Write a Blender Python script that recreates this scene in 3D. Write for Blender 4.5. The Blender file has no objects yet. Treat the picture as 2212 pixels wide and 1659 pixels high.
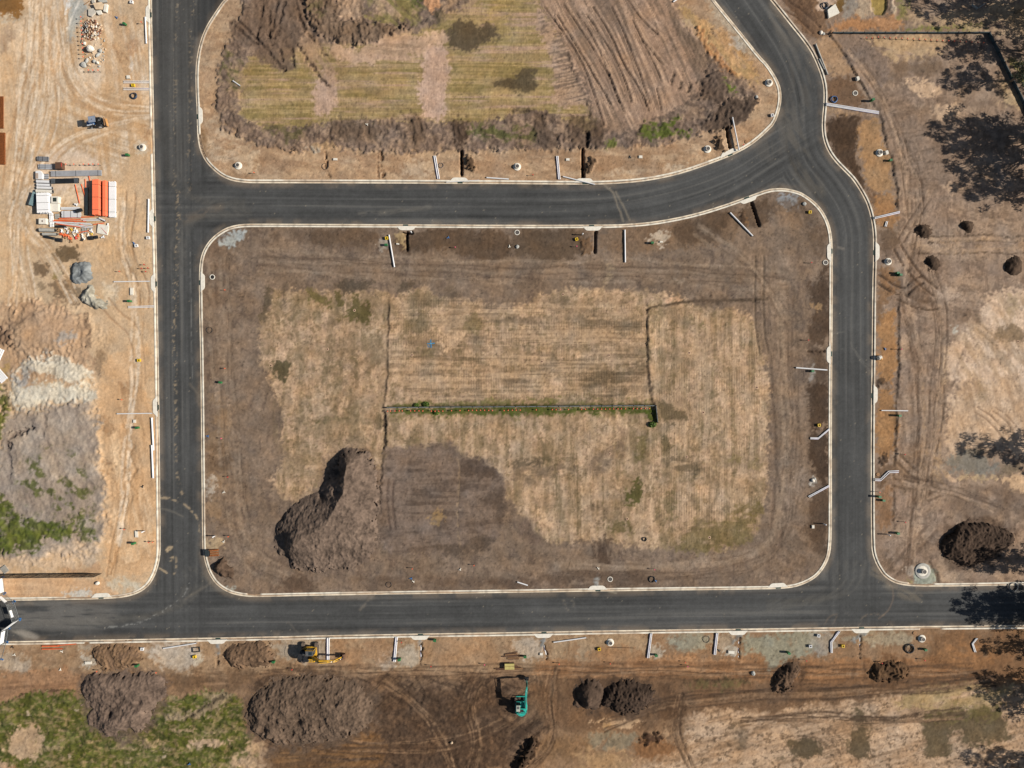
import bpy, bmesh, math, random
import numpy as np
from mathutils import Vector, Matrix

# ------------------------------------------------------------------ camera, sky, sun, exposure
SC = bpy.context.scene
S = 0.085                      # metres per plan unit (plan: 2212 x 1659 units seen from above)
CX, CY = 1106.0, 829.5
CAM_H = 125.0
cam = bpy.data.cameras.new('camera')
cam.sensor_width = 36.0
cam.lens = 36.0 * (CAM_H - 0.1) / (2212 * S)
cam.clip_start = 1.0
cam.clip_end = 8000.0
camo = bpy.data.objects.new('camera', cam)
camo.location = (0, 0, CAM_H)
camo.rotation_euler = (0, 0, 0)
SC.collection.objects.link(camo)
SC.camera = camo

SUN_EL = math.radians(34.0)
SUN_AZ = math.radians(-2.5)    # direction to the sun, from +x towards +y
sd = Vector((math.cos(SUN_EL) * math.cos(SUN_AZ), math.cos(SUN_EL) * math.sin(SUN_AZ), math.sin(SUN_EL)))
world = bpy.data.worlds.new('World')
SC.world = world
world.use_nodes = True
wn = world.node_tree
wn.nodes.clear()
sky = wn.nodes.new('ShaderNodeTexSky')
sky.sky_type = 'NISHITA'
sky.sun_disc = False
sky.sun_elevation = SUN_EL
sky.sun_rotation = math.atan2(sd.x, sd.y)
bgn = wn.nodes.new('ShaderNodeBackground')
bgn.inputs['Strength'].default_value = 0.05
wo = wn.nodes.new('ShaderNodeOutputWorld')
wn.links.new(sky.outputs[0], bgn.inputs[0])
wn.links.new(bgn.outputs[0], wo.inputs[0])
sl = bpy.data.lights.new('sun', 'SUN')
sl.energy = 5.0
sl.angle = math.radians(0.53)
sl.color = (1.0, 0.95, 0.87)
so = bpy.data.objects.new('sun', sl)
so.rotation_euler = sd.to_track_quat('Z', 'Y').to_euler()
so.location = (150, -8, 110)
SC.collection.objects.link(so)
SC.view_settings.view_transform = 'Standard'
SC.view_settings.look = 'None'
SC.view_settings.gamma = 1.0
SC.view_settings.use_curve_mapping = False
SC.view_settings.exposure = 0.45
LIGHT = 1.36      # horizontal white surface brightness (linear, after exposure): albedo = seen colour / LIGHT
SC.cycles.max_bounces = 4
SC.cycles.diffuse_bounces = 2

# ------------------------------------------------------------------ helpers
COL = SC.collection
rng = np.random.default_rng(7)
random.seed(11)

def lin(c):
    c = np.asarray(c, float) / 255.0
    return np.where(c <= 0.04045, c / 12.92, ((c + 0.055) / 1.055) ** 2.4)

def alb(c):
    return np.clip(lin(c) / LIGHT, 0, 0.92)

def X(fx):
    return (fx - CX) * S

def Y(fy):
    return (CY - fy) * S

def t(c, r, *pts):
    """points read on plan tile (column c, row r) -> plan units"""
    return [(553.0 * c + p[0] / 4.0, 414.75 * r + p[1] / 4.0) for p in pts]

_lat = [np.random.default_rng(100 + i).random((256, 256)) for i in range(6)]

def vnoise(x, y, k=0):
    xi = np.floor(x); yi = np.floor(y)
    fx = x - xi; fy = y - yi
    fx = fx * fx * (3 - 2 * fx); fy = fy * fy * (3 - 2 * fy)
    xi = xi.astype(np.int64); yi = yi.astype(np.int64)
    L = _lat[k % 6]
    x0 = xi & 255; x1 = (xi + 1) & 255; y0 = yi & 255; y1 = (yi + 1) & 255
    a = L[y0, x0]; b = L[y0, x1]; c = L[y1, x0]; d = L[y1, x1]
    return (a + (b - a) * fx) * (1 - fy) + (c + (d - c) * fx) * fy

def fbm(x, y, octv=4, k=0, gain=0.5):
    s = 0; a = 1; n = 0
    for o in range(octv):
        ang = 0.5 + o * 1.1
        ca, sa = math.cos(ang), math.sin(ang)
        f = 2.03 ** o
        s = s + a * vnoise((x * ca - y * sa) * f + 17.3 * o + 3.1 * k, (x * sa + y * ca) * f + 9.7 * o + 5.7 * k, k + o)
        n += a; a *= gain
    return s / n

def anis(x, y, lx, ly, ang, k=0, octv=3):
    ca, sa = math.cos(math.radians(ang)), math.sin(math.radians(ang))
    u = (x * ca + y * sa) / lx
    v = (-x * sa + y * ca) / ly
    s = 0; a = 1; n = 0
    for o in range(octv):
        f = 1.9 ** o
        s = s + a * vnoise(u * f + 31.7 * o + 7.3 * k, v * f + 13.1 * o + 2.9 * k, k + o)
        n += a; a *= 0.55
    return s / n

def sstep(a, b, x):
    q = np.clip((x - a) / (b - a), 0, 1)
    return q * q * (3 - 2 * q)

def seg_dist(px, py, pts, closed=False):
    P = list(pts)
    n = len(P) if closed else len(P) - 1
    best = np.full(px.shape, 1e18)
    for i in range(n):
        ax, ay = P[i]; bx, by = P[(i + 1) % len(P)]
        dx, dy = bx - ax, by - ay
        L2 = dx * dx + dy * dy + 1e-12
        q = np.clip(((px - ax) * dx + (py - ay) * dy) / L2, 0, 1)
        d2 = (px - ax - q * dx) ** 2 + (py - ay - q * dy) ** 2
        np.minimum(best, d2, out=best)
    return np.sqrt(best)

def inside(px, py, pts):
    P = list(pts)
    r = np.zeros(px.shape, bool)
    n = len(P)
    for i in range(n):
        ax, ay = P[i]; bx, by = P[(i + 1) % n]
        if ay == by:
            continue
        c = (ay > py) != (by > py)
        xx = (bx - ax) * (py - ay) / (by - ay) + ax
        r ^= c & (px < xx)
    return r

def sdist(px, py, pts):
    d = seg_dist(px, py, pts, True)
    return np.where(inside(px, py, pts), d, -d)

def smooth(pts, n=3, closed=False):
    """Chaikin"""
    P = [tuple(p) for p in pts]
    for _ in range(n):
        Q = []
        m = len(P) if closed else len(P) - 1
        if not closed:
            Q.append(P[0])
        for i in range(m):
            a = P[i]; b = P[(i + 1) % len(P)]
            Q.append((a[0] * .75 + b[0] * .25, a[1] * .75 + b[1] * .25))
            Q.append((a[0] * .25 + b[0] * .75, a[1] * .25 + b[1] * .75))
        if not closed:
            Q.append(P[-1])
        P = Q
    return P

def resample(pts, step):
    P = np.array(pts, float)
    d = np.hypot(*(P[1:] - P[:-1]).T)
    s = np.concatenate([[0], np.cumsum(d)])
    n = max(2, int(round(s[-1] / step)) + 1)
    q = np.linspace(0, s[-1], n)
    return np.stack([np.interp(q, s, P[:, 0]), np.interp(q, s, P[:, 1])], 1), q

# --- materials
MATS = {}

def newmat(name):
    m = bpy.data.materials.new(name)
    m.use_nodes = True
    return m, m.node_tree.nodes, m.node_tree.links, m.node_tree.nodes['Principled BSDF']

def mat(name, rgb, rough=0.7, metal=0.0, var=0.12, scale=2.0, raw=False, bump=0.0, dirt=None):
    """plain surface colour (seen sRGB) with noise-driven variation and grime"""
    if name in MATS:
        return MATS[name]
    m, N, L, b = newmat(name)
    c = np.array(rgb, float) if raw else alb(rgb)
    tc = N.new('ShaderNodeTexCoord')
    nz = N.new('ShaderNodeTexNoise')
    nz.inputs['Scale'].default_value = scale
    nz.inputs['Detail'].default_value = 5
    L.new(tc.outputs['Object'], nz.inputs['Vector'])
    mx = N.new('ShaderNodeMix'); mx.data_type = 'RGBA'
    lo = np.clip(c * (1 - var), 0, 1); hi = np.clip(c * (1 + var), 0, 0.95)
    if dirt is not None:
        lo = alb(dirt)
    mx.inputs['A'].default_value = (*lo, 1)
    mx.inputs['B'].default_value = (*hi, 1)
    rp = N.new('ShaderNodeValToRGB')
    rp.color_ramp.elements[0].position = 0.32
    rp.color_ramp.elements[1].position = 0.62 if dirt is None else 0.5
    L.new(nz.outputs['Fac'], rp.inputs['Fac'])
    L.new(rp.outputs['Color'], mx.inputs['Factor'])
    L.new(mx.outputs['Result'], b.inputs['Base Color'])
    b.inputs['Roughness'].default_value = rough
    b.inputs['Metallic'].default_value = metal
    if bump:
        bp = N.new('ShaderNodeBump'); bp.inputs['Strength'].default_value = bump; bp.inputs['Distance'].default_value = 0.05
        L.new(nz.outputs['Fac'], bp.inputs['Height']); L.new(bp.outputs['Normal'], b.inputs['Normal'])
    MATS[name] = m
    return m

def soil_mat(name, grain=0.10, ribs=False, rough=0.95, fine=2.2, bump=0.5):
    """earth: colour comes from the soil-type attribute, grain and small clods from noise"""
    m, N, L, b = newmat(name)
    at = N.new('ShaderNodeAttribute'); at.attribute_name = 'soil'
    geo = N.new('ShaderNodeNewGeometry')
    n1 = N.new('ShaderNodeTexNoise'); n1.inputs['Scale'].default_value = fine; n1.inputs['Detail'].default_value = 6; n1.inputs['Roughness'].default_value = 0.7
    n2 = N.new('ShaderNodeTexNoise'); n2.inputs['Scale'].default_value = 0.35; n2.inputs['Detail'].default_value = 4
    L.new(geo.outputs['Position'], n1.inputs['Vector']); L.new(geo.outputs['Position'], n2.inputs['Vector'])
    r1 = N.new('ShaderNodeMapRange'); r1.inputs['From Min'].default_value = 0.25; r1.inputs['From Max'].default_value = 0.75
    r1.inputs['To Min'].default_value = 1 - grain * 1.6; r1.inputs['To Max'].default_value = 1 + grain * 1.6
    L.new(n1.outputs['Fac'], r1.inputs['Value'])
    r2 = N.new('ShaderNodeMapRange'); r2.inputs['From Min'].default_value = 0.3; r2.inputs['From Max'].default_value = 0.7
    r2.inputs['To Min'].default_value = 0.93; r2.inputs['To Max'].default_value = 1.07
    L.new(n2.outputs['Fac'], r2.inputs['Value'])
    mu = N.new('ShaderNodeMath'); mu.operation = 'MULTIPLY'
    L.new(r1.outputs[0], mu.inputs[0]); L.new(r2.outputs[0], mu.inputs[1])
    vm = N.new('ShaderNodeVectorMath'); vm.operation = 'SCALE'
    L.new(at.outputs['Color'], vm.inputs[0]); L.new(mu.outputs[0], vm.inputs['Scale'])
    L.new(vm.outputs[0], b.inputs['Base Color'])
    b.inputs['Roughness'].default_value = rough
    b.inputs['Specular IOR Level'].default_value = 0.15
    hsum = n1.outputs['Fac']
    if ribs:
        sx = N.new('ShaderNodeSeparateXYZ'); L.new(geo.outputs['Position'], sx.inputs[0])
        rb = N.new('ShaderNodeAttribute'); rb.attribute_name = 'ribs'
        sr = N.new('ShaderNodeSeparateXYZ'); L.new(rb.outputs['Vector'], sr.inputs[0])
        jit = N.new('ShaderNodeMath'); jit.operation = 'MULTIPLY'; jit.inputs[1].default_value = 3.0
        L.new(n2.outputs['Fac'], jit.inputs[0])
        acc = hsum
        for ax in (0, 1):
            f = N.new('ShaderNodeMath'); f.operation = 'MULTIPLY_ADD'; f.inputs[1].default_value = 2 * math.pi / 0.46
            L.new(sx.outputs[ax], f.inputs[0]); L.new(jit.outputs[0], f.inputs[2])
            sn = N.new('ShaderNodeMath'); sn.operation = 'SINE'; L.new(f.outputs[0], sn.inputs[0])
            ma = N.new('ShaderNodeMath'); ma.operation = 'MULTIPLY_ADD'
            L.new(sn.outputs[0], ma.inputs[0]); L.new(sr.outputs[ax], ma.inputs[1]); L.new(acc, ma.inputs[2])
            acc = ma.outputs[0]
        hsum = acc
    bp = N.new('ShaderNodeBump'); bp.inputs['Strength'].default_value = bump; bp.inputs['Distance'].default_value = 0.14
    L.new(hsum, bp.inputs['Height']); L.new(bp.outputs['Normal'], b.inputs['Normal'])
    MATS[name] = m
    return m

# --- object helpers
def link(name, me, parent=None, material=None, loc=None):
    o = bpy.data.objects.new(name, me)
    COL.objects.link(o)
    if parent is not None:
        o.parent = parent
    if material is not None and me is not None and len(me.materials) == 0:
        me.materials.append(material)
    if loc is not None:
        o.location = loc
    return o

def tag(o, label=None, cat=None, group=None, kind=None):
    if label: o['label'] = label
    if cat: o['category'] = cat
    if group: o['group'] = group
    if kind: o['kind'] = kind
    return o

def empty(name, loc, rz=0.0, label=None, cat=None, group=None):
    o = bpy.data.objects.new(name, None)
    o.location = loc
    o.rotation_euler = (0, 0, rz)
    o.empty_display_size = 0.3
    COL.objects.link(o)
    return tag(o, label, cat, group, 'thing')

def copy_tree(o, parent=None):
    c = o.copy(); COL.objects.link(c)
    c.parent = parent
    for ch in o.children:
        copy_tree(ch, c)
    return c

def quad_mesh(name, V, F, smooth_shade=True):
    """V (n,3), F (m,4) numpy"""
    me = bpy.data.meshes.new(name)
    me.vertices.add(len(V)); me.vertices.foreach_set('co', np.ascontiguousarray(V, np.float32).ravel())
    k = F.shape[1]
    me.loops.add(F.size); me.loops.foreach_set('vertex_index', np.ascontiguousarray(F, np.int32).ravel())
    me.polygons.add(len(F))
    me.polygons.foreach_set('loop_start', np.arange(0, F.size, k, dtype=np.int32))
    me.polygons.foreach_set('loop_total', np.full(len(F), k, np.int32))
    me.polygons.foreach_set('use_smooth', np.full(len(F), smooth_shade, bool))
    me.update(calc_edges=True)
    return me

def set_color(me, name, rgb):
    a = me.attributes.new(name, 'FLOAT_COLOR', 'POINT')
    c = np.ones((len(me.vertices), 4), np.float32); c[:, :3] = rgb
    a.data.foreach_set('color', c.ravel())

def set_vec(me, name, v):
    a = me.attributes.new(name, 'FLOAT_VECTOR', 'POINT')
    a.data.foreach_set('vector', np.ascontiguousarray(v, np.float32).ravel())

class MB:
    """collects shapes into one mesh"""
    def __init__(self):
        self.v = []; self.f = []
    def add(self, V, F):
        n = len(self.v)
        self.v += [tuple(p) for p in V]
        self.f += [tuple(i + n for i in f) for f in F]
        return self
    def box(self, c, d, rz=0.0, ry=0.0, rx=0.0, taper=1.0):
        x, y, z = d[0] / 2, d[1] / 2, d[2] / 2
        V = [Vector((sx * x * (taper if sz > 0 else 1), sy * y * (taper if sz > 0 else 1), sz * z)) for sz in (-1, 1) for sy in (-1, 1) for sx in (-1, 1)]
        M = Matrix.Translation(c) @ Matrix.Rotation(rz, 4, 'Z') @ Matrix.Rotation(ry, 4, 'Y') @ Matrix.Rotation(rx, 4, 'X')
        V = [M @ p for p in V]
        return self.add(V, [(0, 2, 3, 1), (4, 5, 7, 6), (0, 1, 5, 4), (2, 6, 7, 3), (0, 4, 6, 2), (1, 3, 7, 5)])
    def prism(self, pts, z0, z1, M=None):
        """vertical prism from a plan outline"""
        n = len(pts)
        a = sum(pts[i][0] * pts[(i + 1) % n][1] - pts[(i + 1) % n][0] * pts[i][1] for i in range(n))
        if a < 0: pts = pts[::-1]
        V = [Vector((p[0], p[1], z0)) for p in pts] + [Vector((p[0], p[1], z1)) for p in pts]
        if M is not None: V = [M @ p for p in V]
        F = [tuple(range(n - 1, -1, -1)), tuple(range(n, 2 * n))]
        F += [(i, (i + 1) % n, (i + 1) % n + n, i + n) for i in range(n)]
        return self.add(V, F)
    def tube(self, pts, r, n=8, caps=True, r2=None):
        P = [Vector(p) for p in pts]
        rings = []
        for i, p in enumerate(P):
            d = (P[min(i + 1, len(P) - 1)] - P[max(i - 1, 0)]).normalized()
            up = Vector((0, 0, 1)) if abs(d.z) < 0.95 else Vector((1, 0, 0))
            a = d.cross(up).normalized(); b = a.cross(d).normalized()
            rr = r if r2 is None else r + (r2 - r) * i / (len(P) - 1)
            rings.append([p + (a * math.cos(2 * math.pi * k / n) + b * math.sin(2 * math.pi * k / n)) * rr for k in range(n)])
        V = [q for R in rings for q in R]
        F = []
        for i in range(len(P) - 1):
            for k in range(n):
                F.append((i * n + k, i * n + (k + 1) % n, (i + 1) * n + (k + 1) % n, (i + 1) * n + k))
        if caps:
            F.append(tuple(range(n - 1, -1, -1))); m = (len(P) - 1) * n
            F.append(tuple(m + k for k in range(n)))
        return self.add(V, F)
    def lathe(self, prof, n=24, c=(0, 0, 0)):
        """profile [(r,z)...] round the z axis"""
        V = []; F = []
        for (r, z) in prof:
            V += [(c[0] + r * math.cos(2 * math.pi * k / n), c[1] + r * math.sin(2 * math.pi * k / n), c[2] + z) for k in range(n)]
        for i in range(len(prof) - 1):
            for k in range(n):
                F.append((i * n + k, i * n + (k + 1) % n, (i + 1) * n + (k + 1) % n, (i + 1) * n + k))
        return self.add(V, F)
    def mesh(self, name, smooth_shade=False, bevel=0.0):
        me = bpy.data.meshes.new(name)
        me.from_pydata(self.v, [], self.f)
        if bevel:
            bm = bmesh.new(); bm.from_mesh(me)
            bmesh.ops.bevel(bm, geom=[e for e in bm.edges if e.is_manifold and e.calc_face_angle(0) > 0.5], offset=bevel, segments=2, affect='EDGES', clamp_overlap=True)
            bm.to_mesh(me); bm.free()
        if smooth_shade:
            me.polygons.foreach_set('use_smooth', [True] * len(me.polygons))
        me.update()
        return me
    def build(self, name, material, parent=None, smooth_shade=False, bevel=0.0, loc=None):
        return link(name, self.mesh(name, smooth_shade, bevel), parent, material, loc)
# ------------------------------------------------------------------ kerb lines (edge of the asphalt), plan units
KA = ([(1480, -52), (700, -58), (600, -57), (548, -44), (515, -25)] + t(0, 0, (1940, -20), (1850, 110), (1780, 220), (1730, 340), (1700, 470), (1686, 600), (1688, 800), (1698, 950), (1700, 1100), (1705, 1200), (1722, 1290), (1762, 1380), (1830, 1460), (1920, 1530), (2010, 1565), (2120, 1580), (2212, 1582))
      + t(1, 0, (500, 1582), (1000, 1584), (1600, 1586), (2212, 1589)) + t(2, 0, (300, 1592), (600, 1594), (820, 1592), (1100, 1572), (1300, 1540), (1500, 1490), (1700, 1420), (1900, 1345), (2050, 1268), (2150, 1190), (2212, 1130))
      + t(3, 0, (60, 1070), (102, 960), (120, 860), (114, 760), (78, 670), (0, 550)) + t(2, 0, (2150, 490), (2000, 300), (1870, 140), (1740, -20)) + [(1525, -30), (1500, -48)])
KB = (t(0, 1, (2212, 272), (2080, 275), (1980, 295), (1900, 335), (1820, 400), (1762, 480), (1732, 560), (1720, 640), (1717, 760), (1719, 1000), (1727, 1400), (1731, 1659)) + t(0, 2, (1735, 400), (1739, 800), (1742, 1100), (1745, 1400), (1755, 1490), (1785, 1600))
      + t(0, 3, (1812, 0), (1855, 65), (1925, 122), (2010, 160), (2120, 180), (2212, 183)) + t(1, 3, (800, 166), (1500, 156), (2212, 147)) + t(2, 3, (1000, 131), (2212, 117)) + t(3, 3, (120, 112), (220, 102), (300, 78), (370, 45), (430, 5))
      + t(3, 2, (490, 1590), (533, 1500), (550, 1400), (555, 1200), (554, 600), (556, 0)) + t(3, 1, (561, 1000), (562, 600), (561, 440), (548, 330), (520, 240), (470, 150), (400, 75), (330, 25)) + t(3, 0, (280, 1655), (180, 1628), (90, 1622), (0, 1632))
      + t(2, 1, (2100, 12), (2000, 50), (1800, 120), (1600, 180), (1400, 225), (1200, 258), (1000, 275), (800, 281), (0, 283)) + t(1, 1, (1000, 276), (500, 274)))
KC = ([(425, -420), (427, -300), (435, -235), (462, -195), (520, -176), (700, -172), (1400, -172), (1500, -158), (1570, -110), (1622, -52)] + t(3, 0, (20, 0), (110, 110), (200, 225), (290, 335), (360, 430), (410, 530), (450, 630), (475, 720), (483, 800), (480, 900), (470, 1000), (465, 1100), (476, 1200), (512, 1300), (572, 1390), (650, 1470), (730, 1550), (790, 1640))
      + t(3, 1, (840, 70), (870, 150), (890, 230), (905, 320), (911, 420), (910, 600), (903, 800), (900, 1200), (895, 1659)) + t(3, 2, (890, 400), (890, 1000), (893, 1400), (905, 1480), (935, 1560), (975, 1625)) + t(3, 3, (1000, 0), (1060, 45), (1130, 75), (1270, 94), (1700, 91), (2212, 80)) + [(2700, 1258)])
KD = [(-500, 1392)] + t(0, 3, (60, 566), (760, 553), (1500, 540), (2212, 527)) + t(1, 3, (1000, 505), (2212, 487)) + t(2, 3, (1000, 468), (2212, 454)) + t(3, 3, (1000, 437), (2212, 425)) + [(2700, 1347)]
KE = [(325, -420)] + t(0, 0, (1308, 0), (1325, 830), (1340, 1659)) + t(0, 1, (1358, 800), (1372, 1659)) + t(0, 2, (1380, 800), (1386, 1400), (1382, 1500), (1362, 1590)) + t(0, 3, (1335, 5), (1290, 80), (1220, 138), (1130, 175), (1010, 194), (860, 201), (760, 205), (500, 209), (100, 216)) + [(-500, 1300)]
KA = smooth(KA, 1, True); KB = smooth(KB, 1, True)
KC = smooth(KC, 1); KD = smooth(KD, 1); KE = smooth(KE, 1)
BIG = 26000
ISL = {'A': KA, 'B': KB, 'C': KC + [(BIG, 1258), (BIG, -BIG), (425, -BIG)], 'D': KD + [(BIG, 1347), (BIG, BIG), (-BIG, BIG), (-BIG, 1392)], 'E': KE + [(-BIG, 1300), (-BIG, -BIG), (325, -BIG)]}

def island_s(fx, fy):
    s = np.full(fx.shape, -1e9)
    for k, P in ISL.items():
        s = np.maximum(s, sdist(fx, fy, P))
    return s

def zone_of(fx, fy):
    z = np.zeros(fx.shape, np.int8)
    for i, P in enumerate(ISL.values()):
        z[inside(fx, fy, P)] = i + 1
    return z

# ------------------------------------------------------------------ terrain raster (uneven tensor grid)
DF = 2.3
def axis(a, b, lo, hi):
    core = np.arange(a, b + DF / 2, DF)
    left = []; x = a; d = DF
    while x > lo:
        d = min(d * (1.25 if a - x > 60 or True else 1), 4000); x -= d; left.append(x)
    right = []; x = core[-1]; d = DF
    while x < hi:
        d = min(d * 1.25, 4000); x += d; right.append(x)
    return np.concatenate([left[::-1], core, right])
gx = axis(-40, 2262, -24000, 26000)
gy = axis(-40, 1704, -24000, 26000)
FX, FY = np.meshgrid(gx, gy)
NY, NX = FX.shape
# noise fields used to roughen every painted edge
def unit(a):
    return (a - .5) / 0.125
W1 = unit(fbm(FX / 30, FY / 30, 4, 0))
W2 = unit(fbm(FX / 30 + 50, FY / 30 + 80, 4, 1))
W3 = unit(fbm(FX / 9, FY / 9, 3, 2))
W4 = unit(fbm(FX / 9 + 40, FY / 9 + 11, 3, 3))
W5 = unit(fbm(FX / 4.8, FY / 4.8, 2, 5))

def worley(fx, fy, cell, k=0):
    """rounded lumps: 1 at a lump's middle, 0 between lumps"""
    u = fx / cell; v = fy / cell
    iu = np.floor(u).astype(np.int64); iv = np.floor(v).astype(np.int64)
    best = np.full(fx.shape, 9.0); A = _lat[k % 6]; B = _lat[(k + 1) % 6]
    for dj in (-1, 0, 1):
        for di in (-1, 0, 1):
            a = (iu + di) & 255; b = (iv + dj) & 255
            px = iu + di + .15 + .7 * A[b, a]; py = iv + dj + .15 + .7 * B[b, a]
            rr = .55 + .6 * B[a, b]
            d = np.hypot(u - px, v - py) / rr
            np.minimum(best, d, out=best)
    return np.sqrt(np.clip(1 - best * best, 0, 1))
SI = island_s(FX, FY)

G = np.zeros((NY, NX, 3)); HZ = np.zeros((NY, NX)); RO = np.zeros((NY, NX)); RX = np.zeros((NY, NX)); RY = np.zeros((NY, NX))
_nk = [0]

def bbox(pts, pad):
    xs = [p[0] for p in pts]; ys = [p[1] for p in pts]
    i0, i1 = np.searchsorted(gx, (min(xs) - pad, max(xs) + pad)); j0, j1 = np.searchsorted(gy, (min(ys) - pad, max(ys) + pad))
    return slice(j0, j1), slice(i0, i1)

def mask_of(kind, pts, soft, warp, w, nz, smo):
    if smo: pts = smooth(pts, smo, kind == 'p')
    sl = bbox(pts, soft + abs(warp) * 3.0 + (w or 0) + 4)
    fx, fy = FX[sl], FY[sl]
    if fx.size == 0: return None, None
    wp = warp * .5
    px = fx + wp * (W1[sl] * .7 + W3[sl] * .5); py = fy + wp * (W2[sl] * .7 + W4[sl] * .5)
    if kind == 'p':
        d = sdist(px, py, pts)
    else:
        d = w / 2.0 - seg_dist(px, py, pts)
    d = d + W5[sl] * min(warp, 6) * .45
    m = sstep(-soft, soft, d)
    if nz is not None:
        for q in (nz if isinstance(nz, list) else [nz]):
            _nk[0] += 1
            k = _nk[0]
            lx, ly, an, th, so = q
            m = m * sstep(th - so, th + so, anis(fx, fy, lx, ly, an, k, 4))
    return sl, m

def P(col, pts, soft=4, warp=6, a=1.0, nz=None, ro=None, rx=None, ry=None, h=None, smo=1, kind='p', w=None):
    """lay one soil over the ground inside an outline (kind p) or along a line (kind s)"""
    sl, m = mask_of(kind, pts, soft, warp, w, nz, smo)
    if sl is None: return
    m = m * a
    if col is not None:
        c = alb(col)
        G[sl] += (c - G[sl]) * m[..., None]
    if ro is not None: RO[sl] += (ro - RO[sl]) * m
    if rx is not None: RX[sl] += (rx - RX[sl]) * m
    if ry is not None: RY[sl] += (ry - RY[sl]) * m
    if h is not None: HZ[sl] += h * m

def L(col, pts, w=4, soft=1.5, warp=2, a=1.0, nz=None, h=None, ro=None, smo=2):
    if nz == 0: nz = (24, 10, 0, .24, .1); warp = .8
    if h is not None and nz is None and abs(h) < .5:
        nz = (16, 7, 20, .34, .14); h = h * .85; warp = max(warp, 2.5)
    P(col, pts, soft, warp, a, nz, ro, None, None, h, smo, 's', w)

def scarp(pts, drop=0.35, run=40, col=None, w=3.0):
    """low cut bank: ground stands up on the right-hand (+x) side of the line and eases off away from it"""
    pts2 = smooth(pts, 1)
    sl = bbox(pts2, run + 5)
    fx, fy = FX[sl] + .55 * W3[sl] + .5 * W5[sl] + .8 * W1[sl], FY[sl] + .5 * W4[sl]
    d = seg_dist(fx, fy, pts2)
    ys = np.array([p[1] for p in pts2]); xs = np.array([p[0] for p in pts2])
    o = np.argsort(ys)
    side = fx - np.interp(fy, ys[o], xs[o])
    vary = .4 + .6 * sstep(.30, .62, fbm(FX[sl] / 18, FY[sl] / 18, 3, 5))
    HZ[sl] += drop * .75 * vary * sstep(-1.2, 2.6, side + W5[sl] * .5) * np.exp(-d / (run * .4)) * (d < run)
    if col is not None:
        L(col, pts, w * .7, 1.8, 1.2, 0.75, (14, 10, 0, .36, .14))

def tracks(pts, gauge=24, w=6, col=(110, 90, 72), a=0.6, h=-0.05, nz=None):
    Q, q = resample(smooth(pts, 3), 6)
    d = np.gradient(Q, axis=0); n = np.stack([-d[:, 1], d[:, 0]], 1); n /= np.linalg.norm(n, axis=1)[:, None] + 1e-9
    for s in (-.5, .5):
        L(col, [tuple(p) for p in (Q + n * gauge * s)], w * .85, 1.4, .8, min(1, a * 1.3), nz if nz is not None else (14, 8, 0, .30, .12), h * 1.6, smo=0)

# seen colours of the soils (sRGB in full sun)
TAN = (200, 167, 130); TANP = (212, 184, 152); ORT = (204, 164, 122); GRY = (127, 108, 91); GRYL = (143, 122, 103); DRK = (98, 81, 67); DRK2 = (78, 63, 52); DRK3 = (62, 50, 42)
FLD = (186, 155, 123); FLDP = (197, 166, 138); OLV = (140, 122, 76); OLVD = (104, 91, 68); GRN = (82, 86, 34); GRNB = (100, 104, 40); PNK = (186, 154, 130); BRN = (142, 113, 88); ORB = (164, 124, 87); CON = (172, 166, 152); CLD = (124, 105, 91); WET = (112, 96, 82)

G[:] = alb(GRY)
FR = (-60,-60,2272,1720)
# ================= zone E : sandy yard west of the street
P(TAN,[(-BIG,-BIG),(360,-BIG),(360,1310),(-BIG,1310)],1,0,smo=0)
P(TANP,t(0,0,(330,-80),(620,-80),(560,350),(640,700),(520,950),(300,820),(230,400)),25,20,.7)
P((190,152,112),t(0,0,(0,0),(1300,0),(1300,1500),(0,1500)),20,10,.6,(90,7,80,.54,.08))
P((219,193,162),t(0,0,(0,0),(1300,0),(1300,1500),(0,1500)),20,10,.7,(110,9,84,.54,.09))
P((183,146,106),t(0,0,(500,850),(1290,700),(1290,1350),(600,1500),(200,1500)),25,15,.7,(90,5,18,.5,.1))
P((188,150,112),t(0,0,(900,150),(1290,100),(1290,700),(900,700)),15,10,.6,(45,7,62,.5,.12),ro=.03)
P((146,104,58),t(0,0,(-200,-200),(185,-200),(184,60),(172,178),(60,186),(-200,190)),2.5,5)
P((120,84,46),t(0,0,(-200,-200),(120,-200),(150,60),(110,130),(-200,140)),10,8,.7)
P((203,186,160),t(0,0,(-100,150),(170,150),(120,190),(-100,200)),4,6,.7)
P(CON,t(0,0,(620,-60),(745,-60),(730,120),(650,260),(600,362),(560,365),(590,200)),5,4,.95)
P((226,214,198),t(0,0,(560,-60),(612,-60),(590,135),(553,135)),3,4)
L((220,205,185),t(0,0,(700,-20),(640,110),(590,240)),3,2,1,.8)
P(BRN,t(0,0,(60,220),(130,230),(90,430),(0,480),(0,400)),6,8,.55)
tracks(t(0,0,(330,560),(210,800),(150,1100),(90,1400),(60,1659)),22,7,(176,137,98),.55,-.02)
tracks(t(0,0,(560,400),(590,650),(700,850),(1000,1000),(1290,1050)),22,7,(178,140,100),.5,-.02)
tracks(t(0,0,(1200,940),(800,920),(560,780),(470,500),(480,100)),20,8,(182,144,106),.5,-.02)
P((220,196,168),t(0,0,(630,640),(830,560),(900,700),(820,820),(700,780)),12,8,.55)
P((219,194,168),t(0,0,(330,1330),(680,1240),(880,1420),(700,1659),(300,1659)),12,10,.7)
P((168,130,94),t(0,0,(1230,1090),(1310,1090),(1320,1330),(1260,1300)),5,6,.8)
L((150,115,82),t(0,0,(980,380),(1050,540)),4,2,2,.7); L((150,115,82),t(0,0,(1040,440),(1100,520)),3,2,2,.7)
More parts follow.
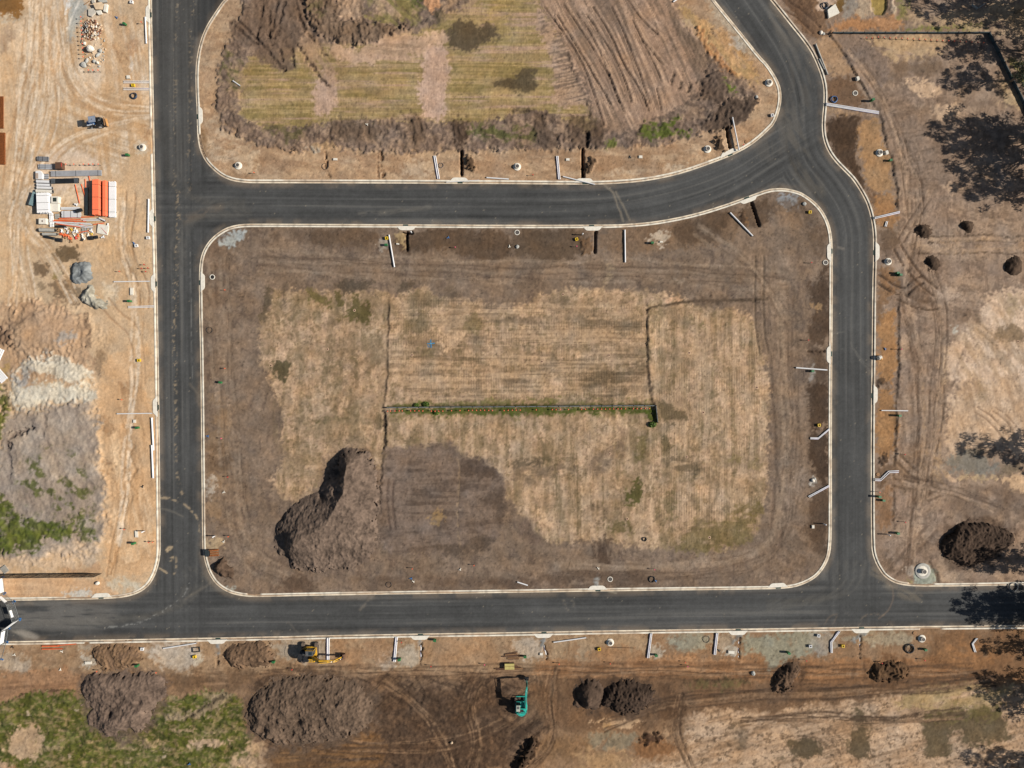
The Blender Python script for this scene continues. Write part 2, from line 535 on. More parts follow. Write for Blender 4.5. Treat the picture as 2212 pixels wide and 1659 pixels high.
P((158,118,84),t(0,0,(1100,320),(1190,340),(1180,460),(1110,470)),6,6,.6)
P((222,206,186),t(0,0,(1110,480),(1150,540),(1140,640),(1120,640)),3,3,.7)
P((196,186,166),t(0,0,(1160,1230),(1290,1230),(1290,1340),(1160,1340)),4,5,.5)
# yard (tile 0,1)
P((196,166,130),t(0,1,(0,0),(1330,0),(1330,1000),(0,1000)),20,10,.7,(70,6,85,.5,.1))
P((219,194,164),t(0,1,(480,0),(760,0),(740,130),(520,130)),8,6,.8)
P((181,148,112),t(0,1,(330,60),(420,300),(520,480),(250,600),(130,300)),15,12,.6,(60,6,60,.48,.12))
P((106,86,62),t(0,1,(440,505),(600,460),(670,495),(660,600),(460,610)),3,5,.95,h=-.05)
P((116,93,69),t(0,1,(310,600),(420,610),(420,720),(340,730),(290,670)),4,5,.95,h=-.04)
P((138,116,70),t(0,1,(440,700),(540,670),(545,700),(480,765),(435,740)),2,4,.95,h=-.05)
P((112,90,68),t(0,1,(400,790),(520,740),(580,760),(660,900),(680,960),(560,950),(440,860)),4,8,.85,h=-.04)
P((130,108,82),t(0,1,(330,770),(400,780),(370,850),(330,820)),4,6,.8)
L((112,92,70),t(0,1,(480,600),(620,800),(680,950)),3,1.5,1,.8,h=-.08)
L((112,92,70),t(0,1,(400,860),(500,920),(560,980)),3,1.5,1,.7,h=-.06)
P((120,100,76),t(0,1,(560,790),(720,800),(720,880),(660,940)),4,6,.8)
P((208,186,156),t(0,1,(860,800),(1020,790),(1000,960),(880,1000)),8,8,.8,ro=.05)
P((196,160,120),t(0,1,(820,400),(1290,380),(1290,750),(840,760)),12,10,.8,(22,7,80,.42,.15),ro=.04)
tracks(t(0,1,(1130,0),(1120,200),(1080,420),(1130,620),(1250,800),(1240,1000)),20,4,(156,120,86),.6,-.06)
tracks(t(0,1,(900,950),(1000,1080),(1180,1200),(1200,1659)),24,5,(160,124,90),.5,-.05)
# rough stripped earth and mounded ground (x<215)
P((178,144,111),t(0,1,(-60,1000),(300,920),(520,960),(760,1060),(790,1300),(830,1500),(830,1659),(-60,1659)),8,14,1,ro=.09)
P(None,t(0,1,(40,1180),(210,990),(420,960),(740,1040),(760,1300),(520,1400),(200,1400)),26,8,1,h=.45)
P(None,t(0,1,(150,1560),(420,1400),(800,1560)) + t(0,2,(790,110),(480,110),(240,210),(90,200)),26,8,1,h=.35)
P((192,158,126),t(0,1,(200,1000),(500,980),(700,1100),(600,1200),(300,1250)),12,14,.6)
L((128,102,80),t(0,1,(210,980),(330,1000),(200,1100),(60,1150)),8,4,6,.6,h=-.35)
P((112,86,66),t(0,1,(-40,1180),(80,1160),(130,1260),(90,1340),(-40,1300)),5,9,.8,ro=.3)
P((160,150,138),t(0,1,(490,1240),(600,1205),(690,1250),(640,1300),(500,1290)),6,8,.8)
P((150,142,130),t(0,1,(380,1360),(440,1350),(430,1400),(390,1400)),3,4,.7)
P((172,138,86),t(0,1,(0,1480),(70,1440),(110,1500),(60,1600),(0,1660)),5,6,.8)
P((196,164,128),t(0,1,(760,1150),(900,1180),(960,1300),(880,1400),(780,1350)),6,8,1,ro=.1)
L((112,88,68),t(0,1,(745,1050),(760,1180),(790,1280),(770,1330)),9,4,4,.7,ro=.2)
P((148,120,90),t(0,1,(820,1380),(920,1400),(880,1480),(850,1600),(820,1600)),5,6,.8)
P((208,192,166),t(0,1,(230,1420),(420,1390),(640,1440),(810,1560),(800,1659),(150,1659),(130,1530)) + t(0,2,(830,0),(800,130),(660,110),(480,130),(400,200),(240,230),(110,230),(60,60)),6,12,.95,[(30,20,0,.12,.1)],ro=.06)
P((158,152,142),t(0,1,(110,1520),(230,1440),(330,1480),(250,1600),(240,1659),(120,1659)) + t(0,2,(210,130),(150,110),(100,0)),6,8,.75,(18,7,60,.42,.12),ro=.16)
for xx in (475,515,565):
    L((140,124,104),t(0,1,(xx,1430),(xx - 5,1560),(xx + 5,1659)),3,2,4,.7,h=-.2)
P((222,208,182),t(0,2,(250,0),(780,0),(700,90),(300,190)),10,10,.6,(20,14,0,.5,.12))
P((156,138,120),t(0,2,(100,240),(240,232),(410,205),(480,140),(660,115),(820,140),(850,300),(880,500),(880,700),(900,900),(940,1100),(880,1350),(600,1500),(0,1550),(-60,1400),(-60,500)),13,16,1,ro=.09,h=.25)
P((176,157,136),t(0,2,(100,240),(850,240),(880,800),(300,900),(60,700)),14,12,.6,(40,16,35,.5,.12))
P((126,110,98),t(0,2,(0,240),(860,200),(880,1100),(0,1200)),14,12,.5,(50,9,70,.6,.08))
L((104,90,80),t(0,2,(255,370),(190,420),(110,460),(60,520)),9,4,6,.8,h=-.6)
L((110,96,86),t(0,2,(390,260),(400,350),(380,440)),4,2,3,.7,h=-.25)
L((112,98,88),t(0,2,(60,560),(90,700),(80,840)),6,3,4,.7,h=-.4)
P(GRN,t(0,2,(180,640),(480,560),(720,600),(800,1000),(830,1300),(300,1050),(150,900)),14,14,.85,[(26,18,40,.545,.05),(8,8,0,.42,.1)],ro=.14)
P(GRN,t(0,2,(-60,920),(60,960),(160,1140),(270,1120),(400,1170),(560,1240),(640,1180),(720,1260),(700,1330),(420,1330),(380,1430),(200,1470),(120,1420),(-60,1480)),5,12,.92,[(16,12,0,.32,.1)],ro=.22)
P(GRNB,t(0,2,(-60,980),(60,1000),(160,1180),(400,1190),(640,1200),(640,1330),(380,1330),(150,1400),(-60,1440)),6,10,.8,[(12,9,20,.50,.08)],ro=.2)
P((60,70,28),t(0,2,(-60,980),(60,1000),(160,1180),(400,1190),(820,1100),(800,1330),(380,1330),(150,1400),(-60,1440)),6,10,.6,[(12,9,20,.58,.06)],ro=.2)
P(GRN,t(0,2,(690,1100),(820,1080),(830,1300),(760,1380),(680,1340)),5,9,.8,(10,8,0,.42,.1),ro=.2)
P((97,96,40),t(0,2,(-60,-100),(10,0),(100,220),(60,300),(20,440),(-60,520)),4,6,.95,(14,10,0,.33,.1),ro=.22)
L((92,80,62),t(0,2,(40,0),(60,100),(110,220)),5,3,3,.8)
P((196,170,142),t(0,2,(200,1480),(420,1430),(700,1360),(900,1400),(860,1640),(0,1640),(0,1560)),10,10,.75,(16,10,0,.42,.14),ro=.08)
P((168,128,92),t(0,2,(640,1590),(880,1540),(860,1659),(500,1659)),8,8,.7)
# right-hand haul strip by the kerb
P(ORT,t(0,1,(900,1400),(1335,1300),(1345,1659),(860,1659)) + t(0,2,(1360,0),(1380,1420),(1340,1600),(1270,1659),(850,1659),(930,1300),(900,700),(860,300),(850,0)),7,8,.95)
P((219,182,140),t(0,2,(880,300),(1060,440),(1060,700),(1000,900),(950,900),(880,600)),8,10,.85,ro=.06)
P((176,138,100),t(0,2,(880,0),(1330,0),(1340,1500),(950,1640)),12,10,.6,(60,6,82,.55,.09))
P((222,190,152),t(0,2,(960,1000),(1330,900),(1340,1500),(1000,1600)),12,10,.6,(40,8,80,.48,.1))
P((146,108,72),t(0,2,(860,270),(960,300),(1010,400),(980,450),(880,420)),6,7,.65)
P((150,112,78),t(0,2,(1010,-20),(1100,-20),(1090,80),(1050,110)),5,6,.55)
L((150,114,80),t(0,2,(890,680),(960,670),(1010,720),(960,740)),5,2,3,.7,h=-.2)
for q in (t(0,2,(1200,20),(1130,160),(1070,300),(1090,430),(1140,540),(1100,680),(1060,800)),t(0,2,(1100,480),(1180,580),(1210,690),(1140,800),(1120,880)),t(0,2,(1060,720),(1120,870),(1190,950)),
          t(0,2,(1150,520),(1130,640),(1190,760)),t(0,2,(1180,740),(1080,860)),t(0,2,(960,1640),(1010,1400),(1060,1200),(1100,1000)),t(0,2,(930,1659),(950,1480)),t(0,2,(890,750),(980,820),(1010,880))):
    L((162,124,86),q,3.0,1.5,1.5,.8,h=-.10)
tracks(t(0,2,(950,1659),(990,1400),(1050,1150),(1110,960)),16,4,(170,132,94),.5,-.06)
P((204,164,124),[(-60,1248),(220,1248),(250,1262),(290,1270),(240,1292),(-60,1302)],3,3,1)
P((188,148,110),[(-60,1250),(220,1250),(220,1290),(-60,1300)],5,5,.6,(90,4,0,.52,.1))
P((196,188,172),t(0,3,(550,160),(700,110),(780,130),(740,190),(560,185)),4,6,.85)
P((190,182,160),t(0,3,(900,30),(1200,30),(1280,60),(1100,160),(960,160)),8,8,.65,(20,14,0,.45,.1))

# ================= zone A : upper block
P((178,147,116),KA,1,0,smo=0)
P((196,168,136),KA,1,0,.6,(45,12,0,.52,.1),smo=0)
P((150,119,92),KA,1,0,.5,(40,10,20,.55,.09),smo=0)
P((208,184,154),t(0,0,(1740,1000),(1850,980),(1950,1130),(2212,1230),(2212,1540),(2000,1500),(1850,1400),(1760,1250)),8,8,.6,(26,12,0,.46,.1))
P((142,112,80),t(0,0,(1715,1110),(1790,1130),(1790,1330),(1730,1260)),4,5,.8)
CLR = (t(0,0,(2040,300),(1960,370),(1905,450),(1885,700),(1872,1000),(1950,1120),(2100,1200),(2212,1230)) + t(1,0,(200,1305),(450,1320),(700,1290),(1000,1310),(1400,1330),(1600,1320),(2000,1300),(2212,1300))
       + t(2,0,(500,1290),(1000,1262),(1300,1270),(1500,1200),(1750,1120),(1950,1080),(2080,960),(2130,850),(2080,780),(1950,640),(1850,560),(1700,480),(1650,380),(1600,280),(1420,150),(1380,-160)) + t(1,0,(2212,-160),(-100,-160)))
P((128,108,93),CLR,3,6,1,ro=.17,h=.10)
P((96,80,68),CLR,4,6,.6,(14,9,60,.55,.08),ro=.22)
P((168,142,118),CLR,4,6,.55,(12,8,20,.57,.07))
# field inside
FA = [(518,150),(545,118),(640,102),(700,88),(760,95),(870,80),(930,62),(965,35),(1010,10),(1060,-40),(1180,-40),(1205,60),(1250,180),(1290,292),(1240,275),(1200,245),(1150,235),(1060,262),(1000,268),(960,262),(900,258),(830,262),(790,258),(690,264),(640,275),(560,272),(525,255),(514,200)]
P((178,148,122),FA,4,5,1,ro=.02,h=-.08,rx=.3)
P((150,131,86),FA,6,6,.75,[(150,8,0,.44,.08)])
P((134,117,66),FA,6,6,.6,[(110,10,0,.52,.07)])
P((185,158,112),FA,6,6,.55,[(130,4,0,.57,.07)])
P((196,164,144),t(1,0,(520,640),(690,560),(690,1000),(480,1010)),6,7,.8,rx=.35)
P((198,166,146),t(1,0,(1430,430),(1640,340),(1670,700),(1640,1040),(1420,1000)),6,8,.85,rx=.35)
P((200,166,138),t(1,0,(600,360),(760,400),(920,410),(1060,350),(1280,310),(1420,330),(1640,230),(1660,330),(1500,420),(1440,480),(1100,500),(720,560),(640,460)),6,9,.85,rx=.05)
P((140,116,92),t(1,0,(900,380),(1420,340),(1440,440),(1100,480)),8,10,.6,(40,8,0,.45,.1))
P((93,79,60),t(1,0,(1640,260),(1720,190),(1840,180),(1900,250),(2100,200),(2160,250),(2090,330),(1960,380),(1880,440),(1700,410),(1640,400)),5,7,.95)
P((89,76,56),t(2,0,(-180,720),(0,690),(60,610),(180,570),(220,640),(210,790),(60,800),(-120,770)),6,7,.95)
P((140,118,84),t(1,0,(690,590),(760,600),(1200,880),(1180,920),(700,700)),5,5,.55)
for q in (t(1,0,(1210,880),(1260,990),(1370,1080),(1340,1250)),t(1,0,(1290,930),(1400,1000),(1430,1150)),t(1,0,(1190,990),(1140,1150)),t(1,0,(910,980),(880,1180)),t(1,0,(730,980),(720,1180)),t(1,0,(640,1040),(640,1200)),
          t(1,0,(1060,1060),(1065,1250)),t(1,0,(970,1060),(975,1250)),t(1,0,(1700,1060),(1720,1260)),t(1,0,(1740,1000),(1760,1260)),t(1,0,(1820,1000),(1800,1240)),t(1,0,(1530,1160),(1540,1250))):
    L((88,72,59),q,4,2,3,.65,h=-.25)
P((104,86,70),t(1,0,(640,1040),(1060,1040),(1040,1250),(640,1200)),5,8,.75)
P((72,57,45),t(1,0,(1690,1060),(1820,1050),(1840,1120),(1800,1280),(1720,1280),(1720,1150)),4,6,.85,ro=.2)
P((100,82,66),t(1,0,(1300,1000),(1440,1020),(1460,1260),(1330,1300)),6,8,.7)
P((176,146,118),t(1,0,(940,1180),(1330,1180),(1300,1300),(1000,1290)),8,10,.5,(10,8,0,.5,.1))
P((190,158,118),t(1,0,(500,1240),(700,1250),(680,1310),(480,1310)),5,7,.6)
P((170,164,150),t(1,0,(450,1290),(560,1280),(560,1320),(480,1320)),4,5,.6)
# north-west tracked mud
P((118,97,80),t(0,0,(2212,60),(2100,160),(1960,170),(1980,300),(2212,420)) + t(1,0,(0,560),(230,600),(330,580),(320,400),(480,230),(430,-100),(0,-100)),6,10,.9,ro=.1)
P((168,138,110),t(1,0,(320,380),(420,250),(640,420),(690,560),(660,760),(440,560)),10,12,.85,(50,8,55,.4,.12))
for q in (t(1,0,(380,-40),(420,100),(480,240)),t(1,0,(340,-40),(360,120),(430,260)),t(1,0,(200,-20),(150,200),(110,340)),t(1,0,(250,20),(200,220),(160,400)),t(1,0,(60,60),(20,230),(10,380)),t(1,0,(120,100),(100,260),(150,400)),
          t(0,0,(1990,180),(2100,290),(2212,380)),t(0,0,(2070,190),(2212,320)),t(1,0,(0,300),(90,440),(240,600)),t(1,0,(210,440),(240,600)),t(1,0,(300,420),(330,570)),t(1,0,(350,380),(480,560),(620,740)),t(1,0,(430,280),(560,420),(640,520))):
    L((72,58,48),q,4.5,2,3,.85,h=-.32)
# pit rim at the top
PIT = t(1,0,(470,180),(560,290),(640,340),(760,380),(900,370),(1050,340),(1250,300),(1320,250),(1180,240),(1050,220),(930,190),(850,200),(700,150),(680,20),(640,-100),(470,-100))
P((122,101,82),PIT,4,7,1,ro=.30,h=.18)
P((176,148,122),t(1,0,(700,-100),(900,-100),(920,190),(820,190),(700,120)),4,4,.9,ry=.6)
P((140,128,78),t(1,0,(920,-100),(1450,-100),(1420,180),(1330,240),(1150,210),(930,170)),6,10,.85,(22,10,40,.42,.12),ro=.06)
P((180,150,122),t(1,0,(940,-60),(1450,-60),(1400,160),(1000,160)),8,10,.7,(40,9,45,.52,.09))
L((96,78,62),t(1,0,(890,-60),(905,90),(915,200)),4,2,2,.7,h=-.2)
for q in (t(1,0,(1000,0),(1080,80)),t(1,0,(1200,40),(1300,120),(1420,190)),t(1,0,(1170,150),(1260,220))):
    L((104,88,70),q,3,2,3,.7,h=-.15)
P((85,89,42),t(1,0,(1310,-60),(1430,-60),(1440,60),(1350,70)),4,7,.85,(10,8,0,.4,.1),ro=.12)
P((85,83,46),t(1,0,(470,20),(560,0),(600,100),(560,200),(490,140)),4,7,.5,(10,8,0,.48,.1))
P((196,146,106),t(1,0,(1440,-60),(1600,-60),(1600,80),(1480,100)),3,5,.9)
P((92,82,60),t(1,0,(1550,90),(1630,80),(1640,160),(1560,220),(1520,170)),5,7,.7)
P((166,138,110),t(1,0,(1640,220),(1900,60),(2000,-40),(1640,-60)),8,8,.8,(50,8,-45,.42,.12))
P((170,144,92),t(1,0,(1950,60),(2212,-20),(2212,330),(2060,220)),10,10,.7,(14,60,80,.45,.1),ry=.4)
# ridged pink field on the right of block A
FB = t(2,0,(170,-120),(1380,-160),(1440,150),(1620,300),(1640,400),(1690,500),(1700,640),(1620,780),(1560,800),(1480,900),(1300,1000),(1180,1060),(1020,1130),(800,1150),(690,880),(560,560),(300,100))
P((160,132,110),FB,4,6,1,ro=.03,ry=.3)
P((196,163,135),FB,4,6,.7,[(170,7,66,.54,.07)])
P((108,92,78),FB,4,6,.6,[(150,6,66,.57,.07)],ro=.08)
P((180,150,126),t(2,0,(230,60),(300,100),(720,900),(400,960),(330,800),(380,500),(200,250)),5,7,.85,ry=.8)
P((106,90,78),t(2,0,(230,100),(300,100),(720,900),(480,920),(330,800),(380,500),(250,300)),5,7,.75,[(60,4,-14,.55,.08)])
for q in (((285,60),(420,250),(525,400),(640,620),(720,850),(790,1080)),((390,130),(540,380),(700,640),(850,900)),((560,110),(690,300),(770,480),(900,800),(960,960)),((440,30),(580,240),(700,420),(830,640),(920,880)),
          ((640,120),(760,300),(880,480),(1000,760),(1030,880)),((700,60),(860,320),(960,560),(1100,760),(1160,920)),((860,60),(960,270),(1050,500),(1120,680),(1190,900)),((1040,180),(1160,420),(1230,560),(1290,700)),((1250,760),(1290,950)),((1130,350),(1300,560)),((1000,0),(1100,150),(1260,300)),((1140,820),(1180,960))):
    L((84,68,56),t(2,0,*q),2.4,1.0,3,.95,0,h=-.2)
    for o_ in (-11,-6,6,11): L((112,93,78),[(p[0] + o_ + i_,p[1]) for i_,p in enumerate(t(2,0,*q))],1.9,1.0,3,.65,0,h=-.09)
    L((206,172,142),[(p[0] + 7,p[1] - 1) for p in t(2,0,*q)],4,2,3,.45,0,h=.05)
P((178,146,92),t(2,0,(1420,60),(1600,100),(1900,360),(2100,600),(2140,760),(2000,700),(1750,480),(1650,360),(1560,240)),6,8,.6,(30,10,55,.42,.12))
P((198,156,110),t(2,0,(1580,120),(1760,200),(1960,400),(2120,620),(2060,700),(1900,560),(1720,330),(1600,220)),8,10,.75,(26,8,55,.4,.12),ro=.08)
P((166,120,80),t(2,0,(1600,240),(1700,330),(1780,470),(1900,600),(1950,700),(1850,640),(1700,480)),5,8,.8,ro=.22)
P((196,188,174),t(2,0,(1900,300),(1980,360),(2040,440),(1960,470),(1890,370)),5,7,.7)
P((172,162,142),t(2,0,(1620,-100),(1720,-100),(2140,480),(2090,540),(1900,300)),5,6,.55)
P((104,88,72),t(2,0,(1400,60),(1440,150),(1560,280),(1700,500),(1690,640),(1560,560),(1450,330),(1380,180)),10,12,.7,(24,10,50,.42,.12),ro=.15)
P((98,81,68),t(2,0,(1680,620),(1780,590),(1850,700),(1860,850),(1750,900),(1600,820)),5,8,.9,ro=.2,h=.2)
P((84,69,57),t(2,0,(1860,860),(2120,830),(2080,960),(1950,1060),(1800,1130),(1650,1120),(1600,1060),(1800,940)),5,8,.9,ro=.24)
P((110,90,74),t(2,0,(1600,1050),(1860,900),(1900,960),(1780,1080),(1620,1130)),6,8,.7)
for q in (((1800,920),(1740,1050)),((1850,940),(1830,1060)),((1890,900),(1880,1060)),((1700,980),(1600,1080)),((1400,640),(1380,720)),((1480,690),(1440,770)),((1540,730),(1510,800)),((1740,240),(1690,300))):
    L((62,50,41),t(2,0,*q),5,2,3,.8,h=-.3)
P((87,96,36),t(2,0,(1050,1150),(1180,1040),(1320,1080),(1420,980),(1450,1010),(1380,1120),(1520,1130),(1560,1170),(1400,1190),(1200,1200)),4,8,.92,(12,8,30,.36,.1),ro=.22)
P((102,109,44),t(2,0,(790,1250),(820,1200),(900,1190),(890,1260),(820,1290)),4,6,.8,(10,8,0,.4,.1),ro=.18)
P((93,104,40),t(2,0,(1840,680),(1880,740),(1930,780),(1910,830),(1880,790),(1840,720)),3,5,.9,ro=.18)
P((85,89,44),t(1,0,(1850,1080),(2212,1090),(2212,1220),(1860,1170)) ,6,9,.8,(16,9,0,.42,.1),ro=.15)
P((89,89,46),t(2,0,(0,1130),(150,1090),(220,1160),(180,1240),(0,1240)),6,9,.75,(14,9,0,.42,.1),ro=.15)
P((89,89,46),t(0,0,(1940,420),(2040,480),(2080,600),(2080,720),(2000,820),(1930,760),(1930,560)),5,9,.75,(14,9,60,.47,.1),ro=.15)
P((168,140,112),t(0,0,(1960,500),(2080,470),(2140,700),(2080,960),(2000,1000),(1960,800)),8,9,.55,(14,9,0,.5,.1))
P((87,85,44),t(1,0,(0,1080),(150,1090),(430,1080),(400,1240),(330,1250),(200,1200)),6,9,.6,(14,8,0,.52,.08),ro=.12)
P((90,73,59),t(2,0,(540,990),(640,1020),(780,1040),(810,1130),(700,1240),(640,1290),(560,1270),(490,1210),(480,1110)),8,14,.8,ro=.2,h=.08)
L((56,44,36),t(2,0,(650,1150),(640,1280)),7,3,3,.9,h=-.5)
L((88,72,60),t(2,0,(0,960),(120,950),(200,980),(260,1070),(380,1170)),9,4,4,.85,h=-.3,ro=.2)
P((90,74,60),t(2,0,(180,1020),(290,1060),(400,1180),(400,1290),(230,1270),(200,1150)),5,8,.75,ro=.22)
P((156,124,94),t(2,0,(0,1310),(500,1300),(1000,1270),(1300,1290),(1600,1200),(1640,1300),(1300,1480),(800,1560),(0,1540)),8,8,.6,(40,8,0,.47,.1))
P((206,186,160),t(2,0,(1330,1440),(1440,1420),(1500,1440),(1380,1490)),4,6,.6); P((200,180,154),t(2,0,(900,1470),(1100,1480),(1000,1520),(850,1510)),5,6,.5)
P((206,184,156),t(1,0,(1250,1420),(1500,1390),(1540,1500),(1280,1520)),8,8,.55)
# service trenches across the verge
for (a_,b_,w_,d_,c_) in ((t(1,0,(1774,1308),(1776,1512)),None,5.0,-1.1,(70,56,44)),(t(2,0,(612,1292),(612,1532)),None,5.0,-1.1,(70,56,44)),(t(2,0,(1856,1108),(1868,1180),(1892,1290)),None,6.0,-1.0,(70,56,44)),(t(1,0,(604,1325),(610,1440),(632,1548)),None,4.0,-.35,(120,94,70)),(t(1,0,(1082,1312),(1090,1430),(1106,1550)),None,5.0,-.3,(110,84,62)),(t(1,0,(1055,1330),(1058,1540)),None,4.0,-.15,(128,100,76)),
          (t(1,1,(1305,345),(1305,502)),None,4.6,-1.0,(64,50,40)),(t(1,1,(1290,356),(1345,352)),None,6.0,-.8,(64,50,40)),(t(2,1,(722,345),(718,524)),None,4.8,-1.0,(64,50,40)),(t(2,1,(2070,92),(2100,180),(2136,290)),None,5.2,-1.0,(64,50,40))):
    L(c_,a_,w_,.8,.5,1,None,d_,smo=0)
for q in (t(1,0,(1850,1360),(1840,1480)),t(2,0,(690,1370),(660,1490)),t(2,0,(1790,1170),(1810,1290))):
    P((84,66,50),None or [(q[0][0] - 9,q[0][1]),(q[0][0] + 9,q[0][1] + 2),(q[1][0] + 9,q[1][1]),(q[1][0] - 8,q[1][1])],3,5,.9,ro=.30,h=.25)

# ================= zone B : central block
P(GRY,KB,1,0,smo=0,ro=.02)
P(GRYL,KB,1,0,.75,[(60,30,0,.5,.12)],smo=0)
P((104,88,77),KB,1,0,.6,[(7,20,0,.60,.06),(30,30,0,.48,.1)],smo=0)
P((106,90,78),KB,1,0,.55,[(20,5,18,.60,.05),(36,30,0,.47,.1)],smo=0)
# dark verge soil along the top and right
P(DRK,t(0,1,(1760,330),(1820,420),(2212,420),(2212,300)) + t(1,1,(600,310),(1090,320),(1080,440),(700,480),(400,450),(0,470)),5,7,.55,(22,14,0,.42,.12))
P((112,90,72),t(0,1,(1750,480),(1900,420),(1960,700),(1920,1000),(1760,1000)),12,10,.6,(30,14,0,.42,.12))
P((98,80,64),t(1,1,(450,320),(1090,320),(1080,450),(700,470),(470,450)),6,7,.8)
P((94,76,60),t(1,1,(1190,320),(2212,315),(2212,560),(1960,620),(1850,540),(1400,510),(1200,520)),6,9,.92,ro=.03)
P((96,79,63),t(2,1,(0,310),(590,320),(700,480),(560,560),(330,600),(180,570),(0,540)),5,8,.92)
P((128,104,82),t(2,1,(740,320),(1200,300),(1500,230),(1900,140),(2000,400),(1700,450),(1150,520),(760,500)),6,8,.8,ro=.03)
P((92,75,60),t(2,1,(1370,300),(1700,190),(1850,160),(1880,250),(1780,400),(1500,470),(1400,400)),5,7,.9)
P((94,76,60),t(2,1,(2080,60),(2212,20),(2212,280),(2130,310),(1950,300),(1930,190)) + t(3,1,(0,30)),5,7,.85)
P((146,148,150),t(3,1,(60,60),(120,10),(250,10),(270,50),(220,150),(130,150)),4,6,.95,(14,10,0,.2,.1))
P((100,82,66),t(3,1,(200,60),(320,80),(430,200),(500,330),(520,480),(440,560),(330,420),(200,200),(0,180),(0,80)),8,9,.75,(24,12,60,.38,.12))
P((142,116,92),t(3,1,(30,160),(280,200),(340,300),(200,330)),10,10,.5)
P((78,61,47),t(3,1,(480,620),(530,640),(530,1100),(520,1320),(330,1280),(400,1020),(330,900),(420,740)),6,9,.88)
P((76,60,47),t(3,1,(320,1300),(520,1340),(525,1659),(340,1659),(390,1560)),8,9,.7) 
P((74,58,45),t(3,2,(340,-20),(528,-20),(528,380),(420,400),(340,380),(330,160)),4,7,.92)
P((70,55,43),t(3,2,(340,420),(450,400),(528,420),(528,860),(440,880),(380,720),(340,640)),4,7,.92)
P((80,63,49),t(3,2,(370,960),(528,890),(528,1440),(440,1500),(320,1300),(370,1160)),5,7,.8)
P((120,100,82),t(3,2,(0,1200),(330,1280),(480,1500),(400,1640),(0,1640)),14,14,.7,(18,12,0,.45,.12),ro=.05)
P((186,150,108),t(3,1,(340,960),(470,950),(440,1010),(360,1010)),3,6,.55)
P((184,176,164),t(3,2,(360,810),(420,805),(415,860),(370,865)),2,3,.85)
P((176,168,158),t(3,1,(380,1440),(400,1600),(350,1620),(365,1520)),3,4,.6)
P((204,190,172),t(2,1,(1270,360),(1340,330),(1380,380),(1330,460),(1200,470),(1160,420)),4,7,.7,(12,9,0,.4,.1))
P((156,148,138),t(1,1,(1080,420),(1160,400),(1150,500),(1050,490)),4,6,.8)
P((188,162,118),t(1,1,(1190,350),(1290,330),(1290,500),(1230,400)),5,6,.6)
P((110,84,60),t(2,1,(600,400),(700,390),(710,500),(620,510)),3,5,.85,ro=.2)
P((70,52,38),t(2,1,(1955,175),(2000,160),(2040,270),(1990,280)),3,5,.8,ro=.22); P((150,110,70),t(2,1,(2010,170),(2050,260),(2040,300)),3,3,.6)
P((176,182,180),t(0,1,(1880,400),(1980,330),(2120,340),(2120,380),(2000,470),(1960,490),(1900,450)),4,7,.85,(16,10,30,.3,.12))
P((150,122,92),t(0,2,(1760,60),(1960,60),(1990,500),(1960,900),(1900,1300),(1770,1300)),10,9,.55,(24,14,0,.4,.12))
P((108,86,66),t(0,2,(1770,500),(1960,480),(2000,620),(1960,780),(1780,760)),8,8,.7,(24,12,0,.4,.12))
P((188,178,164),t(0,2,(1770,800),(1880,780),(1880,900),(1820,960),(1780,1000)),4,7,.6,(14,10,0,.4,.1))
P((190,164,128),t(0,2,(1780,1330),(1950,1340),(1920,1420),(1780,1440)),4,6,.75)
P((172,178,172),t(0,3,(1930,90),(2030,110),(2040,140),(1960,130)),3,4,.7)
# main field of block B
FM = (t(1,1,(20,1160),(80,1050),(140,1010),(150,890),(280,870),(420,860),(560,880),(780,850),(900,860),(1150,850),(1180,960),(1260,870),(1450,830),(1600,900),(1700,1000),(1900,930),(2000,1040),(2212,1010))
      + t(2,1,(180,1000),(200,920),(440,860),(620,820),(760,870),(1100,850),(1400,900),(1520,950),(1700,1000),(2060,1060),(2110,1200),(2150,1380),(2212,1450)) + t(3,1,(-40,1500),(20,1659)) + t(2,2,(2200,400),(2200,1000),(2120,1200),(2080,1300),(1900,1420),(1700,1450),(1500,1400),(1300,1400),(1000,1380),(700,1350),(300,1360),(270,1280),(150,1130),(60,1130),(0,1000))
      + t(1,2,(2140,1000),(2140,800),(2000,640),(1800,600),(1740,560),(1600,500),(1450,540),(1130,530),(1080,800),(960,600),(800,540),(650,700),(560,880),(430,960),(290,1030),(140,850),(230,700),(240,200)) + t(1,1,(40,1500),(40,1200)))
P(FLD,FM,8,6,.55,(9,7,0,.45,.1))
P(FLD,FM,8,5,.85,ro=.02,rx=.2,ry=.2)
P(FLDP,FM,6,6,.7,[(60,22,0,.48,.12)])
P((150,126,98),FM,6,6,.65,[(36,9,90,.55,.08)])
P((116,100,70),FM,6,6,.55,[(7,6,30,.60,.06)])
P((206,176,144),FM,6,6,.55,[(6,6,0,.58,.06)])
P((112,98,70),FM,8,8,.45,[(70,12,90,.52,.07),(40,34,0,.46,.1)])
P((100,88,60),FM,8,8,.35,[(18,14,0,.60,.06),(60,50,0,.45,.1)])
P((140,118,94),FM,8,8,.4,[(46,30,0,.55,.07)])
FV = t(2,1,(1200,1000),(2060,1060),(2200,1659)) + t(2,2,(2200,1300),(1300,1400),(200,1340),(0,1000)) + t(1,2,(2140,800),(1800,600),(1140,500),(1140,260)) + t(2,2,(1200,240))
P((122,106,78),FV,10,6,.5,[(90,14,90,.53,.07),(50,40,0,.44,.12)])
P((124,107,82),t(1,1,(30,900),(1130,900),(1120,1659)) + t(1,2,(1110,500),(230,800),(60,0)),10,6,.4,[(90,12,90,.54,.07),(50,40,0,.44,.12)])
P((206,176,146),FV,10,6,.4,[(90,9,90,.55,.07)])
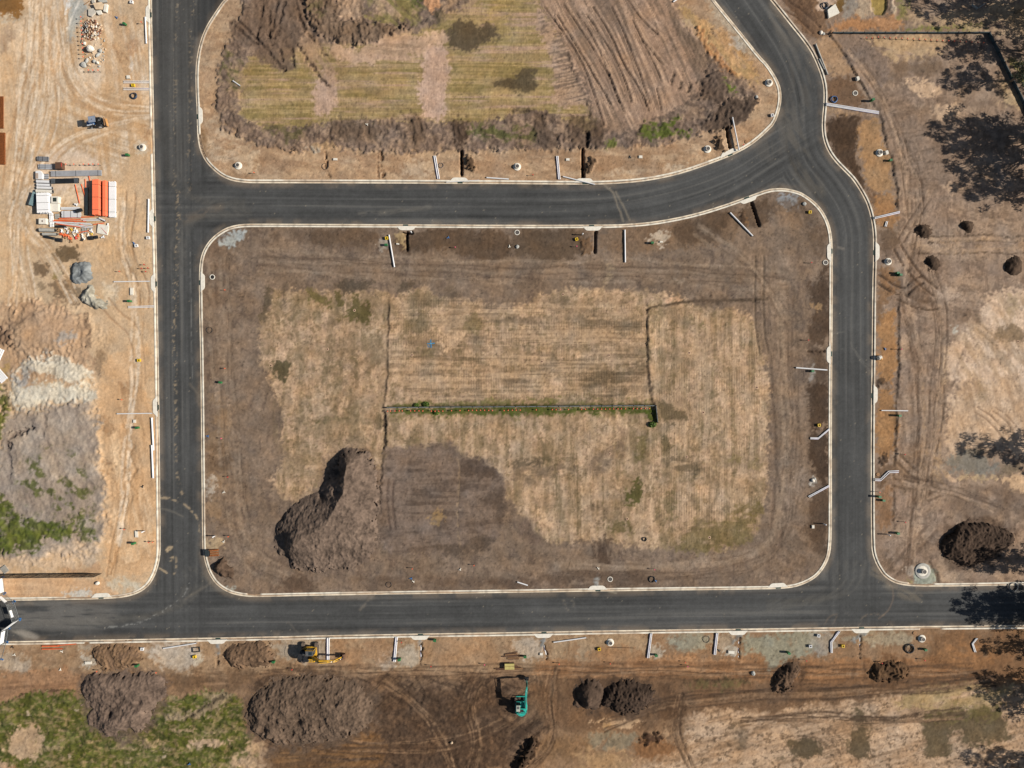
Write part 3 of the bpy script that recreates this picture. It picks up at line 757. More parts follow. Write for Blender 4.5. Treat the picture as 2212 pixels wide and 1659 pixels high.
# left panel: horizontal rib marks; centre: vertical rib marks in bands
P(None,t(1,1,(30,900),(1130,900),(1120,1659),(30,1659)) + t(1,2,(1110,500),(230,800),(240,0)),6,4,1,ry=.75,rx=0)
CP = t(1,1,(1170,900),(1600,880),(2212,1000)) + t(2,1,(600,850),(1160,950),(1180,1659)) + t(2,2,(1200,130),(0,150)) + t(1,2,(1130,180))
P(None,CP,6,4,1,rx=.6,ry=0)
P((138,116,92),CP,8,6,.55,[(80,9,0,.52,.08),(40,30,0,.42,.12)])
P((108,92,74),CP,8,6,.5,[(70,8,0,.59,.06),(40,30,0,.45,.12)])
P((200,170,138),CP,8,6,.5,[(150,5,0,.56,.07)])
P((97,84,66),t(2,1,(600,1060),(800,1090),(1140,1080),(1130,1180),(1100,1250),(900,1240),(700,1200),(600,1150)),6,8,.65,(60,8,0,.36,.12))
P((92,78,58),t(2,1,(580,1520),(900,1540),(1100,1430),(1140,1500),(1120,1659),(600,1659)) + t(2,2,(1150,90),(600,100)),6,8,.75,(80,10,0,.36,.12))
P((100,88,66),t(1,1,(1290,930),(1400,850),(1560,880),(1620,960),(1450,1020),(1320,960)),6,8,.6); P((104,90,64),t(1,1,(1330,1060),(1500,1040),(1520,1200),(1400,1230),(1240,1200)),7,8,.7)
P((112,98,66),t(1,1,(1780,1130),(1860,1040),(1990,1140),(1980,1210),(1800,1210)),6,7,.65); P((110,96,68),t(1,1,(1360,1380),(1530,1330),(1530,1430),(1400,1430)),6,6,.6)
P((104,90,66),t(1,1,(1770,1440),(1900,1430),(2010,1490),(1980,1510),(1780,1480)),6,6,.65)
P((212,180,148),t(1,1,(1540,1300),(1800,1200),(1820,1260),(1720,1330),(1600,1430),(1550,1400),(1640,1360)),5,5,.7)
P((104,100,58),t(2,2,(0,140),(560,130),(1200,150),(1190,170),(0,190)) + t(1,2,(1150,190),(1180,160)),4,6,.8,(30,6,0,.4,.1),ro=.08)
# dark patches of the left panel
P((93,80,66),t(1,1,(680,840),(720,760),(940,750),(1020,770),(980,840),(840,870),(700,860)),3,7,.95)
P((94,81,66),t(1,1,(1220,780),(1340,780),(1370,830),(1240,860)),4,7,.9); P((96,82,66),t(1,1,(1620,830),(1760,800),(1770,900),(1680,960)),5,8,.6,(12,9,0,.4,.1))
P((98,84,66),t(1,1,(80,840),(150,830),(150,960),(110,1090),(30,1130),(50,1010)),3,7,.9); P((100,86,70),t(1,1,(210,800),(240,790),(250,900),(220,960)),3,5,.8)
P((98,90,52),t(1,1,(410,870),(450,840),(540,880),(620,930),(660,990),(560,1010),(460,930)),4,8,.85); P((92,82,48),t(1,1,(660,870),(720,860),(760,960),(720,990),(680,960)),3,6,.85)
P((88,80,46),t(1,1,(780,1080),(830,960),(880,880),(900,1000),(960,930),(980,1030),(1000,1100),(940,1130),(800,1120)),4,7,.9); P((92,82,48),t(1,1,(660,1130),(720,1100),(740,1120),(700,1140)),2,4,.8)
P((86,78,56),t(1,1,(100,1560),(160,1460),(240,1450),(310,1500),(300,1640),(240,1640),(180,1600)),4,7,.95); P((92,82,56),t(1,1,(820,1450),(880,1440),(880,1520),(840,1510)),3,5,.7); P((92,80,56),t(1,1,(830,1550),(880,1550),(870,1620),(840,1610)),3,4,.75)
P((96,86,58),t(1,1,(560,1500),(660,1440),(760,1480),(700,1540),(600,1620)),6,9,.55,(12,10,0,.45,.1))
P((96,86,58),t(1,2,(500,320),(620,270),(660,300),(830,295),(830,315),(760,330),(560,330)),3,6,.85); P((96,84,62),t(1,2,(1030,380),(1060,260),(1090,260),(1080,390)),3,4,.75)
P((138,120,94),t(1,2,(230,260),(1000,280),(980,390),(300,400)),8,8,.55,(30,12,0,.42,.12)); P((140,120,92),t(1,2,(230,640),(600,620),(560,880),(260,830)),8,8,.55,(40,10,0,.42,.12))
for q in (t(1,1,(740,1659),(850,1540),(1000,1400)),t(1,1,(840,1659),(960,1540),(1070,1450)),t(1,2,(700,200),(780,0)),t(1,2,(800,200),(880,0))):
    L((128,106,82),q,7,3,2,.6,(5,30,60,.4,.12))
# lower field patches
P((120,106,66),t(2,2,(0,190),(1200,190),(1230,330),(1100,260),(900,280),(500,260),(0,300)) + t(1,2,(2212,260),(1600,290),(1300,300),(1130,260),(1140,210)),6,7,.7,(9,7,0,.44,.1),ro=.06)
P((74,84,30),t(2,2,(0,192),(1215,188),(1215,246),(600,256),(0,262)) + t(1,2,(1700,276),(1540,268),(1150,246),(1150,204)),4,5,.9,(14,8,0,.24,.1),ro=.08)
L((60,56,34),t(1,2,(1140,192),(2212,184)) + t(2,2,(600,182),(1215,178)),4,2,1.5,.75,0,h=-.12)
P((77,89,30),t(2,2,(1150,200),(1228,190),(1235,370),(1195,350),(1150,260)),3,5,.9,(10,8,0,.32,.1),ro=.15)
P((85,96,34),t(1,2,(1530,230),(1570,230),(1590,270),(1540,280)),3,4,.85,ro=.12); P((91,96,40),t(1,2,(1370,160),(1500,150),(1500,190),(1350,190)),3,4,.8,ro=.12); P((93,93,42),t(1,2,(1160,170),(1340,165),(1340,190),(1160,190)),3,4,.6,ro=.08)
P((98,88,52),t(2,2,(1080,420),(1180,400),(1180,540),(1120,660),(1040,640),(1090,500)),5,8,.75,(12,8,0,.4,.1)); P((80,78,38),t(2,2,(960,960),(1020,900),(1090,800),(1130,900),(1100,1040),(1010,1060),(960,1000)),4,7,.92,(12,8,0,.3,.1))
P((96,86,54),t(2,2,(840,1240),(900,1160),(970,1190),(960,1280),(880,1280)),4,7,.8); P((98,88,52),t(2,2,(980,1180),(1030,1190),(1030,1300),(990,1280)),4,6,.7)
P((98,84,66),t(2,2,(0,660),(180,640),(280,650),(260,700),(100,710),(0,740)),4,8,.85); P((98,86,62),t(2,2,(240,600),(290,470),(320,590),(320,680),(270,690)),4,6,.7); P((108,92,76),t(2,2,(0,720),(150,720),(540,680),(540,760),(380,780),(200,880),(0,870)),7,9,.7,(26,10,0,.42,.12))
P((100,88,64),t(2,2,(380,660),(440,620),(540,600),(540,670),(420,680)),4,7,.6); P((114,96,80),t(2,2,(760,600),(880,540),(860,680),(780,800),(620,760),(640,640)),7,9,.65,(18,10,0,.4,.12))
P((112,94,78),t(2,2,(870,500),(920,370),(1000,400),(980,640),(900,660)),7,9,.65,(12,18,0,.42,.12)); P((108,92,74),t(2,2,(600,1050),(780,1020),(860,1100),(780,1180),(720,1250),(640,1180)),7,9,.6,(14,12,0,.42,.12))
P((94,82,60),t(2,2,(1255,150),(1330,140),(1400,240),(1500,270),(1500,325),(1320,320),(1260,280)),4,7,.85); P((92,82,58),t(2,2,(1285,480),(1300,420),(1370,440),(1370,560),(1400,570),(1300,620)),4,7,.85)
P((100,87,68),t(2,2,(1300,640),(1480,620),(1620,660),(1640,800),(1560,840),(1480,780),(1330,740)),6,8,.75,(30,9,0,.42,.12)); P((98,88,60),t(2,2,(1320,940),(1440,930),(1440,1060),(1380,1120),(1450,1150),(1330,1160)),5,7,.75,(22,9,0,.42,.12))
P((104,92,56),t(2,2,(1540,1180),(1860,1200),(2080,1140),(2120,1180),(2040,1380),(1840,1440),(1560,1440),(1380,1420),(1480,1350)),6,9,.75,(30,12,0,.38,.12)); P((102,88,50),t(2,2,(1880,1080),(2000,1050),(2190,1000),(2190,1130),(2040,1170),(1900,1150)),6,8,.75,(20,12,0,.36,.12))
P((110,98,60),t(2,2,(1890,620),(1970,600),(1960,700),(1900,680)),5,7,.6); P((112,98,62),t(2,2,(2020,660),(2150,620),(2150,760),(2040,740)),6,8,.6)
P(None,t(2,1,(1200,1000),(2060,1060),(2200,1659)) + t(2,2,(2200,1300),(1300,1400),(1240,500),(1240,0)),6,4,1,rx=.7,ry=0)
P(None,t(2,2,(0,300),(1180,300),(1200,1340),(200,1300)),8,4,1,ry=.6,rx=0)
for xx,a0,b0 in ((560,600,1300),(600,600,1360),(780,780,1240),(375,680,1000),(1195,760,1300),(935,900,1150),(205,1000,1250)):
    L((104,90,64) if xx != 600 and xx != 1195 else (208,178,146),t(2,2,(xx,a0),(xx + 10,b0)),2.6,1.5,1.5,.75)
for q in (((1730,800),(1700,1080)),((1790,780),(1770,1000),(1640,1200),(1450,1320)),((1900,1180),(1780,1100))):
    L((112,96,74),t(2,2,*q),5,3,2,.55)
P((140,118,94),t(2,1,(1380,1020),(1520,1040),(1480,1130),(1400,1180)),6,8,.6); P((130,112,86),t(2,1,(1390,1360),(1560,1370),(1560,1600),(1400,1600)),8,8,.55,(16,9,0,.42,.12)); P((85,85,44),t(2,1,(1640,1130),(1670,1130),(1690,1180),(1650,1180)),3,4,.6)
P((134,114,94),t(2,2,(1380,60),(1620,80),(1600,300),(1420,240)),10,9,.5,(20,9,0,.45,.12))
# boundary cuts between the lots
scarp(t(1,1,(1150,990),(1145,1300),(1130,1659)) + t(1,2,(1120,100),(1108,230),(1110,500),(1095,700),(1080,1000),(1040,1060)),.28,36,(70,58,46),4.2)
scarp(t(2,1,(1168,1020),(1172,1300),(1180,1659)) + t(2,2,(1205,120),(1228,190)),.40,40,(72,58,46),6.0)
L((74,61,47),t(2,1,(1165,1015),(1220,990),(1400,965),(1520,945),(1800,935),(2200,925)),5,2,3,.9,0,h=-.25,ro=.12)
P((100,84,70),t(2,1,(1520,920),(2212,900),(2212,960),(1900,970),(1600,985)),4,7,.85,(16,7,0,.38,.12),ro=.12)
P((128,112,82),t(2,1,(1200,1000),(1320,1000),(1240,1300),(1190,1500)),6,7,.6,(10,8,0,.45,.1),ro=.06)
L((66,54,44),t(1,2,(1108,240),(1112,420),(1110,560)),5,2,2,.9,h=-.35)
P((120,102,84),t(2,1,(2110,1100),(2170,1200),(2180,1400),(2140,1300)),4,6,.6)
tracks(t(2,1,(2140,560),(2130,900),(2140,1200),(2180,1400)),18,4,(104,88,72),.6,-.08)
tracks(t(3,2,(80,0),(100,300),(110,700),(90,1100),(60,1400)),22,9,(108,90,76),.6,-.05,(40,8,85,.42,.12))
tracks(t(3,1,(40,900),(60,1300),(80,1659)),22,7,(106,90,76),.5,-.04,(40,8,85,.42,.12))
P(GRYL,t(3,2,(140,0),(330,0),(340,600),(300,1100),(150,1100),(170,500)),8,9,.7); P((156,136,118),t(3,2,(150,780),(300,700),(300,1000),(150,1100)),8,9,.6)
P((114,98,84),t(3,2,(60,200),(140,100),(170,700),(130,1100),(60,1100)),6,8,.7,(14,30,0,.42,.12))
P((174,150,118),t(2,1,(800,720),(850,600),(890,620),(850,760),(800,810)),5,7,.5); P((170,156,140),t(2,1,(1360,760),(1480,740),(1440,810)),5,7,.5); P((206,166,134),t(2,1,(1340,940),(1400,905),(1480,930),(1420,950)),3,5,.8)
# packed pad beside the stockpile
PAD = t(1,2,(1120,560),(1150,530),(1340,560),(1460,550),(1560,500),(1720,540),(1740,620),(1800,610),(1960,650),(2080,740),(2150,860),(2130,1050),(2130,1250),(2100,1320),(1960,1440),(1500,1480),(1100,1450),(1060,1200),(1090,900))
P((122,105,92),PAD,10,9,.95,ro=.03)
P((96,81,70),PAD,5,7,.8,[(60,7,0,.54,.07)]); P((138,119,105),PAD,5,7,.5,[(30,20,0,.52,.1)])
P((90,75,64),t(1,2,(1740,650),(1940,650),(2090,760),(2060,840),(1880,830),(1740,760)),6,9,.85); P((90,76,65),t(1,2,(1900,1020),(2000,950),(2140,860),(2130,1240),(2060,1240),(2050,1080),(1980,1040)),5,8,.8)
P((92,78,66),t(1,2,(1480,1380),(1560,1400),(1860,1410),(1880,1330),(2090,1320),(1990,1430),(1860,1470),(1600,1470)),4,7,.85)
L((92,77,66),t(1,2,(1755,760),(1750,1000),(1748,1300)),4,2,2,.75,h=-.06); L((162,138,112),t(1,2,(1738,660),(1760,760),(1740,1100),(1755,1400)),3,2,2,.5)
tracks(t(1,2,(1170,830),(1150,1000),(1180,1250)),12,6,(96,80,70),.6,-.04)
P((170,138,90),t(1,2,(1500,1140),(1600,1100),(1640,1160),(1520,1190)),4,7,.5)
P((80,64,52),t(2,2,(720,1360),(780,1290),(850,1280),(870,1430),(880,1560),(740,1600),(690,1500)),5,8,.85,(12,30,0,.35,.12),ro=.06)
P((110,92,80),t(2,2,(60,1140),(180,1160),(180,1280),(260,1300),(280,1380),(60,1360)),6,9,.7)
P((92,75,62),t(2,2,(280,1620),(1000,1600),(1200,1659)) + t(2,3,(1200,90),(300,110),(-100,110),(-300,60)),6,9,.7,(30,12,0,.36,.12))
P((96,78,64),t(1,3,(180,20),(490,0),(510,140),(190,150)),5,7,.85,ro=.03); P((100,82,68),t(1,3,(880,0),(1700,0),(2212,10),(2212,100),(1000,120),(880,80)),6,9,.7,(30,12,0,.4,.12))
for q in (t(1,3,(150,-100),(160,60)),t(2,2,(560,1500),(700,1400)),t(0,2,(1960,1500),(2100,1400),(2212,1440))):
    L((110,94,80),q,6,3,3,.5)

# ================= zone C : right-hand land
P((150,127,108),ISL['C'],1,0,smo=0,ro=.02)
P((168,144,122),[(1780,-100),(2500,-100),(2500,1300),(1890,1300),(1890,500)],20,10,.7,[(50,26,0,.5,.12)])
P((118,98,83),[(1780,-100),(2500,-100),(2500,1300),(1890,1300),(1890,500)],20,10,.6,[(7,20,0,.59,.05),(30,30,0,.47,.1)])
P((116,97,82),[(1780,-100),(2500,-100),(2500,1300),(1890,1300),(1890,500)],20,10,.6,[(22,6,15,.59,.05),(30,30,0,.46,.1)])
# north-east corner
P((124,96,72),[(1660,-120),(1800,-120),(1798,70),(1770,90),(1720,60)],6,6,.95,(36,10,50,.1,.1),ro=.08)
P((92,70,54),t(3,0,(60,-80),(300,-80),(460,200),(420,260),(200,120)),6,7,.7,(50,8,48,.45,.12))
tracks(t(3,0,(150,40),(300,140),(420,260)),20,4,(84,64,50),.6,-.12)
P((206,180,158),t(3,0,(380,-120),(640,-120),(560,60),(500,110),(420,60)),6,8,.9); P((112,84,42),t(3,0,(560,70),(640,-60),(740,-60),(700,60),(610,130)),4,6,.95,h=-.1); P((146,136,124),t(3,0,(740,-100),(830,-100),(830,60),(740,130),(620,170),(660,110)),6,8,.9)
P((160,138,80),t(3,0,(895,-120),(1030,-120),(1025,130),(895,135)),1.5,1,.97,h=-.3)
P((182,158,130),t(3,0,(820,-100),(890,-100),(890,140),(800,150),(780,110)),5,6,.85); P((196,174,150),t(3,0,(1060,-100),(1095,-100),(1090,130),(1060,130)),2,3,.9,h=.2)
P((170,124,84),t(3,0,(520,270),(640,190),(760,160),(900,150),(1130,150),(1140,270),(900,275),(600,275)),6,8,.9,(36,14,0,.2,.1)); P((186,146,112),t(3,0,(880,160),(1100,150),(1110,240),(900,250)),6,7,.6)
P((128,122,74),t(3,0,(1105,-100),(1230,-100),(1210,120),(1150,200),(1110,140)),5,8,.9,(14,10,0,.3,.12)); P((122,122,64),t(3,0,(1160,230),(1500,240),(1900,200),(1880,275),(1160,275)),5,8,.9,(16,8,0,.32,.12),ro=.06)
P((190,162,128),t(3,0,(1150,190),(1250,100),(1500,120),(1700,60),(2400,-80),(2400,300),(1960,290),(1500,230)),8,10,.75,(30,16,0,.4,.12)); P((132,128,62),t(3,0,(2040,480),(2120,520),(2212,560),(2500,500),(2500,760),(2212,720),(2100,580)),6,8,.85,(16,10,0,.36,.12),ro=.06)
P((172,140,108),t(3,0,(470,320),(560,330),(700,520),(760,660),(500,640),(440,500),(400,400)),6,8,.9,(26,14,40,.2,.12)); P((112,86,64),t(3,0,(500,660),(740,670),(860,830),(860,880),(700,930),(500,880)),6,8,.9)
P((84,66,51),t(3,0,(492,1020),(620,990),(760,1000),(810,1080),(780,1240),(760,1400),(840,1540),(850,1659),(800,1640),(620,1420),(500,1250)),6,8,1,ro=.07); P((66,52,41),t(3,0,(500,1020),(760,1010),(780,1200),(620,1300),(520,1240)),8,9,.6,(20,10,70,.42,.12),ro=.08)
P((166,130,92),t(3,0,(790,1060),(960,990),(1010,1180),(1060,1380),(1090,1659),(860,1659),(840,1480),(790,1280)),6,8,.9,(30,14,70,.18,.12)); P((180,146,108),t(3,0,(500,920),(780,960),(800,1000),(500,980)),5,5,.5)
P((112,88,68),t(3,1,(860,0),(960,20),(960,120),(890,140)),5,7,.85,ro=.12); P((162,122,82),t(3,1,(960,0),(1110,0),(1110,330),(960,300),(900,160)),6,7,.85)
P((104,84,66),t(3,1,(930,320),(1130,330),(1140,480),(960,520),(940,400)),6,8,.8); P((138,104,72),t(3,1,(940,620),(1110,640),(1120,860),(960,1000),(940,800)),6,8,.8,(20,12,70,.3,.12)); P((168,126,84),t(3,1,(960,1060),(1080,1000),(1115,1050),(1110,1659),(940,1659),(950,1200)),6,7,.92); P((120,92,66),t(3,1,(930,960),(1010,900),(1000,1050),(950,1160)),6,7,.7)
P((150,114,78),t(3,2,(935,60),(1110,60),(1100,400),(1095,640),(930,640)),5,6,.92); P((172,130,88),t(3,2,(950,250),(1090,250),(1090,520),(950,560)),8,8,.7); P((78,61,47),t(3,2,(960,640),(1050,610),(1040,690),(970,700)),3,6,.9,ro=.25); P((136,104,76),t(3,2,(930,880),(1090,900),(1085,1240),(940,1280)),6,7,.85,(24,12,80,.25,.12))
P((70,55,43),t(3,2,(940,-60),(1020,-60),(1020,50),(940,40)),4,6,.8,ro=.22); P((100,78,58),t(3,2,(930,700),(1130,680),(1140,780),(1000,900),(930,860)),5,7,.75,(14,9,0,.35,.12),ro=.06)
scarp(t(3,0,(540,300),(620,420),(700,530),(760,660),(840,770),(900,880),(960,970),(1000,1100),(1030,1280),(1075,1380),(1085,1500),(1120,1659)) + t(3,1,(1120,120)),.38,36,(62,49,40),4.5)
scarp(t(3,1,(1130,960),(1132,1200),(1125,1659)) + t(3,2,(1110,100),(1105,400),(1100,640)),.35,36,(66,52,41),4.2)
scarp(t(3,2,(1090,930),(1088,1240)),.25,30,(84,67,53),3.0)
P((134,116,103),t(3,0,(560,310),(760,310),(900,400),(1000,520),(1080,640),(960,780),(860,780),(760,620)),5,7,.95,(50,10,-20,.1,.1),ro=.03); P((110,94,82),t(3,0,(700,340),(1000,500),(1060,660),(900,760),(780,600)),6,8,.5,(9,9,0,.6,.05))
P((142,120,102),t(3,0,(900,790),(1150,760),(1300,950),(1500,1100),(1640,1400),(1660,1659),(1120,1659),(1060,1300),(980,1000)),8,8,.9,(40,8,-15,.1,.1)); P((116,97,82),t(3,0,(900,790),(1150,760),(1640,1400),(1660,1659),(1120,1659),(980,1000)),8,8,.7,[(26,5,-10,.57,.07)])
P((206,174,142),t(3,0,(1190,690),(1320,680),(1440,720),(1520,780),(1440,840),(1320,830),(1220,760)),5,7,.9); P((192,162,124),t(3,0,(840,320),(1500,320),(1560,420),(1300,500),(1100,540),(1020,480),(880,360)),6,8,.75,(26,9,10,.32,.12)); P((122,100,80),t(3,0,(1080,560),(1480,500),(1500,640),(1150,660),(1080,620)),6,8,.75,(20,12,0,.33,.12)); P((118,98,82),t(3,0,(1380,900),(1900,830),(1920,930),(1640,900),(1400,930)),5,7,.6)
P((206,176,146),t(3,0,(1400,940),(1560,930),(1680,940),(1620,1020),(1480,1060),(1400,1000)),5,8,.75); P((196,168,130),t(3,0,(1960,700),(2100,700),(2200,860),(2212,960),(2000,880)),8,9,.8,(20,10,0,.35,.12)); P((204,172,142),t(3,0,(1500,1580),(1650,1560),(1650,1659),(1520,1659)) + t(3,1,(1640,40),(1560,20)),5,7,.7)
# mid right
tracks(t(3,1,(1120,480),(1200,620),(1330,780),(1440,860)),18,6,(96,76,60),.7,-.10); tracks(t(3,1,(940,740),(1060,830),(1180,870),(1240,800),(1330,760)),16,6,(88,70,56),.75,-.12); tracks(t(3,1,(1130,900),(1250,960),(1380,990),(1460,980)),16,6,(92,74,58),.7,-.1); tracks(t(3,1,(1150,420),(1220,300),(1290,180),(1370,60)),14,4,(100,80,64),.6,-.06)
P((104,83,66),t(3,1,(1120,820),(1320,780),(1440,960),(1380,1000),(1180,960)),6,9,.7,(16,12,40,.4,.12),ro=.08)
for yy,xa in ((380,1320),(425,1380),(530,1260)):
    L((72,58,46),t(3,1,(xa,yy + 6),(1600,yy),(1900,yy - 3),(2212,yy + 2)),2.4,1.2,1.2,.85,h=-.10)
P((190,160,130),t(3,1,(1380,390),(2212,390),(2212,420),(1400,420)),4,3,.45); P((178,148,118),t(3,1,(1200,430),(2212,430),(2212,520),(1260,530)),5,5,.5,(40,10,0,.42,.12))
P((208,178,150),t(3,1,(1820,920),(2000,850),(2212,820),(2500,800),(2500,1659),(1520,1659),(1520,1340),(1640,1280),(1700,1180),(1830,1080)) + t(3,2,(1500,300),(1560,200)) ,8,10,.92); P((222,196,170),t(3,1,(1820,950),(2500,820),(2500,1659),(1600,1659),(1640,1320)),12,10,.6,(30,18,0,.48,.12)); P((160,134,104),t(3,1,(1820,950),(2500,820),(2500,1659),(1540,1659),(1640,1320)),12,10,.55,(50,9,60,.55,.09))
P((128,108,84),t(3,1,(1950,1220),(2030,1130),(2140,1150),(2240,1200),(2240,1290),(1960,1300)),6,9,.85); P((148,128,96),t(3,1,(2050,900),(2160,860),(2180,1000),(2080,1080)),7,9,.55); P((190,186,172),t(3,1,(1590,1170),(1640,1150),(1660,1200),(1600,1230)),3,5,.7); P((190,166,144),t(3,1,(1460,820),(1640,820),(1640,920),(1480,930)),6,9,.6); P((136,116,92),t(3,1,(1600,1220),(1700,1240),(1640,1320)),6,8,.5)
P((128,104,84),t(3,1,(1680,1000),(1820,990),(1840,1080),(1720,1160),(1600,1120)),7,9,.6,(26,12,0,.38,.12))
for xx in (1220,1300,1340,1470,1500):
    L((106,87,72),t(3,1,(xx,1020),(xx + 10,1300),(xx - 10,1659)),5,3,3,.6,(8,60,0,.4,.12),h=-.05)
P((188,158,124),t(3,1,(1500,1340),(1560,1340),(1560,1659),(1500,1659)),5,6,.5); tracks(t(3,1,(1820,1160),(1880,1220),(1960,1290)),14,5,(150,124,94),.5,-.04)
P((206,176,146),t(3,2,(1580,120),(1700,-40),(2500,-40),(2500,620),(2212,640),(2000,540),(1860,560),(1660,640),(1560,560),(1540,350)),7,10,.92); P((170,142,114),t(3,2,(1580,120),(1700,-40),(2400,-40),(2212,640),(1660,640),(1540,350)),8,10,.65,(50,9,75,.53,.09)); P((146,122,96),t(3,2,(1680,130),(1760,100),(1740,220),(1700,260)),6,7,.6); P((150,126,94),t(3,2,(1800,0),(1900,-30),(1880,120),(1820,140)),7,9,.5)
tracks(t(3,2,(1800,220),(1900,280),(1980,360),(2060,470)),12,4,(128,104,82),.6,-.06); tracks(t(3,2,(1960,220),(2060,290),(2130,380)),10,4,(130,106,84),.55,-.05)
P((126,122,112),t(3,2,(1520,700),(1600,640),(1760,560),(1900,640),(2000,700),(1900,790),(1680,790),(1580,740)),6,10,.85,(22,10,80,.3,.12)); P((112,98,80),t(3,2,(1740,560),(1830,540),(1860,640),(1760,640)),5,7,.6); P((118,104,84),t(3,2,(1980,690),(2212,680),(2300,780),(2000,790)),6,9,.7,(14,26,0,.4,.12)); P((208,172,138),t(3,2,(1560,760),(1640,800),(1660,830),(1540,830)),3,5,.8); P((206,174,140),t(3,2,(2010,800),(2400,790),(2400,950),(2080,940),(2060,880)),4,7,.92); P((188,160,120),t(3,2,(1640,790),(2000,790),(2000,830),(1660,830)),4,6,.6)
for xx in (1150,1230,1290,1340,1390,1430,1460,1500):
    L((116,95,78) if xx % 20 else (170,140,108),t(3,2,(xx,0),(xx + 15,350),(xx - 15,700)),5,3,3,.6,(8,60,0,.38,.12),h=-.05)
P((124,100,78),t(3,2,(1080,620),(1300,600),(1560,820),(1500,950),(1300,1000),(1120,900)),9,11,.7,(30,10,40,.38,.12),ro=.05); P((180,148,112),t(3,2,(1300,640),(1420,560),(1560,720),(1560,860),(1400,800)),10,11,.6,(30,9,60,.45,.1)); tracks(t(3,2,(1120,640),(1220,740),(1320,820)),16,6,(100,80,62),.6,-.08); tracks(t(3,2,(1080,850),(1220,880),(1380,870)),16,6,(104,84,66),.55,-.08)
P((116,98,84),t(3,2,(1540,980),(1900,850),(2200,960),(2400,1000),(2400,1180),(1940,1180),(1700,1200),(1560,1080)),9,11,.75,(36,16,0,.32,.12)); P((150,127,110),t(3,2,(1100,960),(1240,940),(1240,1100),(1100,1100)),8,8,.6)
tracks(t(3,2,(1050,1659),(1240,1440),(1420,1240)),22,8,(110,90,75),.5,-.05); tracks(t(3,2,(1340,900),(1340,1000),(1480,940)),14,6,(104,85,70),.5,-.05)
P((100,82,66),t(3,2,(940,1420),(1180,1440),(1240,1540),(1260,1659),(1020,1659)),8,10,.6,(16,10,0,.42,.12),ro=.06); P((206,190,172),t(3,2,(1190,1590),(1250,1560),(1280,1600),(1270,1659),(1200,1659)),4,6,.75); P((140,128,80),t(3,3,(1190,20),(1260,10),(1260,60),(1200,60)),4,6,.6)
P((158,162,146),t(3,2,(1260,1560),(1420,1580),(1460,1659)) + t(3,3,(1460,78),(1270,84),(1266,0)),3,4,.95); P((176,152,128),t(3,2,(1440,1480),(1640,1480),(1640,1659)) + t(3,3,(1640,60),(1480,60)),6,8,.6); L((74,62,50),t(3,2,(1390,1530),(1430,1620)) + t(3,3,(1470,0),(1480,66)),5,2,2,.8,h=-.15)

# ================= zone D : land south of the bottom street
P((158,126,96),ISL['D'],1,0,smo=0,ro=.03)
P((178,148,116),[(-100,1370),(1400,1350),(1400,1450),(-100,1460)],6,6,.75,(30,14,0,.36,.12))
P((204,188,166),t(0,3,(-60,680),(140,660),(280,720),(240,830),(-60,850)),8,9,.6,(16,10,0,.4,.12)); P((190,178,160),t(0,3,(700,680),(780,690),(830,770),(700,790)),3,4,.9); P((204,188,168),t(0,3,(1240,580),(1720,570),(1740,760),(1560,820),(1350,760)),8,8,.85,(26,12,20,.25,.12)); P((204,190,166),t(0,3,(1700,660),(1760,680),(1740,750),(1680,760)),3,5,.8); P((168,160,144),t(0,3,(640,600),(800,580),(780,660),(690,640)),4,7,.55)
P((180,166,146),t(1,3,(140,560),(620,550),(620,700),(340,760),(180,700)),7,8,.75); P((198,184,166),t(1,3,(1080,660),(1180,640),(1220,800),(1100,820)),7,8,.6); P((196,184,164),t(1,3,(1210,600),(1420,600),(1410,780),(1230,790)),5,6,.65); P((196,180,160),t(2,3,(0,540),(180,520),(270,640),(260,720),(60,700)),6,8,.75)
P((168,130,96),t(1,3,(640,540),(1190,540),(1150,760),(860,800),(660,740)),6,8,.6,(20,10,30,.35,.12),ro=.04); P((172,138,106),t(1,3,(1440,560),(2212,540),(2212,800),(1500,820)),6,8,.6,(26,9,30,.36,.12),ro=.04)
P((112,88,66),t(0,3,(1850,800),(2212,800),(2212,980),(1400,1000),(1440,820)),7,9,.8,(60,10,0,.3,.12),ro=.04); P((172,132,98),t(0,3,(-60,820),(720,800),(720,1000),(240,990),(-60,1100)),5,8,.92,(80,10,-8,.12,.1)); P((136,102,76),t(0,3,(-60,900),(700,850),(700,990),(240,985),(-60,1080)),6,8,.65,(80,5,-6,.5,.09)); L((76,60,46),t(0,3,(-60,1140),(80,1080),(230,990),(500,990),(700,1000)),4,2,2,.8,h=-.25)
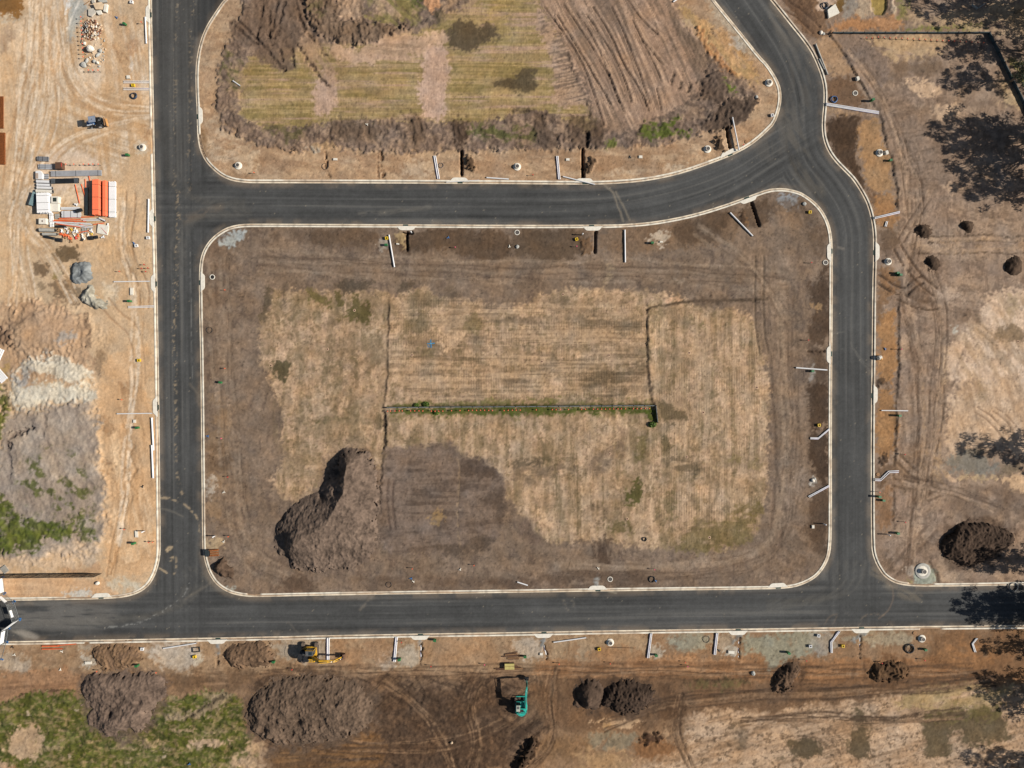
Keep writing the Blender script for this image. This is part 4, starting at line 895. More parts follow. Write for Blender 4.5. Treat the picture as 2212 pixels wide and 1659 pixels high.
# green ground lower left
GL = t(0,3,(-60,1150),(100,1080),(230,1000),(420,1010),(560,1020),(730,1040),(780,1150),(1360,1110),(1470,1040),(1650,1040),(1720,1000),(1900,990),(2050,1020),(2120,1150),(2100,1250),(2212,1420),(2260,1560),(2240,1800),(-60,1800))
P((112,112,62),GL,4,8,1,ro=.12); P((176,152,118),GL,4,8,.75,[(40,10,-4,.57,.06)]); P((82,86,34),GL,4,8,.85,[(22,10,10,.47,.08)],ro=.13); P((104,106,42),GL,4,8,.7,[(12,8,0,.56,.07)],ro=.12); P((160,138,100),GL,4,8,.6,[(8,6,0,.60,.05)]); P((58,68,30),GL,4,8,.6,[(14,7,30,.6,.06)],ro=.2)
P((200,170,138),t(0,3,(50,1500),(150,1330),(300,1310),(370,1400),(350,1530),(230,1580),(90,1540)),5,10,.92,(20,12,40,.2,.1),ro=.04); P((196,164,134),t(0,3,(-60,1560),(60,1600),(130,1700),(-60,1760)),4,6,.9,ro=.03); P((200,170,140),t(0,3,(1590,1430),(1700,1410),(1950,1420),(1980,1450),(1700,1460)),4,6,.9); P((190,160,128),t(0,3,(1200,1440),(1400,1430),(1400,1470),(1200,1470)),4,7,.6); P((194,164,132),t(0,3,(1450,1320),(1680,1310),(1680,1340),(1480,1340)),4,6,.6); P((196,164,132),t(0,3,(2020,1560),(2140,1500),(2212,1400)) + t(1,3,(60,1440),(110,1480),(100,1659),(-160,1659)),6,9,.85,(20,14,30,.25,.12))
P((160,140,114),t(0,3,(1380,1160),(1600,1200),(1800,1080),(1900,1000),(2060,1010),(1900,1120),(1700,1240),(1500,1240)),5,8,.85,ro=.18); L((70,62,50),t(0,3,(1610,1240),(1760,1120),(1880,1060),(1940,1020)),6,3,3,.8,h=-.45); L((82,74,58),t(0,3,(1940,1110),(2030,1040)),5,3,3,.7,h=-.3)
for q in ((245,1190),(660,1160),(1412,1545),(600,1560)):
    P((196,176,150),t(0,3,(q[0] - 20,q[1]),(q[0] + 5,q[1] - 20),(q[0] + 22,q[1] + 5),(q[0],q[1] + 22)),1.5,3,.85)
# dark stripped centre
DC = t(0,3,(2100,1000),(2212,900)) + t(1,3,(200,820),(860,820),(1300,850),(1700,850),(2000,880),(2212,860)) + t(2,3,(300,880),(390,1000),(380,1200),(260,1380),(180,1500),(60,1750)) + t(1,3,(120,1750),(80,1480),(0,1300))
P((116,93,74),DC,14,18,1,ro=.05); P((82,64,50),DC,12,12,.85,[(60,14,-35,.50,.08)],ro=.08); P((146,117,90),DC,12,12,.6,[(70,6,-40,.56,.06)],ro=.05); P((70,54,42),DC,12,12,.7,[(40,5,25,.60,.05)],h=-.08)
P((86,67,52),t(1,3,(1050,1050),(1480,930),(2060,950),(2212,1300),(2212,1750),(1120,1750),(1020,1400)),14,18,.85,ro=.12); P((120,94,72),t(1,3,(1050,1050),(1480,930),(2060,950),(2212,1300),(2212,1750),(1120,1750),(1020,1400)),9,12,.55,(9,7,30,.58,.06))
P((150,110,68),t(1,3,(120,1480),(500,1480),(1000,1360),(1100,1480),(1120,1750),(120,1750)),16,16,.6,(90,7,0,.42,.12),ro=.02); P((98,76,56),t(1,3,(120,1480),(500,1480),(1000,1360),(1100,1480),(1120,1750),(120,1750)),7,9,.7,(100,6,-4,.53,.08))
for q in (((1100,1010),(1340,1130)),((1130,950),(1380,1100)),((1180,900),(1400,1080)),((1250,870),(1430,1000)),((1440,980),(1440,1070),(1340,1140)),((1380,860),(1420,960)),((1720,950),(1740,1050)),((1770,950),(1790,1020)),((1830,1150),(1820,1250)),((1250,1460),(1300,1540)),((1580,1540),(1620,1600)),((1420,1250),(1600,1260)),((1660,1440),(1720,1430))):
    L((62,49,39),t(1,3,*q),3.5,2,3,.7,h=-.2)
for q in (((380,850),(390,1060),(380,1240),(330,1280),(200,1360),(60,1500),(0,1600)),((290,1080),(300,1160),(180,1260),(60,1350)),((220,1130),(180,1240),(0,1340)),((210,850),(215,1000)),((330,860),(325,960)),((240,850),(250,1000))):
    L((70,54,42),t(2,3,*q),3.5,1.8,2,.75,h=-.14)
P((126,98,74),t(2,3,(150,880),(520,880),(530,1250),(400,1300),(160,1250)),8,9,.75,(20,30,0,.3,.12))
# orange-brown strip and mixed verge,right half
P((168,124,86),t(2,3,(200,700),(1200,700),(2212,720)) + t(3,3,(1200,700),(2400,740),(2400,960),(0,960)) + t(2,3,(2212,900),(200,880)),8,9,.9,(50,12,0,.15,.1)); P((194,152,114),t(2,3,(400,720),(2100,720),(2100,880),(400,860)),8,9,.75,(40,10,4,.42,.12)); P((120,86,58),t(2,3,(200,760),(2212,760)) + t(3,3,(2300,700),(2300,960),(0,940)) + t(2,3,(2212,900),(300,880)),8,9,.65,(50,9,0,.55,.09))
P((176,150,120),t(2,3,(350,520),(1180,500),(1160,720),(340,740)),6,8,.8,(22,12,80,.2,.12)); P((140,106,76),t(2,3,(440,580),(580,560),(580,740),(450,750)),4,6,.65,(6,30,0,.42,.12)); P((158,120,86),t(2,3,(560,640),(1160,620),(1160,740),(700,730)),6,8,.7)
P((160,156,136),t(2,3,(1400,510),(1740,500),(1730,640),(1450,650),(1340,560)),7,8,.85); P((190,178,160),t(2,3,(1190,600),(1310,610),(1300,720),(1200,710)),4,6,.75); P((196,188,174),t(2,3,(1840,610),(1950,610),(1950,700),(1850,700)),3,5,.9); P((186,172,150),t(2,3,(1780,500),(1940,520),(1920,640),(1780,660)),6,7,.55)
P((158,156,136),t(2,3,(1970,520),(2212,500)) + t(3,3,(360,490),(480,500),(380,660),(100,740),(0,820)) + t(2,3,(2140,660),(2000,700)),6,8,.85,(24,12,60,.2,.12)); P((168,160,146),t(3,3,(380,490),(600,490),(560,680),(360,660)),6,8,.75,(26,12,0,.3,.12)); P((174,160,134),t(3,3,(600,480),(1280,470),(1250,560),(1000,590),(640,560)),6,8,.75,(26,12,0,.3,.12)); P((132,98,68),t(3,3,(1380,470),(2400,450),(2400,900),(1700,860),(1300,720),(1420,560)),8,9,.8,(22,12,30,.2,.12)); P((170,124,82),t(3,3,(1420,600),(2000,560),(1900,800),(1500,760)),9,10,.55,(22,8,20,.45,.1))
P((120,92,68),t(2,3,(150,880),(1200,860),(2212,900)) + t(3,3,(0,930),(1900,880),(2100,860),(1800,1000),(700,1080),(0,1200)) + t(2,3,(2212,1190),(1480,1220),(1480,1300),(1300,1260),(1200,1340),(300,1360)),9,10,.85,(60,12,0,.18,.12),ro=.03); P((86,66,50),t(2,3,(1280,900),(1500,920),(1500,1280),(1400,1340),(1250,1250),(1300,1050)),8,10,.65,(22,12,-50,.38,.12))
P((106,96,62),t(2,3,(1500,930),(1700,900),(2050,900),(2040,940),(1900,970),(1700,990),(1560,960)),5,8,.75,(9,8,0,.38,.12),ro=.12); L((74,62,46),t(2,3,(1480,920),(1700,895),(2060,905)),6,3,4,.6,(9,8,0,.38,.12),h=.05,ro=.15)
P((198,164,128),t(2,3,(640,1270),(800,1260),(1000,1240),(1140,1240),(1080,1290),(900,1320),(780,1310),(760,1270)),3,6,.92); P((200,160,100),t(2,3,(780,1290),(850,1280),(860,1310),(800,1320)),3,4,.6); P((140,132,112),t(2,3,(700,1380),(1050,1360),(1080,1450),(960,1510),(700,1520),(640,1450)),6,9,.75,(9,20,20,.32,.12),ro=.08); P((132,102,72),t(2,3,(220,1380),(680,1370),(680,1560),(240,1600)),8,10,.75,(20,12,20,.3,.12),ro=.09); P((182,150,112),t(2,3,(560,1520),(1040,1500),(1040,1750),(560,1750)),8,10,.7,(26,12,10,.32,.12)); P((70,52,38),t(2,3,(30,1560),(140,1420),(210,1380),(220,1480),(120,1660),(20,1700)),4,8,.9,ro=.3)
P((140,100,66),t(2,3,(1030,1480),(1120,1400),(1300,1400),(1420,1480),(1380,1580),(1200,1610),(1060,1540)),5,8,.85,ro=.10); P((66,48,37),t(2,3,(1100,1400),(1160,1350),(1260,1370),(1320,1400),(1240,1450),(1130,1440)),4,7,.85,ro=.3); P((196,160,124),t(2,3,(1290,1360),(1330,1320),(1350,1360),(1320,1380)),2,4,.85)
# pale ground lower right
PR = t(2,3,(1490,1220),(1560,1190),(2000,1180),(2212,1200)) + t(3,3,(200,1180),(600,1100),(900,1060),(1300,1020),(1900,960),(2400,1000),(2400,1800)) + t(2,3,(900,1800),(1050,1620),(1400,1620),(1560,1500),(1540,1330))
P((204,172,140),PR,12,14,.95,ro=.03); P((168,134,102),PR,10,12,.5,[(70,9,-14,.5,.1)]); P((126,102,80),PR,10,12,.5,[(40,5,-16,.58,.06)],ro=.02); P((220,190,160),PR,10,12,.4,[(40,14,-10,.53,.08)]); P((84,68,52),PR,8,10,.65,[(7,6,30,.66,.05)])
P((178,154,104),t(3,3,(1300,960),(2100,920),(2100,1100),(1300,1160),(1000,1080)),9,10,.6,(30,10,-4,.38,.12))
P((97,83,62),t(3,3,(160,1460),(220,1400),(330,1390),(440,1430),(470,1490),(440,1560),(330,1580),(240,1550)),5,7,.95); P((106,92,70),t(3,3,(50,1560),(150,1560),(160,1590),(70,1590)),3,5,.7)
P((99,84,62),t(3,3,(780,1130),(830,1110),(860,1200),(870,1380),(900,1440),(860,1560),(800,1590),(720,1560),(690,1460),(740,1360),(750,1260),(720,1210)),5,7,.95)
P((100,86,62),t(3,3,(1330,1200),(1460,1170),(1800,1170),(2050,1090),(2060,1300),(2100,1420),(2000,1460),(1900,1440),(1780,1480),(1720,1420),(1640,1340),(1560,1330),(1580,1450),(1540,1560),(1450,1600),(1380,1560),(1350,1440)),6,9,.92,(40,20,0,.12,.1)); P((112,102,58),t(3,3,(1330,1160),(2050,1080),(2050,1250),(1330,1260)),8,9,.6,(16,8,0,.42,.12),ro=.05)
P((112,96,76),t(2,3,(1920,1280),(2000,1250),(2040,1400),(2000,1560),(1920,1500)),9,10,.65,(12,24,0,.38,.12))
for q in (t(3,3,(0,1440),(180,1390),(330,1370),(450,1410),(500,1470)),t(3,3,(470,1310),(560,1340),(620,1420),(640,1500)),t(3,3,(430,1300),(540,1370),(560,1470),(620,1560)),t(3,3,(520,1290),(640,1170)),t(3,3,(0,1270),(200,1250),(400,1240)),t(2,3,(1340,1400),(1480,1320),(1520,1290)),t(2,3,(1600,1440),(1760,1400),(2212,1290)),t(2,3,(1600,1600),(1800,1540),(2212,1430)),t(2,3,(1590,1380),(1600,1450)),t(2,3,(1480,1390),(1520,1560)),t(3,3,(740,1110),(850,1080),(960,1080)),t(3,3,(1000,1010),(1300,1000),(1700,970)),t(3,3,(860,1160),(940,1200))):
    L((104,84,66),q,3.6,2,3,.7,h=-.14)
tracks(t(3,3,(1900,860),(1500,930),(1000,990),(640,1010),(0,1040)),24,8,(104,82,64),.55,-.05,(50,8,0,.38,.12))
tracks(t(2,3,(2212,800),(1400,800),(900,790),(400,800)),22,8,(132,98,70),.5,-.04)
for xx in (730,830):
    L((96,72,52),t(3,3,(xx,690),(xx + 5,780),(xx - 5,900)),5,2.5,2,.6,h=-.08)
# grey bedding gravel and pipe trenches in the verge
for q,w_ in ((t(1,3,(1425,545),(1420,600)),6),(t(2,3,(285,515),(245,600)),8),(t(2,3,(1975,505),(1910,570)),9),(t(3,3,(830,490),(735,570)),10),(t(0,3,(1880,590),(1885,680)),7),(t(2,2,(745,1659),(735,1670)) + t(2,3,(728,85)),8)):
    L((150,150,146),q,w_,2.5,2,.95,h=.08)
for q in (t(1,3,(1426,590),(1424,765)),t(2,3,(272,600),(302,712)),t(2,3,(1962,545),(1958,715)),t(3,3,(798,530),(795,705)),t(0,3,(1884,690),(1886,780)),t(3,1,(330,1378),(490,1382))):
    L((74,58,45),q,4.4,.8,.5,.9,h=-.35,smo=0)

# sweeping wheel tracks
def sweep(pts,n=5,spread=26,col=(178,142,106),a=.5,h=-.03,w=3.0):
    Q,q = resample(smooth(pts,3),6)
    d = np.gradient(Q,axis=0); nn = np.stack([-d[:,1],d[:,0]],1); nn /= np.linalg.norm(nn,axis=1)[:,None] + 1e-9
    for k in range(n):
        o = random.uniform(-.5,.5) * spread
        L(col,[tuple(p) for p in Q + nn * (o + 3 * np.sin(q / 40 + k)[:,None])],w * random.uniform(.6,1.3),1.3,.8,a * random.uniform(.6,1.1),(40,12,0,.42,.12),h,smo=0)
ES = (182,146,108); EP = (226,202,172)
for pts in ([(66,0),(54,120),(40,250),(22,400),(26,560),(20,660)],[(132,0),(112,150),(122,260),(62,380),(40,520),(66,650)],[(330,236),(250,235),(182,204),(142,120),(132,0)],[(322,262),(240,272),(150,300),(92,360),(50,460)],[(40,440),(60,500),(110,560),(160,650)],[(100,0),(92,200),(70,320),(30,480)],[(272,430),(262,520),(290,600),(302,700),(292,860),(280,1000),(262,1180)]):
    sweep(pts,7,34,ES,.75,-.03,3.2); sweep(pts,4,30,EP,.6,None,5)
for pts in ([(560,1454),(760,1450),(1000,1452),(1300,1450),(1700,1454),(2100,1450)],[(820,1462),(900,1520),(960,1600),(985,1670)],[(1300,1566),(1420,1520),(1600,1500),(1900,1490),(2150,1470)],[(1480,1500),(1462,1580),(1500,1660)],[(1200,1440),(1180,1520),(1200,1600),(1130,1670)],[(640,1600),(800,1620),(1000,1610),(1090,1560)],[(1040,1450),(1000,1520),(1030,1600),(1010,1670)],[(1600,1560),(1750,1545),(1900,1560),(2080,1540)]):
    sweep(pts,7,30,(84,65,50),.8,-.08,3.4); sweep(pts,4,30,(166,134,104),.5,None,3)
for pts in ([(1948,640),(1990,800),(1985,1000),(1962,1240)],[(2000,560),(2040,700),(2022,900),(1992,1100)],[(1950,1040),(2050,1062),(2150,1104)],[(1960,300),(2000,420),(1975,560),(1960,640)],[(1830,110),(1900,200),(1950,330),(1960,470)]):
    sweep(pts,6,30,(98,79,64),.75,-.06,3.0); sweep(pts,4,28,(176,150,126),.5,None,4)
for pts in ([(470,560),(480,800),(500,1000),(520,1200),(620,1245)],[(560,560),(800,575),(1100,590),(1400,580),(1700,610)],[(1700,620),(1705,800),(1715,1000),(1690,1200),(1500,1240),(1200,1235)],[(1500,500),(1620,580),(1690,700)]):
    sweep(pts,6,50,(101,84,70),.7,-.04,3.0); sweep(pts,5,50,(154,134,114),.5,None,6)
# loose spoil spread round the heaps
for q,c in ((t(0,3,(680,930),(760,810),(1400,800),(1500,920),(1400,1120),(1260,1400),(960,1430),(780,1330),(720,1180)),(112,93,79)),(t(1,3,(-150,1220),(-80,1020),(200,850),(660,820),(1050,960),(1080,1250),(900,1440),(400,1500),(40,1440)),(104,86,71)),(t(2,3,(480,1040),(560,900),(700,860),(1050,860),(1230,940),(1290,1060),(1200,1200),(900,1230),(620,1210)),(92,73,58)),(t(3,3,(-20,920),(60,780),(200,700),(340,740),(320,960),(120,1060)),(104,81,62)),(t(3,3,(790,850),(900,720),(1150,690),(1270,800),(1240,920),(1050,970),(880,920)),(108,80,56)),(t(1,2,(120,1380),(200,1180),(500,900),(640,620),(820,500),(1000,600),(1110,900),(1100,1400),(900,1650),(300,1640)),(112,95,82)),(t(3,2,(1440,1400),(1540,1230),(1800,1130),(2100,1220),(2180,1340),(1960,1540),(1720,1630),(1520,1560)),(92,74,60))):
    P(c,q,9,14,.8,(16,12,0,.34,.12),ro=.07)


ZID = zone_of(FX, FY)
for i, f in enumerate(((.95, .94, .94), (.97, .955, .94), (.96, .95, .94), (.85, .835, .82), (1.05, 1.085, 1.14))):
    G[ZID == i + 1] *= np.array(f)
# ---- relief
cl3 = unit(fbm(FX / 22, FY / 22, 3, 2))
lump = worley(FX + W3, FY + W4, 9.5, 0) * .9 + worley(FX + W4, FY + W3, 5.6, 2) * .6
_lm = worley(FX, FY, 6.5, 4) * (_lat[3][(np.floor(FY / 6.5).astype(int)) & 255, (np.floor(FX / 6.5).astype(int)) & 255] > .9)
big = sstep(.10, .26, RO)
Z = 0.10 + HZ + RO * (lump * 1.0 * big - .4 * big + cl3 * .24 + W3 * .10 + W5 * .13) + (.0045 + .03 * np.minimum(RO, .12)) * (W3 + W4) + (.005 + .03 * np.minimum(RO, .12)) * W5 + .02 * W1 * (RO > .03)
edge = sstep(3.4, 5.4, SI)
nearkerb = sstep(6.5, 16.0, SI)
Z = np.where(SI > 3.4, (0.08 + (Z - 0.08) * nearkerb) * edge - 0.35 * (1 - edge), -0.35)
far = np.maximum(np.maximum(-60 - FX, FX - 2290), np.maximum(-60 - FY, FY - 1730))
Z = np.where(far > 0, Z * np.exp(-np.maximum(far, 0) / 200.0) + 0.08 * (1 - np.exp(-np.maximum(far, 0) / 200.0)) * (SI > 3.4) - 0.35 * (SI <= 3.4) * (1 - np.exp(-np.maximum(far, 0) / 200.0)), Z)

def ground_z(fx, fy):
    i = np.clip(np.searchsorted(gx, fx), 1, NX - 1); j = np.clip(np.searchsorted(gy, fy), 1, NY - 1)
    return float(max(Z[j, i], Z[j - 1, i - 1], Z[j - 1, i], Z[j, i - 1]))

idx = np.arange(NY * NX).reshape(NY, NX)
Q4 = np.stack([idx[1:, :-1], idx[1:, 1:], idx[:-1, 1:], idx[:-1, :-1]], -1).reshape(-1, 4)
keep = (SI.ravel()[Q4].max(1) > -1.5)
V3 = np.stack([X(FX), Y(FY), Z], -1).reshape(-1, 3)
Q4 = Q4[keep]
used = np.zeros(NY * NX, bool); used[Q4.ravel()] = True
remap = np.cumsum(used) - 1
me = quad_mesh('ground', V3[used], remap[Q4])
hue = np.stack([1 + .022 * W2, 1 + .0 * W2, 1 - .03 * W2], -1)
gk = np.where(ZID == 5, .6, 1.0)
gcol = G * hue * np.clip(1 + gk * (.055 * W5 + .03 * W3) + .04 * W1, .6, 1.5)[..., None]
ch = fbm(FX / 3.1, FY / 3.1, 2, 1)
gcol *= (1 - gk * .38 * sstep(.72, .84, ch) + gk * .24 * sstep(.28, .18, ch))[..., None]
rm = sstep(.40, .62, anis(FX, FY, 50, 11, 0, 3, 3)); rm2 = sstep(.42, .62, anis(FX, FY, 11, 40, 0, 4, 3))
RX *= rm * .15; RY *= rm2 * .13
set_color(me, 'soil', np.clip(gcol, 0.004, 0.9).reshape(-1, 3)[used])
set_vec(me, 'ribs', np.stack([RX, RY, RX * 0], -1).reshape(-1, 3)[used])
ground = tag(link('ground', me, None, soil_mat('bare_earth', 0.09, True)), 'bare graded earth of the building lots with tracks and grass patches', None, None, 'structure')

# ------------------------------------------------------------------ asphalt
RC = {'R1': [(377, -430), (381, 200), (388, 700), (394, 1330)], 'R2': [(385, 441), (900, 443), (1250, 444), (1400, 428), (1560, 380), (1660, 315), (1720, 280)],
      'R3': [(1560, -90), (1640, 20), (1700, 110), (1735, 200), (1735, 270), (1745, 340), (1800, 400), (1840, 470), (1846, 560), (1845, 1250), (1845, 1330)], 'R4': [(-500, 1346), (2700, 1303)]}
ax_ = np.arange(-420, 2640, 2.4); ay_ = np.arange(-415, 1420, 2.4)
AX, AY = np.meshgrid(ax_, ay_)
# coarse signed distance, then refined where it matters
from_si = island_s(AX[::4, ::4], AY[::4, ::4])
def up(a):
    jj = np.minimum(np.arange(AY.shape[0]) / 4.0, a.shape[0] - 1.001); ii = np.minimum(np.arange(AX.shape[1]) / 4.0, a.shape[1] - 1.001)
    j = jj.astype(int); i = ii.astype(int); fj = (jj - j)[:, None]; fi = (ii - i)[None, :]
    return (a[j][:, i] * (1 - fi) + a[j][:, i + 1] * fi) * (1 - fj) + (a[j + 1][:, i] * (1 - fi) + a[j + 1][:, i + 1] * fi) * fj
AS = up(from_si)
ok = AS < 5.5
ridx = np.arange(AX.size).reshape(AX.shape)
Q4 = np.stack([ridx[1:, :-1], ridx[1:, 1:], ridx[:-1, 1:], ridx[:-1, :-1]], -1).reshape(-1, 4)
Q4 = Q4[ok.ravel()[Q4].all(1)]
used = np.zeros(AX.size, bool); used[Q4.ravel()] = True
remap = np.cumsum(used) - 1
rx_, ry_ = AX.ravel()[used], AY.ravel()[used]
rs = AS.ravel()[used]
acc = np.zeros(rx_.size); wsum = np.full(rx_.size, 1e-6); acc2 = np.zeros(rx_.size)
for n_, (kk, pl) in enumerate(RC.items()):
    Pq, q = resample(smooth(pl, 2), 14)
    bd = np.full(rx_.size, 1e9); lat = np.zeros(rx_.size); arc = np.zeros(rx_.size)
    for i in range(len(Pq) - 1):
        a_, b_ = Pq[i], Pq[i + 1]; dx, dy = b_ - a_; L2 = dx * dx + dy * dy
        q_ = np.clip(((rx_ - a_[0]) * dx + (ry_ - a_[1]) * dy) / L2, 0, 1)
        ex, ey = rx_ - a_[0] - q_ * dx, ry_ - a_[1] - q_ * dy
        d_ = np.hypot(ex, ey); u_ = d_ < bd
        bd[u_] = d_[u_]; lat[u_] = ((dx * ey - dy * ex) / math.sqrt(L2))[u_]; arc[u_] = (q[i] + q_ * (q[i + 1] - q[i]))[u_]
    w_ = np.exp(-(bd / 55.0) ** 6) + 1e-9
    nz_ = anis(lat, arc, 4.0, 420.0, 0, n_, 3) * .6 + anis(lat, arc, 11.0, 260.0, 0, n_ + 2, 3) * .4
    acc += w_ * nz_; wsum += w_
    acc2 += w_ * np.exp(-((np.abs(lat) - 13) / 9.0) ** 2)
streak = acc / wsum; wheel = acc2 / wsum
blot = fbm(rx_ / 70, ry_ / 70, 4, 4)
speck = fbm(rx_ / 3.4, ry_ / 3.4, 2, 2)
base = np.array(alb((75, 75, 74)))
lum = 1.04 + (streak - .5) * 1.25 + (blot - .5) * .45 + (wheel - .4) * .12 + (fbm(rx_ / 5, ry_ / 5, 3, 0) - .5) * .35
RCOL = base[None, :] * np.clip(lum, .5, 2.2)[:, None]
dust = alb((152, 132, 110))
edge_d = sstep(-16, -1, rs) * (0.10 + .35 * sstep(.42, .62, fbm(rx_ / 30, ry_ / 30, 4, 1)))
RCOL += (dust - RCOL) * edge_d[:, None] * .8
RCOL += (alb((120, 115, 107)) - RCOL) * (.30 * sstep(.55, .75, streak))[:, None]

def RP(col, pts, soft=3, a=.5, nz=None, w=None, smo=2, warp=2.0):
    pp = smooth(pts, smo, w is None)
    xs = [p[0] for p in pp]; ys = [p[1] for p in pp]; pad = soft + (w or 0) + 6
    sel = np.where((rx_ > min(xs) - pad) & (rx_ < max(xs) + pad) & (ry_ > min(ys) - pad) & (ry_ < max(ys) + pad))[0]
    if not len(sel): return
    x, y = rx_[sel], ry_[sel]
    wx = x + warp * (fbm(x / 12, y / 12, 3, 0) - .5) * 2; wy = y + warp * (fbm(x / 12, y / 12, 3, 1) - .5) * 2
    d = sdist(wx, wy, pp) if w is None else w / 2 - seg_dist(wx, wy, pp)
    m = sstep(-soft, soft, d) * a
    if nz is not None:
        _nk[0] += 1
        m = m * sstep(nz[3] - nz[4], nz[3] + nz[4], anis(x, y, nz[0], nz[1], nz[2], _nk[0], 3))
    c = alb(col)
    RCOL[sel] += (c - RCOL[sel]) * m[:, None]

SAND = (196,172,138); LGT = (122,117,108); DK = (50,50,50)
# darker later seal at the top of the left street
RP(DK,t(0,0,(1700,-100),(2000,-100),(1900,60),(1800,190),(1740,300),(1690,330),(1660,300)),4,.5)
RP((84,80,74),t(0,0,(1320,-100),(1700,-100),(1660,300),(1660,1500),(1350,1659)),12,.25)
# sand trail and loose stones along the left street
for x0 in (1515,1645):
    RP(SAND,t(0,0,(x0 + 20,0),(x0,400),(x0,800),(x0 - 20,1250),(x0 - 10,1659)) ,4,.22,(4,4,0,.66,.05),9)
RP(SAND,t(0,1,(1540,0),(1530,500),(1510,900),(1500,1300),(1510,1659)),4,.38,(4,4,0,.65,.05),10)
RP((150,148,142),t(0,1,(1640,480),(1650,1000),(1660,1659)),.8,.35,(3,9,0,.48,.1),2.0,warp=.3)
RP(SAND,t(0,2,(1510,0),(1520,300),(1510,560),(1520,760),(1550,880),(1580,980)),3,.42,(5,5,0,.58,.07),6)
RP(SAND,t(0,2,(1385,985),(1450,985),(1545,1020)),2,.55,(6,5,0,.44,.1),4)
RP(SAND,t(0,2,(1590,1040),(1650,1090),(1700,1160)),2,.55,(6,5,0,.44,.1),4)
RP(SAND,t(0,2,(1700,1160),(1730,1240),(1720,1280)),2,.5,(6,5,0,.5,.1),4)
RP((120,114,104),t(0,2,(1390,1080),(1480,1090),(1580,1150)),2,.6,None,3)
RP(SAND,t(0,2,(1420,1430),(1450,1400),(1500,1400),(1470,1440),(1440,1460)),2,.7,(6,5,0,.4,.1))
RP(SAND,t(0,2,(1450,1510),(1500,1480),(1500,1510),(1470,1540)),2,.6,(6,5,0,.4,.1))
RP(SAND,t(0,2,(1370,1590),(1440,1635)),1.5,.8,None,2.5)
RP(SAND,t(0,2,(1500,1640),(1525,1560),(1520,1500)),2,.5,(6,5,0,.45,.1),4)
RP((128,118,104),t(0,2,(1640,0),(1690,60),(1730,110)),3,.4,None,4)
# junction sweeps
for k in range(9):
    o = k * 26
    RP(LGT if k % 2 else DK,t(0,3,(1560 + o,-60),(1590 + o * .9,120),(1420 + o * .7,320 - o * .1),(1000,430 - o * .35),(300,440 - o * .3)),5,.22,(26,6,40,.42,.12),7)
RP((170,168,162),t(0,3,(1640,60),(1580,180),(1480,250),(1390,320),(1250,390),(1100,430),(900,450)),1.0,.38,(4,4,40,.55,.06),4)
RP((170,160,146),t(0,3,(60,480),(250,470),(360,540),(240,560),(150,500)),6,.6,(20,8,20,.4,.12))
RP((140,134,126),t(0,3,(60,200),(1000,210),(1000,480),(80,480)),18,.34,(60,6,2,.42,.12))
RP((150,138,122),t(0,3,(1880,20),(1700,140),(1600,200)),3,.2,None,5); RP((150,138,122),t(0,3,(1760,-20),(1900,120),(2000,170)),6,.2,None,9)
for k in range(7):
    RP(LGT if k % 2 else DK,t(0,1,(1430 + 30 * k,-160),(1470 + 30 * k,-40 + 10 * k),(1650 + 20 * k,60 + 8 * k),(2100,60 + 16 * k)),6,.2,(26,6,-30,.4,.12),8)
    RP(LGT if k % 2 else DK,t(0,1,(1420 + 36 * k,700),(1440 + 30 * k,420),(1600 + 20 * k,240 - 10 * k),(2150,210 - 12 * k)),6,.2,(26,6,30,.4,.12),8)
RP((150,128,104),t(0,1,(1600,240),(1800,160),(1900,130)),8,.2,(20,8,-20,.4,.12),14)
# tyre marks on the upper street
RP((150,138,120),t(2,0,(800,1600),(880,1659)) + t(2,1,(900,80),(965,250)),1.6,.5,None,4); RP((150,138,120),t(2,1,(900,0),(960,120),(1020,240)),1.6,.45,None,4)
RP((130,124,114),t(1,1,(900,190),(1100,180),(1500,130)),4,.3,(20,6,0,.45,.1),10)
RP((124,116,104),t(3,0,(60,60),(120,250),(200,350),(330,380),(420,540)),8,.35,(30,8,50,.42,.12),30)
RP((118,110,98),t(3,0,(160,1000),(260,1250),(300,1500),(420,1640)),10,.3,(30,8,60,.42,.12),40)
RP((104,98,90),t(3,0,(0,1300),(160,1180),(260,950),(300,700),(200,400)),8,.3,(40,6,75,.45,.1),50)
for q in (((720,1300),(780,1440),(900,1560)),((750,1360),(830,1480),(940,1520)),((570,1220),(660,1210)),((640,1360),(650,1362))):
    RP((128,124,116),t(3,1,*q),1.2,.28,None,2.5)
RP((140,132,120),t(3,1,(610,480),(650,490)),2,.45,None,6)
for k in range(8):
    RP(LGT if k % 2 else DK,t(3,3,(560 + 40 * k,-120),(570 + 34 * k,60),(420 + 30 * k,190),(0,200 + 14 * k)),5,.2,(26,6,-40,.4,.12),8)
RP((150,126,104),t(3,3,(1010,0),(1080,90),(1090,200),(1040,310),(960,370)),1.5,.3,None,3); RP((150,132,110),t(3,3,(790,430),(820,350),(900,330),(1000,340)),2,.3,(4,4,0,.5,.1),4)
RP((150,128,104),t(3,3,(490,420),(530,350),(600,330)),1.6,.22,(7,5,0,.4,.1),3); RP((146,126,104),t(3,3,(560,420),(600,350)),1.5,.2,(7,5,0,.4,.1),3)
RP((150,136,116),t(3,3,(920,-40),(1040,60),(1120,140),(1300,190)),6,.3,(20,6,30,.42,.12),20)
RP((150,138,120),t(2,3,(440,190),(470,300),(540,290),(520,220)),3,.3,(8,6,0,.45,.1),5); RP((160,150,132),t(2,3,(780,120),(860,135),(900,145)),1.2,.6,None,3)
